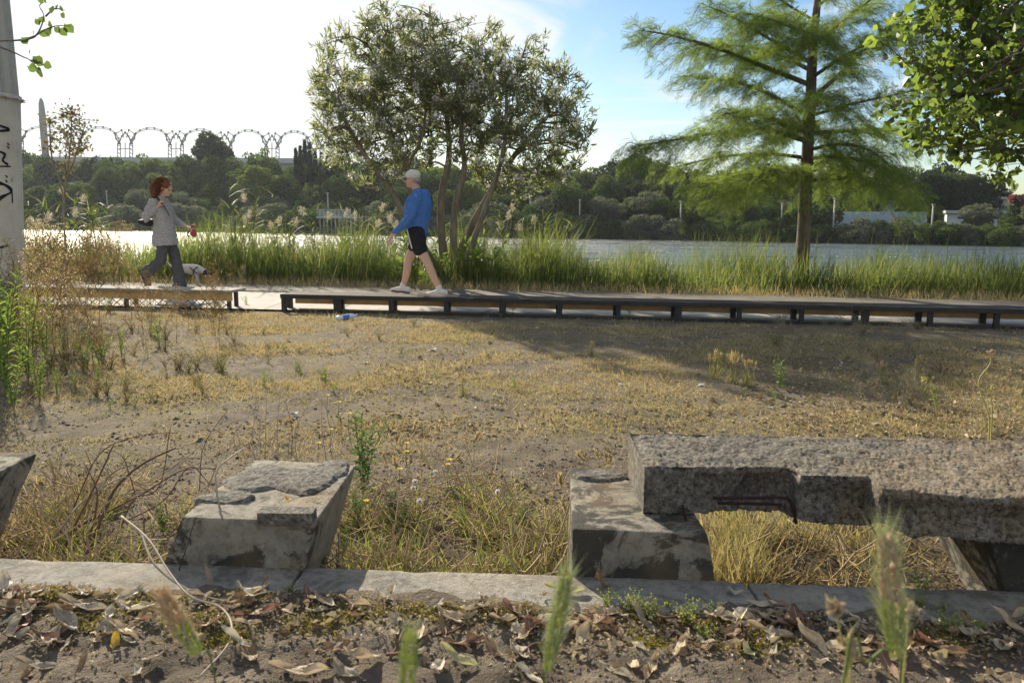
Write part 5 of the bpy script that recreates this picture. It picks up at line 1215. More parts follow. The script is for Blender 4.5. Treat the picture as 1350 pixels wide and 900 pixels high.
# field grass
def field_pts(n, y0, y1, f):
    out = []
    while len(out) < n:
        m = 4000; y = y0 + (y1 - y0) * rng.random(m) ** 1.15; x = rng.uniform(-.72, .72, m) * y * 1.05 + 0
        for a, b in zip(x, y):
            if b < rail_y(a) - .03 and rng.random() < f(a, b): out.append((a, b))
            if len(out) >= n: break
    P = np.array(out); return np.column_stack([P, [gz(a, b) - .004 for a, b in P]])
def dens(x, y):
    v = .34 + 2.0 * mnoise.fractal(Vector((x * .75, y * 1.2, 2)), .8, 2, 3); w = ss(3.2, 4.5, y); return max(.03, min(1, v)) * (w * .95 + .05)
P = field_pts(115000, 2.3, 9.3, dens); n = len(P)
mb = MB(); h = rng.uniform(.007, .026, n) * np.where(rng.random(n) < .05, 2.4, 1) * (1 + .12 * P[:, 1]).clip(1, 2)
blades(mb, P, h, .0022 * (1 + .16 * P[:, 1]), rng.uniform(.3, 1.6, n), rng, 0, BT2, BF2)
tag(mb.build('field_straw', M_dry), kind='stuff')
P = field_pts(16000, 2.5, 9.3, lambda x, y: .6 * (mnoise.noise(Vector((x * .7, y * .9, 8))) > .12)); n = len(P)
mb = MB(); blades(mb, P, rng.uniform(.012, .04, n), .004, rng.uniform(.2, 1.2, n), rng, 0, BT2, BF2); tag(mb.build('field_grass', M_olive), kind='stuff')
# ------------------------------------------------------------------ plants that stand alone
M_stem = plain('green_stem', (.15, .19, .06), .7); M_brown = plain('dry_brown_stem', (.20, .125, .065), .85); M_brown2 = plain('dead_tan_stem', (.42, .32, .20), .85)
def leafy(name, h, nst, L, Wd, col, seed, stemmat=None, every=26, dirz=.6, r=.004, fan=.25):
    rng = np.random.default_rng(seed); e = empty(name, (0, 0, -60)); sm, lm = MB(), MB(); TP, TD = [], []
    for k in range(nst):
        a = rng.uniform(0, 6.28); hh = h * rng.uniform(.65, 1); f = fan * rng.uniform(.2, 1) * h; S = spline([(0, 0, -.02), (f * .4 * math.cos(a), f * .4 * math.sin(a), hh * .55), (f * math.cos(a), f * math.sin(a), hh)], 9)
        tube(sm, S, np.linspace(r, r * .4, 9), 5, cap=False); m = int(every * hh / max(h, .01)); u = np.linspace(.12, 1, m)
        for i, w in enumerate(u):
            p = np.array([np.interp(w, np.linspace(0, 1, 9), S[:, j]) for j in range(3)]); b = a + i * 2.4; TP.append(p); TD.append((math.cos(b), math.sin(b), dirz + .9 * (w > .9)))
    TP, TD = np.array(TP), unit(np.array(TD)); n = len(TP); l = L * rng.uniform(.7, 1.15, n) * np.interp(TP[:, 2] / h, [0, .4, 1], [.8, 1, .6])
    inst(lm, LEAF, LEAF_F, TP, basis(TD, rng.normal(0, .4, n)), np.stack([l * Wd, l, l], 1))
    sm.build('stem', stemmat or M_stem, e, True); lm.build('leaves', col, e, True).name = 'foliage'; return e
def drystem(name, h, nb, seed, mat, r=.0035, heads=None):
    rng = np.random.default_rng(seed); e = empty(name, (0, 0, -60)); sm = MB(); hm = MB()
    S = spline([(0, 0, -.02), (rng.normal(0, .04) * h, rng.normal(0, .04) * h, h * .5), (rng.normal(0, .1) * h, rng.normal(0, .1) * h, h)], 10); tube(sm, S, np.linspace(r, r * .4, 10), 5); tips = [S[-1]]
    for k in range(nb):
        i = int(rng.uniform(3, 9)); a = rng.uniform(0, 6.28); l = h * rng.uniform(.12, .35); p = S[i]; q = p + np.array([math.cos(a), math.sin(a), rng.uniform(.5, 1.4)]) * l * .7
        T = spline([p, (p + q) / 2 + np.array([math.cos(a), math.sin(a), -.3]) * l * .1, q], 5); tube(sm, T, np.linspace(r * .6, r * .3, 5), 4, cap=False); tips += [q, T[2]]
    sm.build('stem', mat, e, True)
    if heads:
        P = np.repeat(np.array(tips), heads[1], 0) + rng.normal(0, heads[2], (len(tips) * heads[1], 3)); n = len(P)
        inst(hm, LANCE, LANCE_F, P, basis(unit(rng.normal(0, 1, (n, 3))), rng.uniform(0, 6, n)), np.stack([np.full(n, heads[3] * .45), np.full(n, heads[3]), np.full(n, heads[3])], 1)); hm.build('seed_heads', heads[0], e, True).name = 'foliage'
    return e
def finish(proto):
    for c in list(proto.children): bpy.data.objects.remove(c)
    bpy.data.objects.remove(proto)
def put(proto, px, py, hpx, h0, label, group=None, z=None, keep=False):
    p = gp(px, py, 0.0 if z is None else z); s = hpx * p.length * 1.0 / 1050 / h0
    s = (hpx * p.y / 1050) / h0; p.z = gz(p.x, p.y)
    return copy_tree(proto, p, random.uniform(0, 6.28), s, label, group)
tallw = [leafy('tall_weed', .8, 5, .085, .2, M_grn, s, None, 40, .7) for s in (1, 2, 3)]
gl = 'tall green weeds at the left edge'
pos = [(8, 520, 180, 'tallest bright green weed at the left edge in front of the lamp post'), (38, 500, 125, 'bright green leafy weed standing just right of the lamp post base'), (-15, 470, 130, 'green weed half cut by the left edge of the photograph'), (62, 480, 100, 'narrow green weed left of the brown dead stems'), (25, 455, 105, 'green weed close against the lamp post'), (18, 540, 110, 'lower green weed at the front of the left weed patch'), (52, 530, 70, 'short green weed at the front right of the left weed patch'), (85, 470, 60, 'small green weed among brown stems left of the bench'), (115, 490, 50, 'pale green weed between the dead brown stems'), (160, 470, 45, 'small green weed under the lattice bench front'), (-6, 430, 95, 'dense green weed top right against the post edge'), (30, 430, 60, 'pale weed in front of the post foot'), (75, 520, 40, 'green weed clump on the edge of the bare soil'), (100, 515, 34, 'lower weed clump at the edge of the bare soil'), (0, 500, 140, 'broad green weed behind the tallest one'), (48, 460, 90, 'weed with light tips right of the lamp post'), (130, 505, 30, 'dusty green weed before the dead stems')]
for i, (x, y, h, l) in enumerate(pos): put(tallw[i % 3], x, y, h, .8, l, gl)
dryw = [drystem('dead_weed', .7, 14, s, m, .0045, (M_dry if s % 2 else foliage('brown_bits%d' % s, [(.16, .09, .045), (.28, .18, .09)], .3), 14, .02, .016)) for s, m in ((1, M_brown), (2, M_brown), (3, M_brown2), (4, M_brown))]
used_w = 0
place_w = ['between the lamp post and the lattice bench', 'in front of the lattice bench', 'in front of the bench end', 'behind the twig tangle']
rd = random.Random(12)
for i in range(64):
    x = rd.uniform(20, 300) if i % 4 else rd.uniform(20, 130); y = rd.uniform(405, 500) if x < 210 else rd.uniform(415, 470); h = rd.uniform(50, 130) * (1 if x < 160 else .62)
    put(dryw[i % 4], x, y, h, .7, 'thin dead brown weed ' + (place_w[0] if x < 110 else place_w[1] if x < 240 else place_w[2]), 'dead weeds before the lattice bench ' + ('left' if x < 110 else 'middle' if x < 240 else 'end'))
for i in range(30):
    x = rd.uniform(25, 180) if i < 26 else rd.uniform(300, 350); Y = rd.uniform(11.9, 12.7); p = dp(x, 380, Y); p.z = gz(p.x, p.y)
    copy_tree(dryw[i % 4], p, rd.uniform(0, 6), rd.uniform(.75, 1.5) * (1 if i < 26 else .4), 'feathery dead weed on the verge beyond the path, ' + ('left of the woman' if x < 190 else 'right of the white dog'), 'dead weeds beyond the path ' + ('left' if x < 190 else 'dog'))
smallw = [leafy('green_weed', .25, 4, .06, .3, M_grn, s, None, 13, .5, .003, .5) for s in (21, 22)]
sw = [(1028, 512, 40, 'bright green leafy weed in the straw left of the shadow edge', 1), (1020, 528, 18, 'low green sprout at the foot of the bright green weed', 0), (680, 515, 22, 'lone small green sprout in the middle of the straw field', 0), (348, 510, 24, 'small green sprout right of the dead weeds', 1), (396, 490, 20, 'green sprout in a trio behind the yellow flowers, left one', 0), (430, 505, 26, 'green sprout in a trio behind the yellow flowers, tallest', 1), (440, 520, 16, 'green sprout in a trio behind the yellow flowers, lowest', 0),
      (945, 492, 34, 'yellowish green weed beside the dry barley tuft on the right', 1), (374, 462, 14, 'tiny green sprout left of the blue bottle', 0), (616, 452, 14, 'tiny green sprout under the shade of the rail', 0), (133, 480, 46, 'green weed with broad shoots among dead stems', 0), (210, 455, 36, 'green weed in front of the lattice bench end', 1), (575, 500, 12, 'tiny sprout left of the lone green one', 0), (1232, 535, 30, 'green weed in the tree shade at the right', 1), (980, 520, 14, 'small green tuft below the barley tuft', 0), (178, 535, 18, 'olive cushion plant on bare soil at the left', 0), (145, 540, 14, 'low olive cushion plant on bare soil, left of its twin', 0), (830, 415, 16, 'climbing weed at the rail beside a dark post', 1), (660, 418, 12, 'small weed under the rail near its middle', 0), (1078, 410, 14, 'weed growing through the rail near the conifer', 1), (985, 385, 14, 'weed tuft on the path side of the rail', 0), (440, 402, 12, 'weed at the left part of the rail', 0), (325, 402, 14, 'green weed on the path between bench and rail', 1)]
for x, y, h, l, k in sw: put(smallw[k], x, y, h, .25, l, 'green sprouts in the straw field')
bankw = smallw[0]
for i, (px, s) in enumerate([(530, 3.0), (548, 3.6), (575, 2.2), (612, 2.6), (636, 3.4), (655, 2.4), (520, 2.0), (500, 1.8), (440, 1.8), (1085, 1.2), (1010, 1.0), (1110, 1.3), (585, 3.4), (545, 4.2), (640, 3.6)]):
    p = dp(px, 360, 12.9 + .05 * (i % 3)); p.z = gz(p.x, p.y); copy_tree(smallw[i % 2], p, i, s, 'leafy light green shoots at the foot of the ' + ('flowering tree' if px < 700 else 'conifer'), 'leafy shoots at the foot of the ' + ('flowering tree' if px < 700 else 'conifer'))
scr = [leafy('scrub_weed', .18, 9, .035, .3, foliage('dusty_leaf', [(.12, .13, .06), (.20, .20, .09), (.30, .25, .14)], .35), 61, M_brown, 16, .35, .0025, .8), leafy('scrub_weed', .18, 10, .03, .25, foliage('rusty_scrub_leaf', [(.14, .09, .05), (.26, .19, .10), (.20, .20, .08)], .3), 62, M_brown, 15, .35, .0025, .9)]
rd = random.Random(44)
for i in range(95):
    if i < 60: x, y = rd.uniform(15, 310), rd.uniform(408, 530); h = rd.uniform(12, 30); w = ('at the left, before the lamp post' if x < 110 else 'before the lattice bench' if x < 230 else 'before the bench end')
    elif i < 78: x, y = rd.uniform(310, 560), rd.uniform(412, 520); h = rd.uniform(7, 15); w = 'in the left half of the straw field'
    else: x, y = rd.uniform(900, 1345), rd.uniform(430, 540); h = rd.uniform(9, 22); w = 'in the tree shade at the right'
    put(scr[i % 2], x, y, h, .18, ('dusty green' if i % 2 == 0 else 'brownish') + ' low scrub weed ' + w, ('dusty' if i % 2 == 0 else 'brown') + ' scrub weeds ' + w)
# dry barley tuft, umbel weeds on the right
def barleytuft(seed, n=14, h=.3):
    rng = np.random.default_rng(seed); e = empty('barley_tuft', (0, 0, -60)); mb = MB(); P = rng.normal(0, .05, (n * 4, 3)); P[:, 2] = 0
    blades(mb, P, rng.uniform(.5, .9, n * 4) * h, .006, .3, rng, 0); sm = MB()
    for k in range(n):
        a = rng.uniform(0, 6.28); q = np.array([math.cos(a) * .06, math.sin(a) * .06, 0]) * rng.random(); t_ = q * 2 + np.array([0, 0, h * rng.uniform(.7, 1)]); tube(mb, [q, (q + t_) / 2, t_], .0018, 3, cap=False)
        m = 26; u = rng.random(m); PP = t_ + np.array([0, 0, 1]) * (u * .09)[:, None]; inst(sm, LANCE, LANCE_F, PP, basis(unit(np.array([0, 0, 1.2]) + rng.normal(0, .4, (m, 3))), rng.uniform(0, 6, m)), np.stack([np.full(m, .006), rng.uniform(.03, .06, m), np.full(m, .02)], 1))
    mb.build('stalks', M_olive, e, True).name = 'stem'; sm.build('ear', M_dry, e, True); return e
bt = barleytuft(3)
for x, y, h, l in [(968, 505, 44, 'dry barley tuft with pale ears at the edge of the tree shade'), (985, 508, 36, 'shorter barley tuft right beside the pale eared one'), (942, 500, 40, 'greenish barley tuft left of the pale eared one'), (88, 470, 50, 'dry grass tuft among the left weeds'), (610, 520, 26, 'small dry grass tuft in the field centre'), (780, 470, 20, 'straw tuft left of the shade edge'), (1210, 500, 34, 'grass tuft in the tree shade, left of the umbel weed'), (1160, 505, 30, 'thin grass tuft in the tree shade centre')]:
    put(bt, x, y, h, .38, l)
def px_stem(mb, pts, r, Y=None, z=0.0, sides=6):
    b = gp(pts[0][0], pts[0][1], z); P = [b]
    for q in pts[1:]: P.append(dp(q[0], q[1], b.y + (q[2] if len(q) > 2 else 0)))
    tube(mb, spline(P, 5 * len(P)), np.linspace(r, r * .55, 5 * len(P)), sides); return P
M_ystem = plain('yellow_green_stem', (.42, .38, .12), .7)
b = gp(1303, 585, .0); e = empty('umbel_weed', (b.x, b.y, 0), 'tall dry umbel weed with curled top behind the slab at the right', 'weed')
mb = MB(); p1 = px_stem(mb, [(1303, 590), (1304, 550), (1294, 520), (1291, 500), (1305, 480), (1306, 466)], .0045); p2 = px_stem(mb, [(1306, 590), (1308, 540), (1306, 515), (1312, 505, .05), (1330, 495, .1)], .004); px_stem(mb, [(1306, 560), (1300, 520), (1284, 505, .1)], .002); mb.build('stem', M_ystem, e)
mb = MB(); P = np.array([list(p1[-1]), list(p2[-1]), list(p2[-2]), list(dp(1284, 505, b.y))]); P0 = P
for c_ in P0:
    mb = MB(); P = c_ + rng.normal(0, .008, (40, 3)); inst(mb, LANCE, LANCE_F, P, basis(unit(rng.normal(0, 1, P.shape)), rng.uniform(0, 6, 40)), np.stack([np.full(40, .006), np.full(40, .024), np.full(40, .01)], 1)); mb.build('umbel', M_brown2, e)
b = gp(1235, 545, .0); e = empty('umbel_weed', (b.x, b.y, 0), 'short yellow stemmed weed left of the tall umbel weed', 'weed')
mb = MB(); p1 = px_stem(mb, [(1236, 548), (1230, 520), (1222, 500)], .004); mb.build('stem', M_ystem, e); mb = MB(); P = np.repeat(np.array([list(p1[-1])]), 30, 0) + rng.normal(0, .02, (30, 3)); inst(mb, LANCE, LANCE_F, P, basis(unit(rng.normal(0, 1, P.shape)), rng.uniform(0, 6, 30)), np.full(30, .02)); mb.build('umbel', M_olive, e)
M_greyw = foliage('grey_dead_leaf', [(.16, .14, .11), (.28, .25, .20)], .2)
gw = [drystem('grey_weed', .3, 18, s, plain('grey_stem%d' % s, (.22, .19, .14), .9), .0025, (M_greyw, 12, .016, .012)) for s in (31, 32)]
rd = random.Random(5)
for i in range(30):
    x, y = (rd.uniform(1020, 1200), rd.uniform(440, 480)) if i < 16 else (rd.uniform(1130, 1340), rd.uniform(490, 560)); put(gw[i % 2], x, y, rd.uniform(22, 46), .3, 'low grey dead weed in the conifer shade ' + ('near the rail' if i < 16 else 'behind the slab'), 'grey dead weeds in the shade ' + ('rail' if i < 16 else 'slab'))
# ------------------------------------------------------------------ vegetation behind the kerb
rng = np.random.default_rng(91)
def zonepts(n, px0, px1, py0, py1, z=0.):
    out = []
    for _ in range(n):
        p = gp(rng.uniform(px0, px1), rng.uniform(py0, py1), z); 
        if rng.random() > (.45 + 1.5 * mnoise.noise(Vector((p.x * 3.2, p.y * 3.2, 5)))): continue
        if p.y > kerb_b(p.x) + .03: out.append((p.x, p.y, gz(p.x, p.y)))
    return np.array(out)
def tussock(name, zones, mat, h, w, lean, tagm, bend=1.0):
    mb = MB()
    for (n, a, b, c, d) in zones:
        P = zonepts(n, a, b, c, d); m = len(P); blades(mb, P, rng.uniform(h[0], h[1], m), rng.uniform(w * .6, w * 1.3, m), rng.uniform(lean[0], lean[1], m), rng, bend=bend)
    return tag(mb.build(name, mat), tagm, 'grass', kind='stuff')
tussock('matted_dry_grass', [(3200, 440, 750, 690, 800), (1500, 450, 750, 665, 720), (2800, -40, 240, 660, 790), (1600, 930, 1260, 700, 800)], M_dry, (.05, .17), .004, (.9, 3.2), 'matted dry grass filling the gap behind the kerb', 1.6)
M_deadg = foliage('dead_grass', [(.05, .034, .022), (.11, .075, .045), (.24, .175, .11)], .2, .8, .1)
tussock('brown_dead_grass', [(2400, 430, 750, 690, 800), (900, 450, 750, 660, 700), (1900, -40, 250, 650, 790), (800, 930, 1260, 700, 800)], M_deadg, (.05, .16), .0035, (.9, 4.0), 'brown matted dead grass under the paler stalks', 1.7)
tussock('fading_green_grass', [(3000, 440, 750, 690, 800), (500, 460, 700, 650, 700), (1300, 40, 250, 670, 780)], foliage('grass_mix', [(.12, .15, .045), (.20, .23, .07), (.32, .31, .13)], .4, .7, .2), (.06, .19), .004, (.4, 1.8), 'yellow green grass blades between the dry stalks', 1.4)
tussock('opening_grass', [(2300, 925, 1180, 640, 725), (900, 925, 1000, 690, 790)], foliage('golden_grass', [(.34, .27, .15), (.50, .42, .26), (.26, .24, .13)], .3, .7, .2), (.08, .22), .004, (.1, 1.0), 'golden grass seen through the opening under the slab', .8)
tussock('low_dry_grass', [(500, 480, 740, 625, 680), (1000, 0, 300, 630, 700)], M_dry, (.03, .10), .004, (.5, 2.0), 'short dry grass on the bare soil behind the kerb')
# broken straws lying criss-cross
M_lit = foliage('dead_brown_leaf', [(.14, .09, .055), (.27, .19, .12), (.46, .37, .25), (.20, .13, .08)], .15, .8, .15)
M_litp = foliage('pale_dead_leaf', [(.36, .28, .19), (.52, .44, .33), (.30, .21, .14)], .18, .75, .2)
mb = MB(); P = np.vstack([zonepts(800, 440, 750, 640, 790), zonepts(650, -20, 250, 640, 790), zonepts(150, 930, 1250, 700, 790)])
for p in P:
    a = rng.uniform(0, 6.28); L = rng.uniform(.08, .32); z = p[2] + rng.uniform(.01, .16); q = p + np.array([math.cos(a) * L, math.sin(a) * L * .6, 0]); q[1] = max(q[1], kerb_b(q[0]) + .02)
    tube(mb, spline([(p[0], p[1], z), tuple((np.array([p[0], p[1], z]) + q) / 2 + rng.normal(0, .02, 3)), (q[0], q[1], z + rng.uniform(-.05, .08))], 6), rng.uniform(.0012, .003), 4, cap=False)
tag(mb.build('straw_litter', M_brown2), 'broken straws lying across each other behind the kerb', 'straw', kind='stuff')
# litter: crumbs of leaf and bark on the front soil and in the gap
def chips(n, f, size, mats, name, lab, zoff=.004, flat=.5):
    mb = MB(); out = []
    while len(out) < n:
        q = f()
        if q is not None: out.append(q)
    P = np.array(out); m = len(P); d = unit(np.column_stack([rng.normal(0, 1, m), rng.normal(0, 1, m), rng.normal(0, flat * .5, m)]))
    s = rng.uniform(size[0], size[1], m) * (1 + (rng.random(m) < .08) * .8); T = LEAF * np.array([1, 1, 2.2]); B = basis(d, rng.normal(0, flat, m))
    sel = rng.random(m) < .5
    for k in (0, 1):
        q = sel if k else ~sel; inst(mb, T, LEAF_F, P[q], B[q], np.stack([s[q] * rng.uniform(.35, .9, q.sum()), s[q], s[q]], 1), k)
    return tag(mb.build(name, mats), lab, 'litter', kind='stuff')
def front():
    x, y = rng.uniform(-1.9, 1.9), rng.uniform(1.2, 1.95)
    if y > kerb_f(x) + .005: return None
    v = mnoise.fractal(Vector((x * 2.2, y * 3, 4)), 1, 2, 3) * .5 + .5; edge = ss(kerb_f(x) - .34, kerb_f(x) - .02, y)
    if rng.random() > v * .40 + edge * 1.0 - .16: return None
    return (x, y, gz(x, y) + .002 + rng.random() * .012 * edge)
chips(8000, front, (.003, .012), [M_lit, M_litp], 'leaf_crumbs', 'crumbled leaves and bark scattered on the soil before the kerb')
chips(420, front, (.012, .032), [M_lit, M_litp], 'leaf_litter', 'small torn dead leaves lying along the kerb', .01, .6)
def behind():
    p = gp(rng.uniform(-60, 1360), rng.uniform(560, 800), 0)
    if p.y < kerb_b(p.x) + .03 or p.y > 4: return None
    return (p.x, p.y, gz(p.x, p.y) + .004) if rng.random() < .3 + 1.2 * mnoise.noise(Vector((p.x * 2, p.y * 2, 1))) else None
chips(8000, behind, (.005, .018), [M_lit, M_litp], 'ground_litter', 'scattered leaf fragments on the bare soil behind the kerb')
def far():
    p = gp(rng.uniform(0, 1350), rng.uniform(430, 580), 0); return (p.x, p.y, gz(p.x, p.y) + .006) if rng.random() < .2 + mnoise.noise(Vector((p.x, p.y, 6))) + (.5 if p.x > 1.5 and p.y < 7 else 0) else None
chips(8000, far, (.010, .032), [M_litp, M_lit], 'field_litter', 'dead leaves scattered over the straw field', .006, .6)
# moss on the front soil
M_moss = foliage('dry_moss', [(.16, .14, .035), (.24, .21, .05), (.32, .26, .07)], .25, .9, .1)
mb = MB(); P = []
cs = [(90, 775, .05), (140, 790, .08), (60, 800, .05), (200, 800, .07), (250, 830, .06), (300, 850, .04), (120, 830, .05), (610, 815, .06), (560, 812, .05), (680, 820, .05), (870, 815, .07), (960, 830, .05), (1240, 850, .06), (330, 790, .03), (1000, 855, .06), (850, 850, .04), (420, 830, .05), (480, 815, .05)]
while len(P) < 9000:
    c = cs[rng.integers(len(cs))]; q = gp(c[0], c[1], TERR); x, y = q.x + rng.normal(0, c[2] * .8), q.y + rng.normal(0, c[2] * .5)
    if y < kerb_f(x) + .01: P.append((x, y, gz(x, y) - .002))
P = np.array(P); n = len(P); blades(mb, P, rng.uniform(.006, .018, n), .004, rng.uniform(.2, 2.5, n), rng, 0, BT2, BF2); tag(mb.build('moss', M_moss), 'dry yellow moss patches on the front soil', 'moss', kind='stuff')
# pebbles
mb = MB(); P = []
while len(P) < 1700:
    if rng.random() < .5: x, y = rng.uniform(-1.8, 1.8), rng.uniform(1.2, 1.85)
    else: q = gp(rng.uniform(-50, 1400), rng.uniform(470, 740), 0); x, y = q.x, q.y
    if kerb_f(x) < y < kerb_b(x) + .02: continue
    P.append((x, y, gz(x, y)))
P = np.array(P); n = len(P); s = rng.uniform(.0015, .0055, n) * np.where(rng.random(n) < .04, 2.2, 1) * np.where(P[:, 1] > 2.2, 1.5, 1)
T = np.array([(1,0,0),(0,1,0),(-1,0,0),(0,-1,0),(0,0,.7),(.6,.6,.35),(-.6,.6,.35),(-.6,-.6,.35),(.6,-.6,.35)]); 
F = [(0,5,4),(5,1,4),(1,6,4),(6,2,4),(2,7,4),(7,3,4),(3,8,4),(8,0,4)]
inst(mb, T, F, P, basis(unit(np.column_stack([rng.normal(0, 1, (n, 2)), rng.normal(0, .1, n)]))), np.stack([s, s * rng.uniform(.6, 1.3, n), s], 1), 0, True)
tag(mb.build('gravel', plain('small_stone', (.21, .175, .135), .9, .2, .4, 30)), 'small stones and clods scattered on the soil', 'gravel', kind='stuff')
mb = MB(); P = []
while len(P) < 9000:
    if rng.random() < .62: x, y = rng.uniform(-1.8, 1.8), rng.uniform(1.2, 1.88)
    else: q = gp(rng.uniform(-50, 1400), rng.uniform(520, 700), 0); x, y = q.x, q.y
    if kerb_f(x) + .02 < y < kerb_b(x) + .02 or mnoise.noise(Vector((x * 5, y * 5, 3))) < -.05: continue
    P.append((x, y, gz(x, y) - .002))
P = np.array(P); n = len(P); s = rng.uniform(.002, .0075, n) * np.where(rng.random(n) < .03, 2.0, 1) * np.where(P[:, 1] > 2.2, 1.6, 1)
inst(mb, T, F, P, basis(unit(np.column_stack([rng.normal(0, 1, (n, 2)), rng.normal(0, .3, n)]))), np.stack([s, s * rng.uniform(.6, 1.3, n), s], 1), 0, False)
tag(mb.build('dirt_clods', M_soil), 'crumbly clods of dry earth on the bare soil', 'soil', kind='stuff')
# ------------------------------------------------------------------ single fallen leaves in front
def dead_leaf(mats, L, W, curl, fold, seed):
    """curled elliptical leaf lying along +y, modelled as a curved grid with thickness of its own"""
    r = random.Random(seed); nu, nv = 14, 7; V = []
    for i in range(nu):
        u = i / (nu - 1); w = W * (math.sin(math.pi * (u * .96 + .02)) ** .75) * (1 - .25 * u) / 2
        for j in range(nv):
            v = (j / (nv - 1)) * 2 - 1; a = v * fold; x = w * (math.sin(a) / fold if fold > .05 else v)
            z = w * (1 - math.cos(a)) / max(fold, .05) + curl * L * (u - .5) ** 2 + .006 * math.sin(u * 9 + v * 3 + seed) * abs(v) + .10 * W * mnoise.noise(Vector((u * 3, v * 2, seed)))
            V.append((x + .06 * L * math.sin(u * 2.2 + seed), (u - .5) * L, z))
    f = [(i * nv + j, i * nv + j + 1, (i + 1) * nv + j + 1, (i + 1) * nv + j) for i in range(nu - 1) for j in range(nv - 1)]
    V = np.array(V); V[:, 2] -= V[:, 2].min() - .001
    mb = MB(); mb.add(V, f, 0, True); b = len(V) - (nv + 1) // 2; 
    e = mb
    return e, V
def leafmat(name, c1, c2, tr=.25):
    t = NT(name); co = objco(t); n = t.noise(45, 5, .7, co); n2 = t.noise(9, 4, .6, co)
    c = t.mix(t.ramp(n2, [(.35, 0.0), (.65, 1.0)]), c1, c2); c = t.mix(t.math('MULTIPLY', t.ramp(n, [(.55, 0.0), (.66, 1.0)]), .6), c, tuple(x * .35 for x in c1))
    s = t.n('ShaderNodeSeparateXYZ'); t.l(co, s.inputs[0]); w = t.n('ShaderNodeTexWave'); w.inputs['Scale'].default_value = 60; w.inputs['Distortion'].default_value = 2; t.l(co, w.inputs['Vector'])
    p = t.pr(c, .6, .35, t.bump(t.math('ADD', n, t.math('MULTIPLY', w.outputs['Fac'], .3)), .5, .003)); trn = t.n('ShaderNodeBsdfTranslucent'); t.l(c, trn.inputs[0]); m = t.n('ShaderNodeMixShader'); m.inputs[0].default_value = tr; t.l(p.outputs[0], m.inputs[1]); t.l(trn.outputs[0], m.inputs[2]); return t.done(m)
LM = {'tan': leafmat('tan_leaf', (.44, .33, .20), (.60, .49, .33)), 'pale': leafmat('pale_leaf', (.52, .45, .33), (.68, .61, .47)), 'brown': leafmat('brown_leaf', (.20, .12, .07), (.33, .22, .13)), 'red': leafmat('red_brown_leaf', (.18, .085, .055), (.32, .19, .13)), 'yellow': leafmat('yellow_leaf', (.55, .36, .04), (.66, .48, .08), .3), 'grey': leafmat('grey_brown_leaf', (.30, .25, .18), (.44, .38, .29)), 'cream': leafmat('greenish_leaf', (.42, .40, .18), (.58, .54, .30), .3)}
M_mid = plain('leaf_midrib', (.50, .42, .30), .7)
shapes = []
for k, (L, W, cu, fo) in enumerate([(.10, .045, .5, .9), (.11, .035, .3, 1.5), (.085, .05, .7, .6), (.12, .04, .25, 1.1), (.07, .04, .9, .8)]): shapes.append(dead_leaf(None, L, W, cu, fo, k * 7 + 1))
cache = {}
def leafobj(k, mat):
    if (k, mat) not in cache:
        mb, V = shapes[k]; o = mb.build('fallen_leaf', LM[mat]); nu, nv = 14, 7
        mid = V[np.arange(nu) * nv + nv // 2]; r = MB(); tube(r, [tuple(mid[0] - np.array([0, .018, -.002]))] + [tuple(p + np.array([0, 0, .0006])) for p in mid[:-1]], .0009, 4); c = r.build('midrib', M_mid, o, True)
        cache[(k, mat)] = o; return o, True
    return cache[(k, mat)], False
def lay(px, py, k, mat, s, rz, tilt, label, z=None, group=None, roll=0):
    p = gp(px, py, TERR if z is None else z); o, first = leafobj(k, mat)
    if not first:
        c = o.copy(); COL.objects.link(c)
        for ch in o.children: q = ch.copy(); COL.objects.link(q); q.parent = c
        o = c
    zz = gz(p.x, p.y) if z is None else z
    if kerb_f(p.x) < p.y < kerb_b(p.x): zz = max(zz, TERR + .004)
    o.location = (p.x, p.y, zz + .002 + abs(math.sin(tilt)) * .03 * s); o.rotation_euler = (tilt, roll, rz); o.scale = (s, s, s); tag(o, label, 'leaf', group)
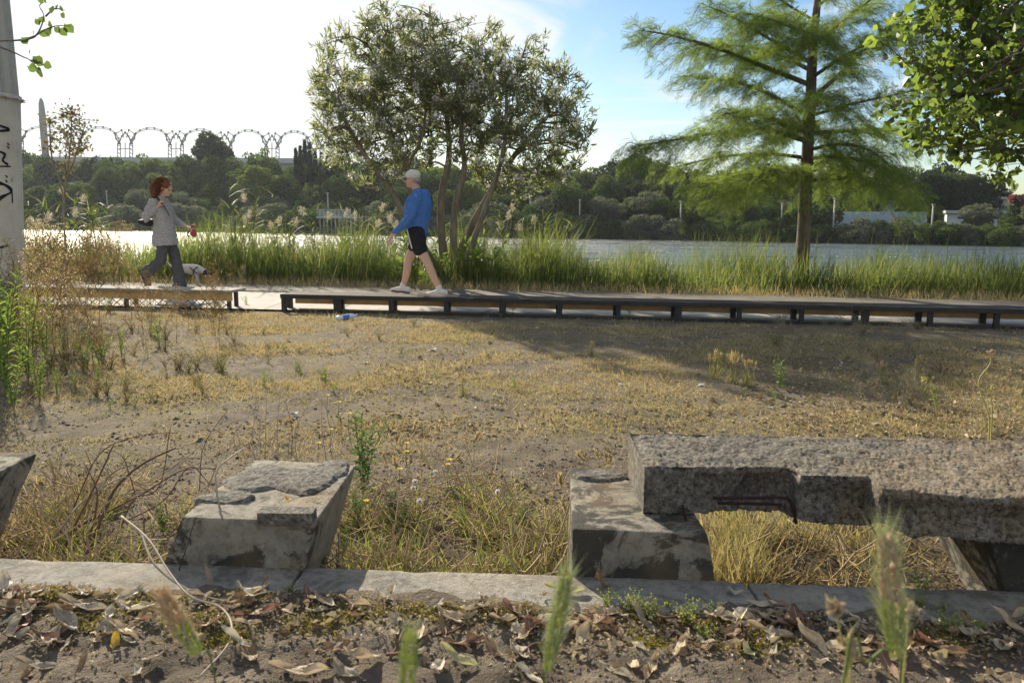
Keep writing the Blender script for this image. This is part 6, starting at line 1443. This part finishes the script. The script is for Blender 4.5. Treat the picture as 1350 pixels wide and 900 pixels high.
hero = [(475, 882, 0, 'tan', 1.25, 2.2, .5, 'large tan curled leaf at the bottom edge between the two front barley ears'), (455, 893, 2, 'grey', 1.0, .9, .2, 'grey curled leaf tucked under the large tan leaf'), (605, 880, 3, 'cream', 1.0, 1.1, .35, 'greenish cream leaf standing on edge right of the front green ear'), (575, 890, 2, 'pale', .8, 2.6, .2, 'pale crumpled leaf against the greenish cream leaf'), (155, 857, 4, 'yellow', .75, .2, .6, 'bright yellow leaf alone on the bare soil at the left'), (62, 855, 0, 'red', .9, 1.5, .4, 'red brown leaf at the bottom left'),
        (8, 780, 2, 'pale', 1.1, .4, .3, 'pale round leaf on the kerb at the left edge'), (110, 815, 3, 'grey', 1.2, 1.9, .5, 'long grey brown leaf propped in the left litter'), (85, 835, 0, 'grey', 1.2, .9, .3, 'dark curled leaf in the left litter beside the red brown one'), (330, 802, 2, 'pale', 1.25, 2.0, .5, 'broad pale leaf standing beside the bent stem'), (275, 772, 1, 'grey', .9, .5, .9, 'narrow grey leaf standing upright on the kerb before the block'), (470, 810, 1, 'tan', 1.0, 1.3, .2, 'long tan leaf in the litter just below the sunlit kerb'),
        (395, 893, 3, 'tan', 1.3, 1.6, .15, 'tan leaf flat at the bottom edge'), (420, 820, 1, 'pale', .8, 2.2, .3, 'thin pale leaf under the kerb shadow'), (790, 783, 2, 'brown', 1.15, 2.3, .9, 'broad golden brown leaf standing against the kerb before the stained block'), (745, 782, 3, 'cream', 1.1, 1.5, .15, 'long yellowish leaf lying on the kerb beside the golden brown leaf'), (1020, 632 + 180, 2, 'brown', .9, 1.0, .3, 'brown leaf on top of the pile before the slab opening'), (1045, 835, 0, 'tan', 1.1, 2.4, .35, 'tan leaf on the right side of the leaf pile'), (1015, 845, 3, 'tan', 1.1, 1.2, .2, 'long tan leaf across the leaf pile'), (1065, 862, 0, 'tan', 1.15, .6, .5, 'folded tan leaf at the foot of the leaf pile'),
        (950, 825, 1, 'grey', 1.1, 1.5, .3, 'grey leaf left of the leaf pile'), (985, 868, 4, 'cream', .7, .4, .4, 'small cream leaf below the leaf pile'), (968, 785, 4, 'pale', .7, 1.3, .1, 'small pale leaf resting alone on the shaded kerb'), (1215, 865, 0, 'red', 1.1, 1.7, .2, 'reddish leaf right of the tall barley ear'), (1240, 868, 3, 'brown', 1.1, 1.2, .2, 'long brown leaf at the lower right'), (1330, 862, 0, 'red', 1.0, 1.9, .3, 'reddish leaf at the right edge'), (745, 835, 0, 'brown', .8, 1.9, .4, 'brown leaf right of the middle green ear'), (20, 812, 3, 'grey', 1.1, 1.7, .2, 'grey brown leaf at the left edge below the pale one'), (205, 812, 1, 'grey', .8, 1.6, .3, 'narrow grey leaf behind the tan barley ear')]
for x, y, k, m, s, rz, ti, lab in hero: lay(x, y, k, m, s * .82, rz, ti, lab)
rd = random.Random(3); n = 0
while n < 190:
    x, y = rd.uniform(-10, 1345), rd.uniform(788, 898); q = gp(x, y, TERR); edge = ss(kerb_f(q.x) - .3, kerb_f(q.x) - .02, q.y)
    if q.y > kerb_f(q.x) - .005 and rd.random() > .12: continue
    pile = math.exp(-((x - 1030) / 80) ** 2 - ((y - 838) / 28) ** 2) + .6 * math.exp(-((x - 60) / 110) ** 2 - ((y - 815) / 30) ** 2)
    if rd.random() > .10 + .5 * edge + pile: continue
    m = rd.choice(['tan', 'tan', 'pale', 'pale', 'brown', 'grey', 'red']); z = None; n += 1
    side = 'in the litter at the left' if x < 400 else 'in the litter in the middle' if x < 850 else 'in or around the leaf pile at the right'
    lay(x, y, rd.randrange(5), m, rd.uniform(.35, .9), rd.uniform(0, 6.28), rd.uniform(-.4, .6), {'tan': 'small tan', 'pale': 'small pale', 'brown': 'small brown', 'grey': 'small grey brown', 'red': 'small red brown'}[m] + ' dry leaf ' + side, None, {'tan': 'tan', 'pale': 'pale', 'brown': 'brown', 'grey': 'grey', 'red': 'red'}[m] + ' dry leaves ' + side, rd.uniform(-.5, .5))
lay(380, 660, 4, 'yellow', .35, 1, .2, 'tiny yellow leaf in the hollow on top of the weathered block', .352)
# ------------------------------------------------------------------ twig tangle behind the kerb, left
def twig(pts, r, mat, name, label, cat='twig', group=None, base=None, z=.0):
    b = gp(pts[0][0], pts[0][1], z) if base is None else base
    P = [b] + [dp(q[0], q[1], b.y + (q[2] if len(q) > 2 else 0)) for q in pts[1:]]; mb = MB(); S = spline(P, 7 * len(P)); S = S + np.array([[0.003 * mnoise.noise(Vector((i * .7, r * 999, k * 5))) for k in range(3)] for i in range(len(S))])
    tube(mb, S, np.linspace(r, r * .5, len(S)), 7); o = mb.build(name, mat); return tag(o, label, cat, group)
M_redtw = plain('red_brown_twig', (.13, .075, .045), .8, .25, .25, 12); M_greytw = plain('grey_twig', (.30, .26, .21), .85, .2, .2, 15); M_paletw = plain('pale_bleached_stem', (.40, .33, .24), .75, .3, .15, 15)
G = 'dead twigs of the tangle left of the block'
tg = [([(115, 728), (135, 680, .1), (155, 640, .2), (190, 610, .3), (232, 590, .4)], .007, M_redtw, 'thickest red brown twig of the tangle, arching up to the right'), ([(80, 735), (100, 690, 0), (125, 640, .1), (150, 585, .2)], .005, M_redtw, 'upright red brown twig in the middle of the tangle'),
      ([(60, 722), (110, 690, .1), (180, 655, .2), (240, 620, .3), (285, 618, .3)], .0045, M_redtw, 'long brown twig crossing low over the tangle toward the block'), ([(55, 735), (85, 690, .0), (110, 660, .1), (152, 633, .1), (175, 628, .2)], .004, M_greytw, 'grey twig low in the tangle'),
      ([(70, 705), (110, 672, .2), (150, 622, .2), (200, 610, .3), (262, 603, .4), (285, 622, .3)], .0035, M_greytw, 'thin grey twig arching over to the block'), ([(130, 715), (160, 690, .1), (215, 660, .1), (250, 615, .2), (278, 640, .2)], .0032, M_redtw, 'bowed brown twig ending at the block top'),
      ([(105, 725), (125, 660, .2), (140, 620, .3), (105, 585, .4)], .0035, M_paletw, 'pale twig leaning left out of the tangle'), ([(150, 720), (175, 660, .1), (210, 640, .1), (225, 560, .3)], .0032, M_redtw, 'slender brown twig rising high from the tangle'), ([(45, 715), (90, 680, .1), (130, 600, .2), (180, 575, .2), (235, 570, .3)], .003, M_redtw, 'thin brown twig along the top of the tangle'),
      ([(200, 700), (215, 640, .2), (250, 600, .3), (295, 560, .5), (345, 545, .6)], .003, M_paletw, 'pale forked stem rising behind the block'), ([(20, 700), (60, 690, .1), (95, 650, .1)], .003, M_greytw, 'short grey twig at the left end of the tangle'), ([(90, 740), (140, 715, .05), (200, 700, .1)], .003, M_redtw, 'brown twig lying at the foot of the tangle'), ([(180, 745), (190, 690, .1), (175, 640, .3), (160, 600, .4), (130, 590, .5)], .003, M_redtw, 'curved brown twig bending left over the tangle'),
      ([(100, 745), (120, 700, .1), (128, 650, .1), (112, 610, .2)], .004, M_redtw, 'second upright red brown twig left of the thickest one'), ([(240, 700), (262, 650, .2), (268, 590, .3), (300, 540, .4)], .0025, M_redtw, 'thin stem standing just left of the block')]
for pts, r, m, l in tg: twig(pts, r, m, 'dead_twig', l, 'twig', G)
G2_ = 'thin dead stems behind the weathered block'
for i in range(16):
    x = rd.uniform(290, 440); y = rd.uniform(600, 625); h = rd.uniform(40, 110); twig([(x, y), (x + rd.uniform(-8, 8), y - h * .5, .05), (x + rd.uniform(-30, 30), y - h, .1)], .0022, rd.choice([M_redtw, M_greytw, M_paletw]), 'dead_stalk', 'thin dead stem standing behind the weathered block', 'stalk', G2_)
# bent pale stems in front of the block
b = Vector(gp(300, 810, TERR + .01))
def flat(pts, r, mat, label, zs):
    P = [gp(x, y, z) for (x, y), z in zip(pts, zs)]; mb = MB(); tube(mb, spline(P, 8 * len(P)), np.linspace(r, r * .8, 8 * len(P)), 8); return tag(mb.build('bent_stalk', mat), label, 'stalk')
flat([(160, 680), (195, 710), (222, 752), (250, 785), (290, 800), (305, 822), (300, 850), (262, 893)], .0026, M_paletw, 'long pale bent stem looping from the block down to the bottom edge', [.32, .31, .28, .26, .24, .24, .24, .24])
flat([(185, 700), (205, 745), (255, 780), (320, 795), (385, 785)], .003, M_greytw, 'grey brown stem lying along the kerb in front of the block', [.3, .27, .23, .215, .215])
twig([(293, 685), (286, 650, .0), (285, 622, .05), (300, 605, .1), (322, 590, .3)], .0032, M_paletw, 'bent_stalk', 'short grey hooked stem bent over the top of the weathered block', 'stalk', None, gp(293, 685, .345))
twig([(240, 750), (248, 715, 0), (257, 685, 0)], .0018, M_dark, 'thin_stalk', 'hair thin dark stalk leaning on the face of the weathered block', 'stalk', None, gp(236, 752, TERR))
for i, (x, y, dx, dy, l) in enumerate([(510, 862, 55, -22, 'dark twig pointing at the middle barley ear'), (515, 862, 30, -50, 'thin crooked twig left of the middle barley ear'), (680, 865, 40, -20, 'short dark twig right of the middle barley ear'), (30, 838, 25, 10, 'stubby twig in the left litter'), (560, 850, 60, -35, 'curved twig lying in the middle litter'), (1180, 845, 50, -12, 'dark twig at the right of the tall barley ear'), (860, 805, 40, 10, 'grey twig under the green cushion plants')]):
    P = [gp(x + dx * u, y + dy * u + 5 * math.sin(u * 5 + i), TERR + .012 + .01 * math.sin(u * 3)) for u in (0, .3, .6, 1)]; mb = MB(); tube(mb, spline(P, 16), np.linspace(.0038, .002, 16), 6); tag(mb.build('fallen_twig', M_redtw), l, 'twig', 'twigs lying on the front soil')
# yellow flower weeds and dandelion clocks behind the kerb
M_yel = foliage('yellow_petal', [(.75, .55, .02), (.85, .65, .04)], .3, .6, .2, 0, (1, .9, .5)); M_fluff = foliage('seed_fluff', [(.6, .58, .55), (.75, .73, .7)], .5, .8, .1, 0, (1, 1, 1))
yw = leafy('flower_weed', .42, 7, .06, .26, foliage('blue_green_leaf', [(.07, .12, .05), (.12, .18, .07)], .4), 41, None, 30, .55, .0028, .35)
put(yw, 478, 655, 118, .42, 'leafy green weed right behind the weathered block with yellow flowers around it'); put(yw, 470, 700, 60, .42, 'lower green weed by the right side of the weathered block'); put(yw, 520, 690, 50, .42, 'small green weed in the matted dry grass'); put(yw, 970, 790, 26, .42, 'green weed sprig in the opening under the slab'); put(yw, 1215, 790, 56, .42, 'bright green weed against the right slab support'); put(yw, 1195, 795, 34, .42, 'low green weed left of the right slab support')
for x, y, h in [(455, 720, 40), (500, 735, 34), (560, 745, 30), (610, 700, 36), (690, 700, 40), (710, 745, 26), (640, 740, 24), (120, 720, 40), (190, 730, 34), (215, 700, 46), (60, 700, 36), (535, 690, 36), (30, 735, 24)]:
    put(yw, x, y, h, .42, 'small green weed among the dry stalks ' + ('left of the block' if x < 250 else 'between the blocks'), 'green weeds in the dry stalks ' + ('left' if x < 250 else 'middle'))
yf = [(436, 566, 'yellow flower above the block, left'), (420, 584, 'yellow flower lowest above the block'), (447, 530, 'yellow flower on the left of the trio behind the weed'), (460, 545, 'yellow flower in the middle of the weed'), (432, 521, 'topmost yellow flower behind the block'), (478, 568, 'yellow flower beside the green weed top'), (536, 584, 'yellow flower right of the green weed, top'), (536, 595, 'yellow flower right of the green weed, bottom'), (590, 612, 'yellow flower over the dry grass, right'), (592, 606, 'yellow flower touching its neighbour over the dry grass'), (483, 660, 'yellow flower low beside the block'), (527, 618, 'yellow flower half way down the dry grass')]
for x, y, l in yf:
    p = gp(x, y + 48, .0); t_ = dp(x, y, p.y); e = empty('yellow_flower', (p.x, p.y, gz(p.x, p.y)), l, 'flower', 'yellow flowers behind the block'); mb = MB(); tube(mb, spline([(p.x + .02, p.y, gz(p.x, p.y)), (p.x, p.y, t_.z * .5), tuple(t_)], 8), .0014, 4); mb.build('stem', M_stem, e)
    mb = MB(); k = 12; a = np.arange(k) / k * 6.28; d = np.stack([np.cos(a), np.sin(a), np.full(k, .35)], 1); inst(mb, LANCE, LANCE_F, np.repeat([list(t_)], k, 0), basis(unit(d)), np.stack([np.full(k, .0075), np.full(k, .014), np.full(k, .01)], 1)); ell(mb, tuple(t_), (.005, .005, .004), 0, None, 8, 6); mb.build('petals', M_yel, e).name = 'flower_head'
for x, y, l in [(574, 622, 'white dandelion clock above the dry grass'), (547, 634, 'white fluffy seed head left of the dandelion clock'), (545, 643, 'lower white seed head left of the dandelion clock'), (656, 648, 'pale seed head in the dry grass near the stained block'), (553, 660, 'white seed head hanging low in the dry grass')]:
    p = gp(x, y + 40, .0); t_ = dp(x, y, p.y); e = empty('seed_head', (p.x, p.y, 0), l, 'seed head', 'white seed heads in the dry grass'); mb = MB(); tube(mb, spline([(p.x + .01, p.y, 0), (p.x, p.y, t_.z * .5), tuple(t_)], 8), .0012, 4); mb.build('stem', M_brown2, e)
    k = 90; d = unit(rng.normal(0, 1, (k, 3))); mb = MB(); inst(mb, LANCE, LANCE_F, np.repeat([list(t_)], k, 0), basis(d, rng.uniform(0, 6, k)), np.stack([np.full(k, .003), np.full(k, .013), np.full(k, .004)], 1)); mb.build('fluff', M_fluff, e)
# dry grass ears on stalks behind the kerb and on the block
def ear_at(x, y, x2, y2, label, Y0=None, L=.05, mat=None):
    b = gp(x, y, 0.) if Y0 is None else Y0; t_ = dp(x2, y2, b.y); e = empty('grass_ear', (b.x, b.y, b.z), label, 'grass ear', 'dry grass ears'); mb = MB(); m = (Vector(b) + t_) / 2 + Vector((.01, 0, .01)); tube(mb, spline([tuple(b), tuple(m), tuple(t_)], 8), .0014, 4); mb.build('stalk', M_brown2, e)
    n = 40; u = rng.random(n); d = unit(np.array(t_ - Vector(m))); P = np.array(t_) - d * (u * L)[:, None]; mb = MB(); inst(mb, LANCE, LANCE_F, P, basis(unit(d + rng.normal(0, .25, (n, 3))), rng.uniform(0, 6, n)), np.stack([np.full(n, .005), np.full(n, .03), np.full(n, .01)], 1)); mb.build('ear', M_dry, e)
for k, a in enumerate([(770, 622, 762, 598, 'leftmost dry ear behind the stained block'), (776, 622, 768, 597, 'second dry ear behind the stained block'), (788, 622, 786, 595, 'first of the taller ears behind the stained block'), (795, 622, 797, 598, 'middle of the taller ears behind the stained block'), (800, 622, 804, 602, 'last ear behind the stained block'), (745, 600, 727, 553, 'lone curved straw ear on the bare soil'), (590, 650, 630, 572, 'arching straw ear above the dry grass'), (447, 620, 449, 552, 'straight straw ear above the yellow flowers'), (742, 720, 738, 630, 'tall straw ear against the left edge of the stained block'), (748, 740, 742, 660, 'shorter straw ear at the left edge of the stained block'), (510, 640, 506, 600, 'pale ear beside the green weed'), (518, 640, 520, 605, 'second pale ear beside the green weed'), (560, 640, 605, 600, 'leaning ear over the dry grass')]): ear_at(*a)
# cushion plants before the kerb
M_cush = foliage('yellow_green_leaf', [(.20, .24, .05), (.30, .32, .08), (.38, .36, .12)], .45)
cu = [leafy('cushion_plant', .07, 16, .011, .6, M_cush, s, M_stem, 14, .5, .0012, .9) for s in (51, 52)]
for i, (x, y, h, l) in enumerate([(830, 812, 30, 'yellow green cushion plant before the stained block, left'), (800, 806, 22, 'small cushion plant beside the golden brown leaf'), (858, 820, 30, 'cushion plant in the middle of its row'), (905, 825, 34, 'cushion plant right of the row centre'), (925, 845, 26, 'lower cushion plant left of the leaf pile'), (940, 815, 20, 'small cushion plant touching the kerb'), (880, 800, 16, 'smallest cushion plant on the kerb edge'), (1250, 842, 34, 'bright green cushion plant right of the tall barley ear'), (1290, 838, 20, 'small green plant at the right by the kerb'), (1245, 802, 12, 'tiny green sprig on the shaded kerb'), (382, 783, 16, 'tiny sprig growing from the kerb joint'), (1212, 800, 18, 'green sprig behind the tall barley ear')]):
    p = gp(x, y, TERR); p.z = gz(p.x, p.y) if p.y < kerb_f(p.x) + .05 else TERR; copy_tree(cu[i % 2], p, i * 1.3, (h * p.y * 1.12 / 1050) / .07, l, 'cushion plants before the kerb')
# ------------------------------------------------------------------ barley ears close to the camera
def barley(label, base_px, tip_px, D, L_mat, awn_mat, stem_px, seed, w=1.0, awn=1.0):
    rng = np.random.default_rng(seed); b = dp(*base_px, D); t_ = dp(*tip_px, D); ax = np.array(t_ - b); L = np.linalg.norm(ax); ax = ax / L
    g = dp(stem_px[0], stem_px[1], D + .02); foot = Vector((g.x + .02, D + .03, gz(g.x, D)))
    e = empty('barley_stalk', foot, label, 'barley', 'barley stalks close to the camera'); mb = MB(); tube(mb, spline([tuple(foot), tuple(g), tuple(b)], 14), np.linspace(.0014, .0010, 14), 6); mb.build('stem', M_stem, e)
    sp = MB(); aw = MB(); n = int(L / .0030); P = []; D1 = []
    side = unit(np.cross(ax, [0, 1., 0])); fr = np.cross(side, ax)
    for k in range(n):
        u = k / n; 
        for j in range(3):
            a = j * 2.1 + (k % 2) * 3.14 + rng.normal(0, .2); o = side * math.cos(a) + fr * math.sin(a); pr = .0042 * w * (math.sin(math.pi * min(1, u * .85 + .12)) ** .5); P.append(np.array(b) + ax * u * L + o * pr); D1.append(unit(ax + o * .28))
    P, D1 = np.array(P), np.array(D1); m = len(P); zcol = np.repeat(np.arange(n) / n, 3)
    T = np.array([(0,0,0),(-.5,.35,0),(0,.35,.5),(.5,.35,0),(0,.35,-.5),(0,1,0)]); F = [(0,1,2),(0,2,3),(0,3,4),(0,4,1),(5,2,1),(5,3,2),(5,4,3),(5,1,4)]
    low = zcol < .45
    for q, mi in ((low, 0), (~low, 1)): inst(sp, T, F, P[q], basis(D1[q], rng.uniform(0, 6, q.sum())), np.stack([np.full(q.sum(), .0040 * w), np.full(q.sum(), .0125), np.full(q.sum(), .0040 * w)], 1), mi)
    sp.build('ear', L_mat, e)
    r3 = 4; P3 = np.repeat(P, r3, 0) + np.repeat(D1, r3, 0) * .008; D3 = unit(np.repeat(D1, r3, 0) + rng.normal(0, .22, (m * r3, 3)) + 0); k = m * r3; LL = rng.uniform(.018, .040, k) * awn
    inst(aw, [(-.5, 0, 0), (.5, 0, 0), (0, 0, .8), (0, 1, .3)], [(0, 1, 3), (1, 2, 3), (2, 0, 3)], P3, basis(D3), np.stack([np.full(k, .0006), LL, np.full(k, .0006)], 1)); aw.build('awns', awn_mat, e).name = 'awn_brush'
    return e
bg_ = foliage('green_ear', [(.34, .38, .17), (.48, .50, .25)], .5); bt_ = foliage('tan_ear', [(.52, .37, .20), (.68, .52, .32)], .4, .6, .2, 0, (1, .9, .7)); bp_ = foliage('purplish_ear', [(.56, .42, .30), (.70, .58, .42)], .3, .6, .2, 0, (1, .9, .8)); aw1 = foliage('pale_awn', [(.70, .58, .40), (.82, .72, .54)], .4, .6, .3, 0, (1, 1, .9)); aw2 = foliage('green_awn', [(.52, .56, .32), (.66, .68, .44)], .4, .6, .3, 0, (1, 1, .9))
barley('tan barley ear with green tip base, leaning left at the lower left', (262, 862), (214, 785), .78, [bg_, bt_], aw1, (285, 905), 1, 1.35, .75)
barley('green barley ear in the middle bottom, leaning right', (721, 885), (746, 765), .66, [bg_, bg_], aw2, (718, 930), 2, .8, .8)
barley('short blurred green ear cut by the bottom edge', (535, 925), (541, 838), .52, [bg_, bg_], aw2, (534, 960), 3, .8, .35)
barley('tallest barley ear with purplish brown top at the lower right', (1183, 868), (1168, 712), .60, [bg_, bp_], aw2, (1186, 915), 4, 1.25, .9)
def dryhead(label, x, y, D, pts, seed, r=.006):
    rng = np.random.default_rng(seed); c = dp(x, y, D); g = [dp(a, b, D) for a, b in pts]; foot = Vector((g[0].x, D, gz(g[0].x, D))); e = empty('dry_flower', foot, label, 'dry flower', 'dry flowers close to the camera'); mb = MB(); tube(mb, spline([tuple(foot)] + [tuple(q) for q in g] + [tuple(c)], 20), .0009, 5); mb.build('stem', M_ystem, e)
    n = 80; P = np.array(c) + rng.normal(0, r * .5, (n, 3)); mb = MB(); inst(mb, LEAF, LEAF_F, P, basis(unit(rng.normal(0, 1, (n, 3)) + np.array([0, 0, .4])), rng.uniform(0, 6, n)), np.stack([np.full(n, .003), rng.uniform(.005, .010, n), np.full(n, .005)], 1)); mb.build('flower_head', M_litp, e)
dryhead('dry cream flower head, upper of the pair left of the tall ear', 1101, 802, .62, [(1116, 905), (1113, 860)], 5, .005); dryhead('dry cream flower head, lower of the pair left of the tall ear', 1120, 850, .62, [(1120, 905), (1121, 880)], 6, .005); dryhead('dry tan flower head touching the right of the tall barley ear', 1198, 802, .66, [(1190, 905), (1196, 850)], 7, .008)
p1 = [dp(1112, 895, .6), dp(1140, 875, .6), dp(1165, 855, .6)]; mb = MB(); tube(mb, spline([(p1[0].x - .02, .6, .2)] + [tuple(q) for q in p1], 14), .0013, 6); tag(mb.build('grass_stalk', M_stem), 'bare green stem leaning towards the tall barley ear', 'grass stalk')
for pr_x in tallw + dryw + smallw + [bt] + gw + [yw] + cu + scr: finish(pr_x)
# ------------------------------------------------------------------ air
hz = MB(); box(hz, (-700, -70, -5.5), (700, 560, 95))
t = NT('thin_air'); v = t.n('ShaderNodeVolumePrincipled'); v.inputs['Color'].default_value = (.82, .91, 1, 1); v.inputs['Density'].default_value = .00017; v.inputs['Anisotropy'].default_value = .35
t.l(v.outputs[0], t.out.inputs[1])
tag(hz.build('haze', t.m), kind='stuff')
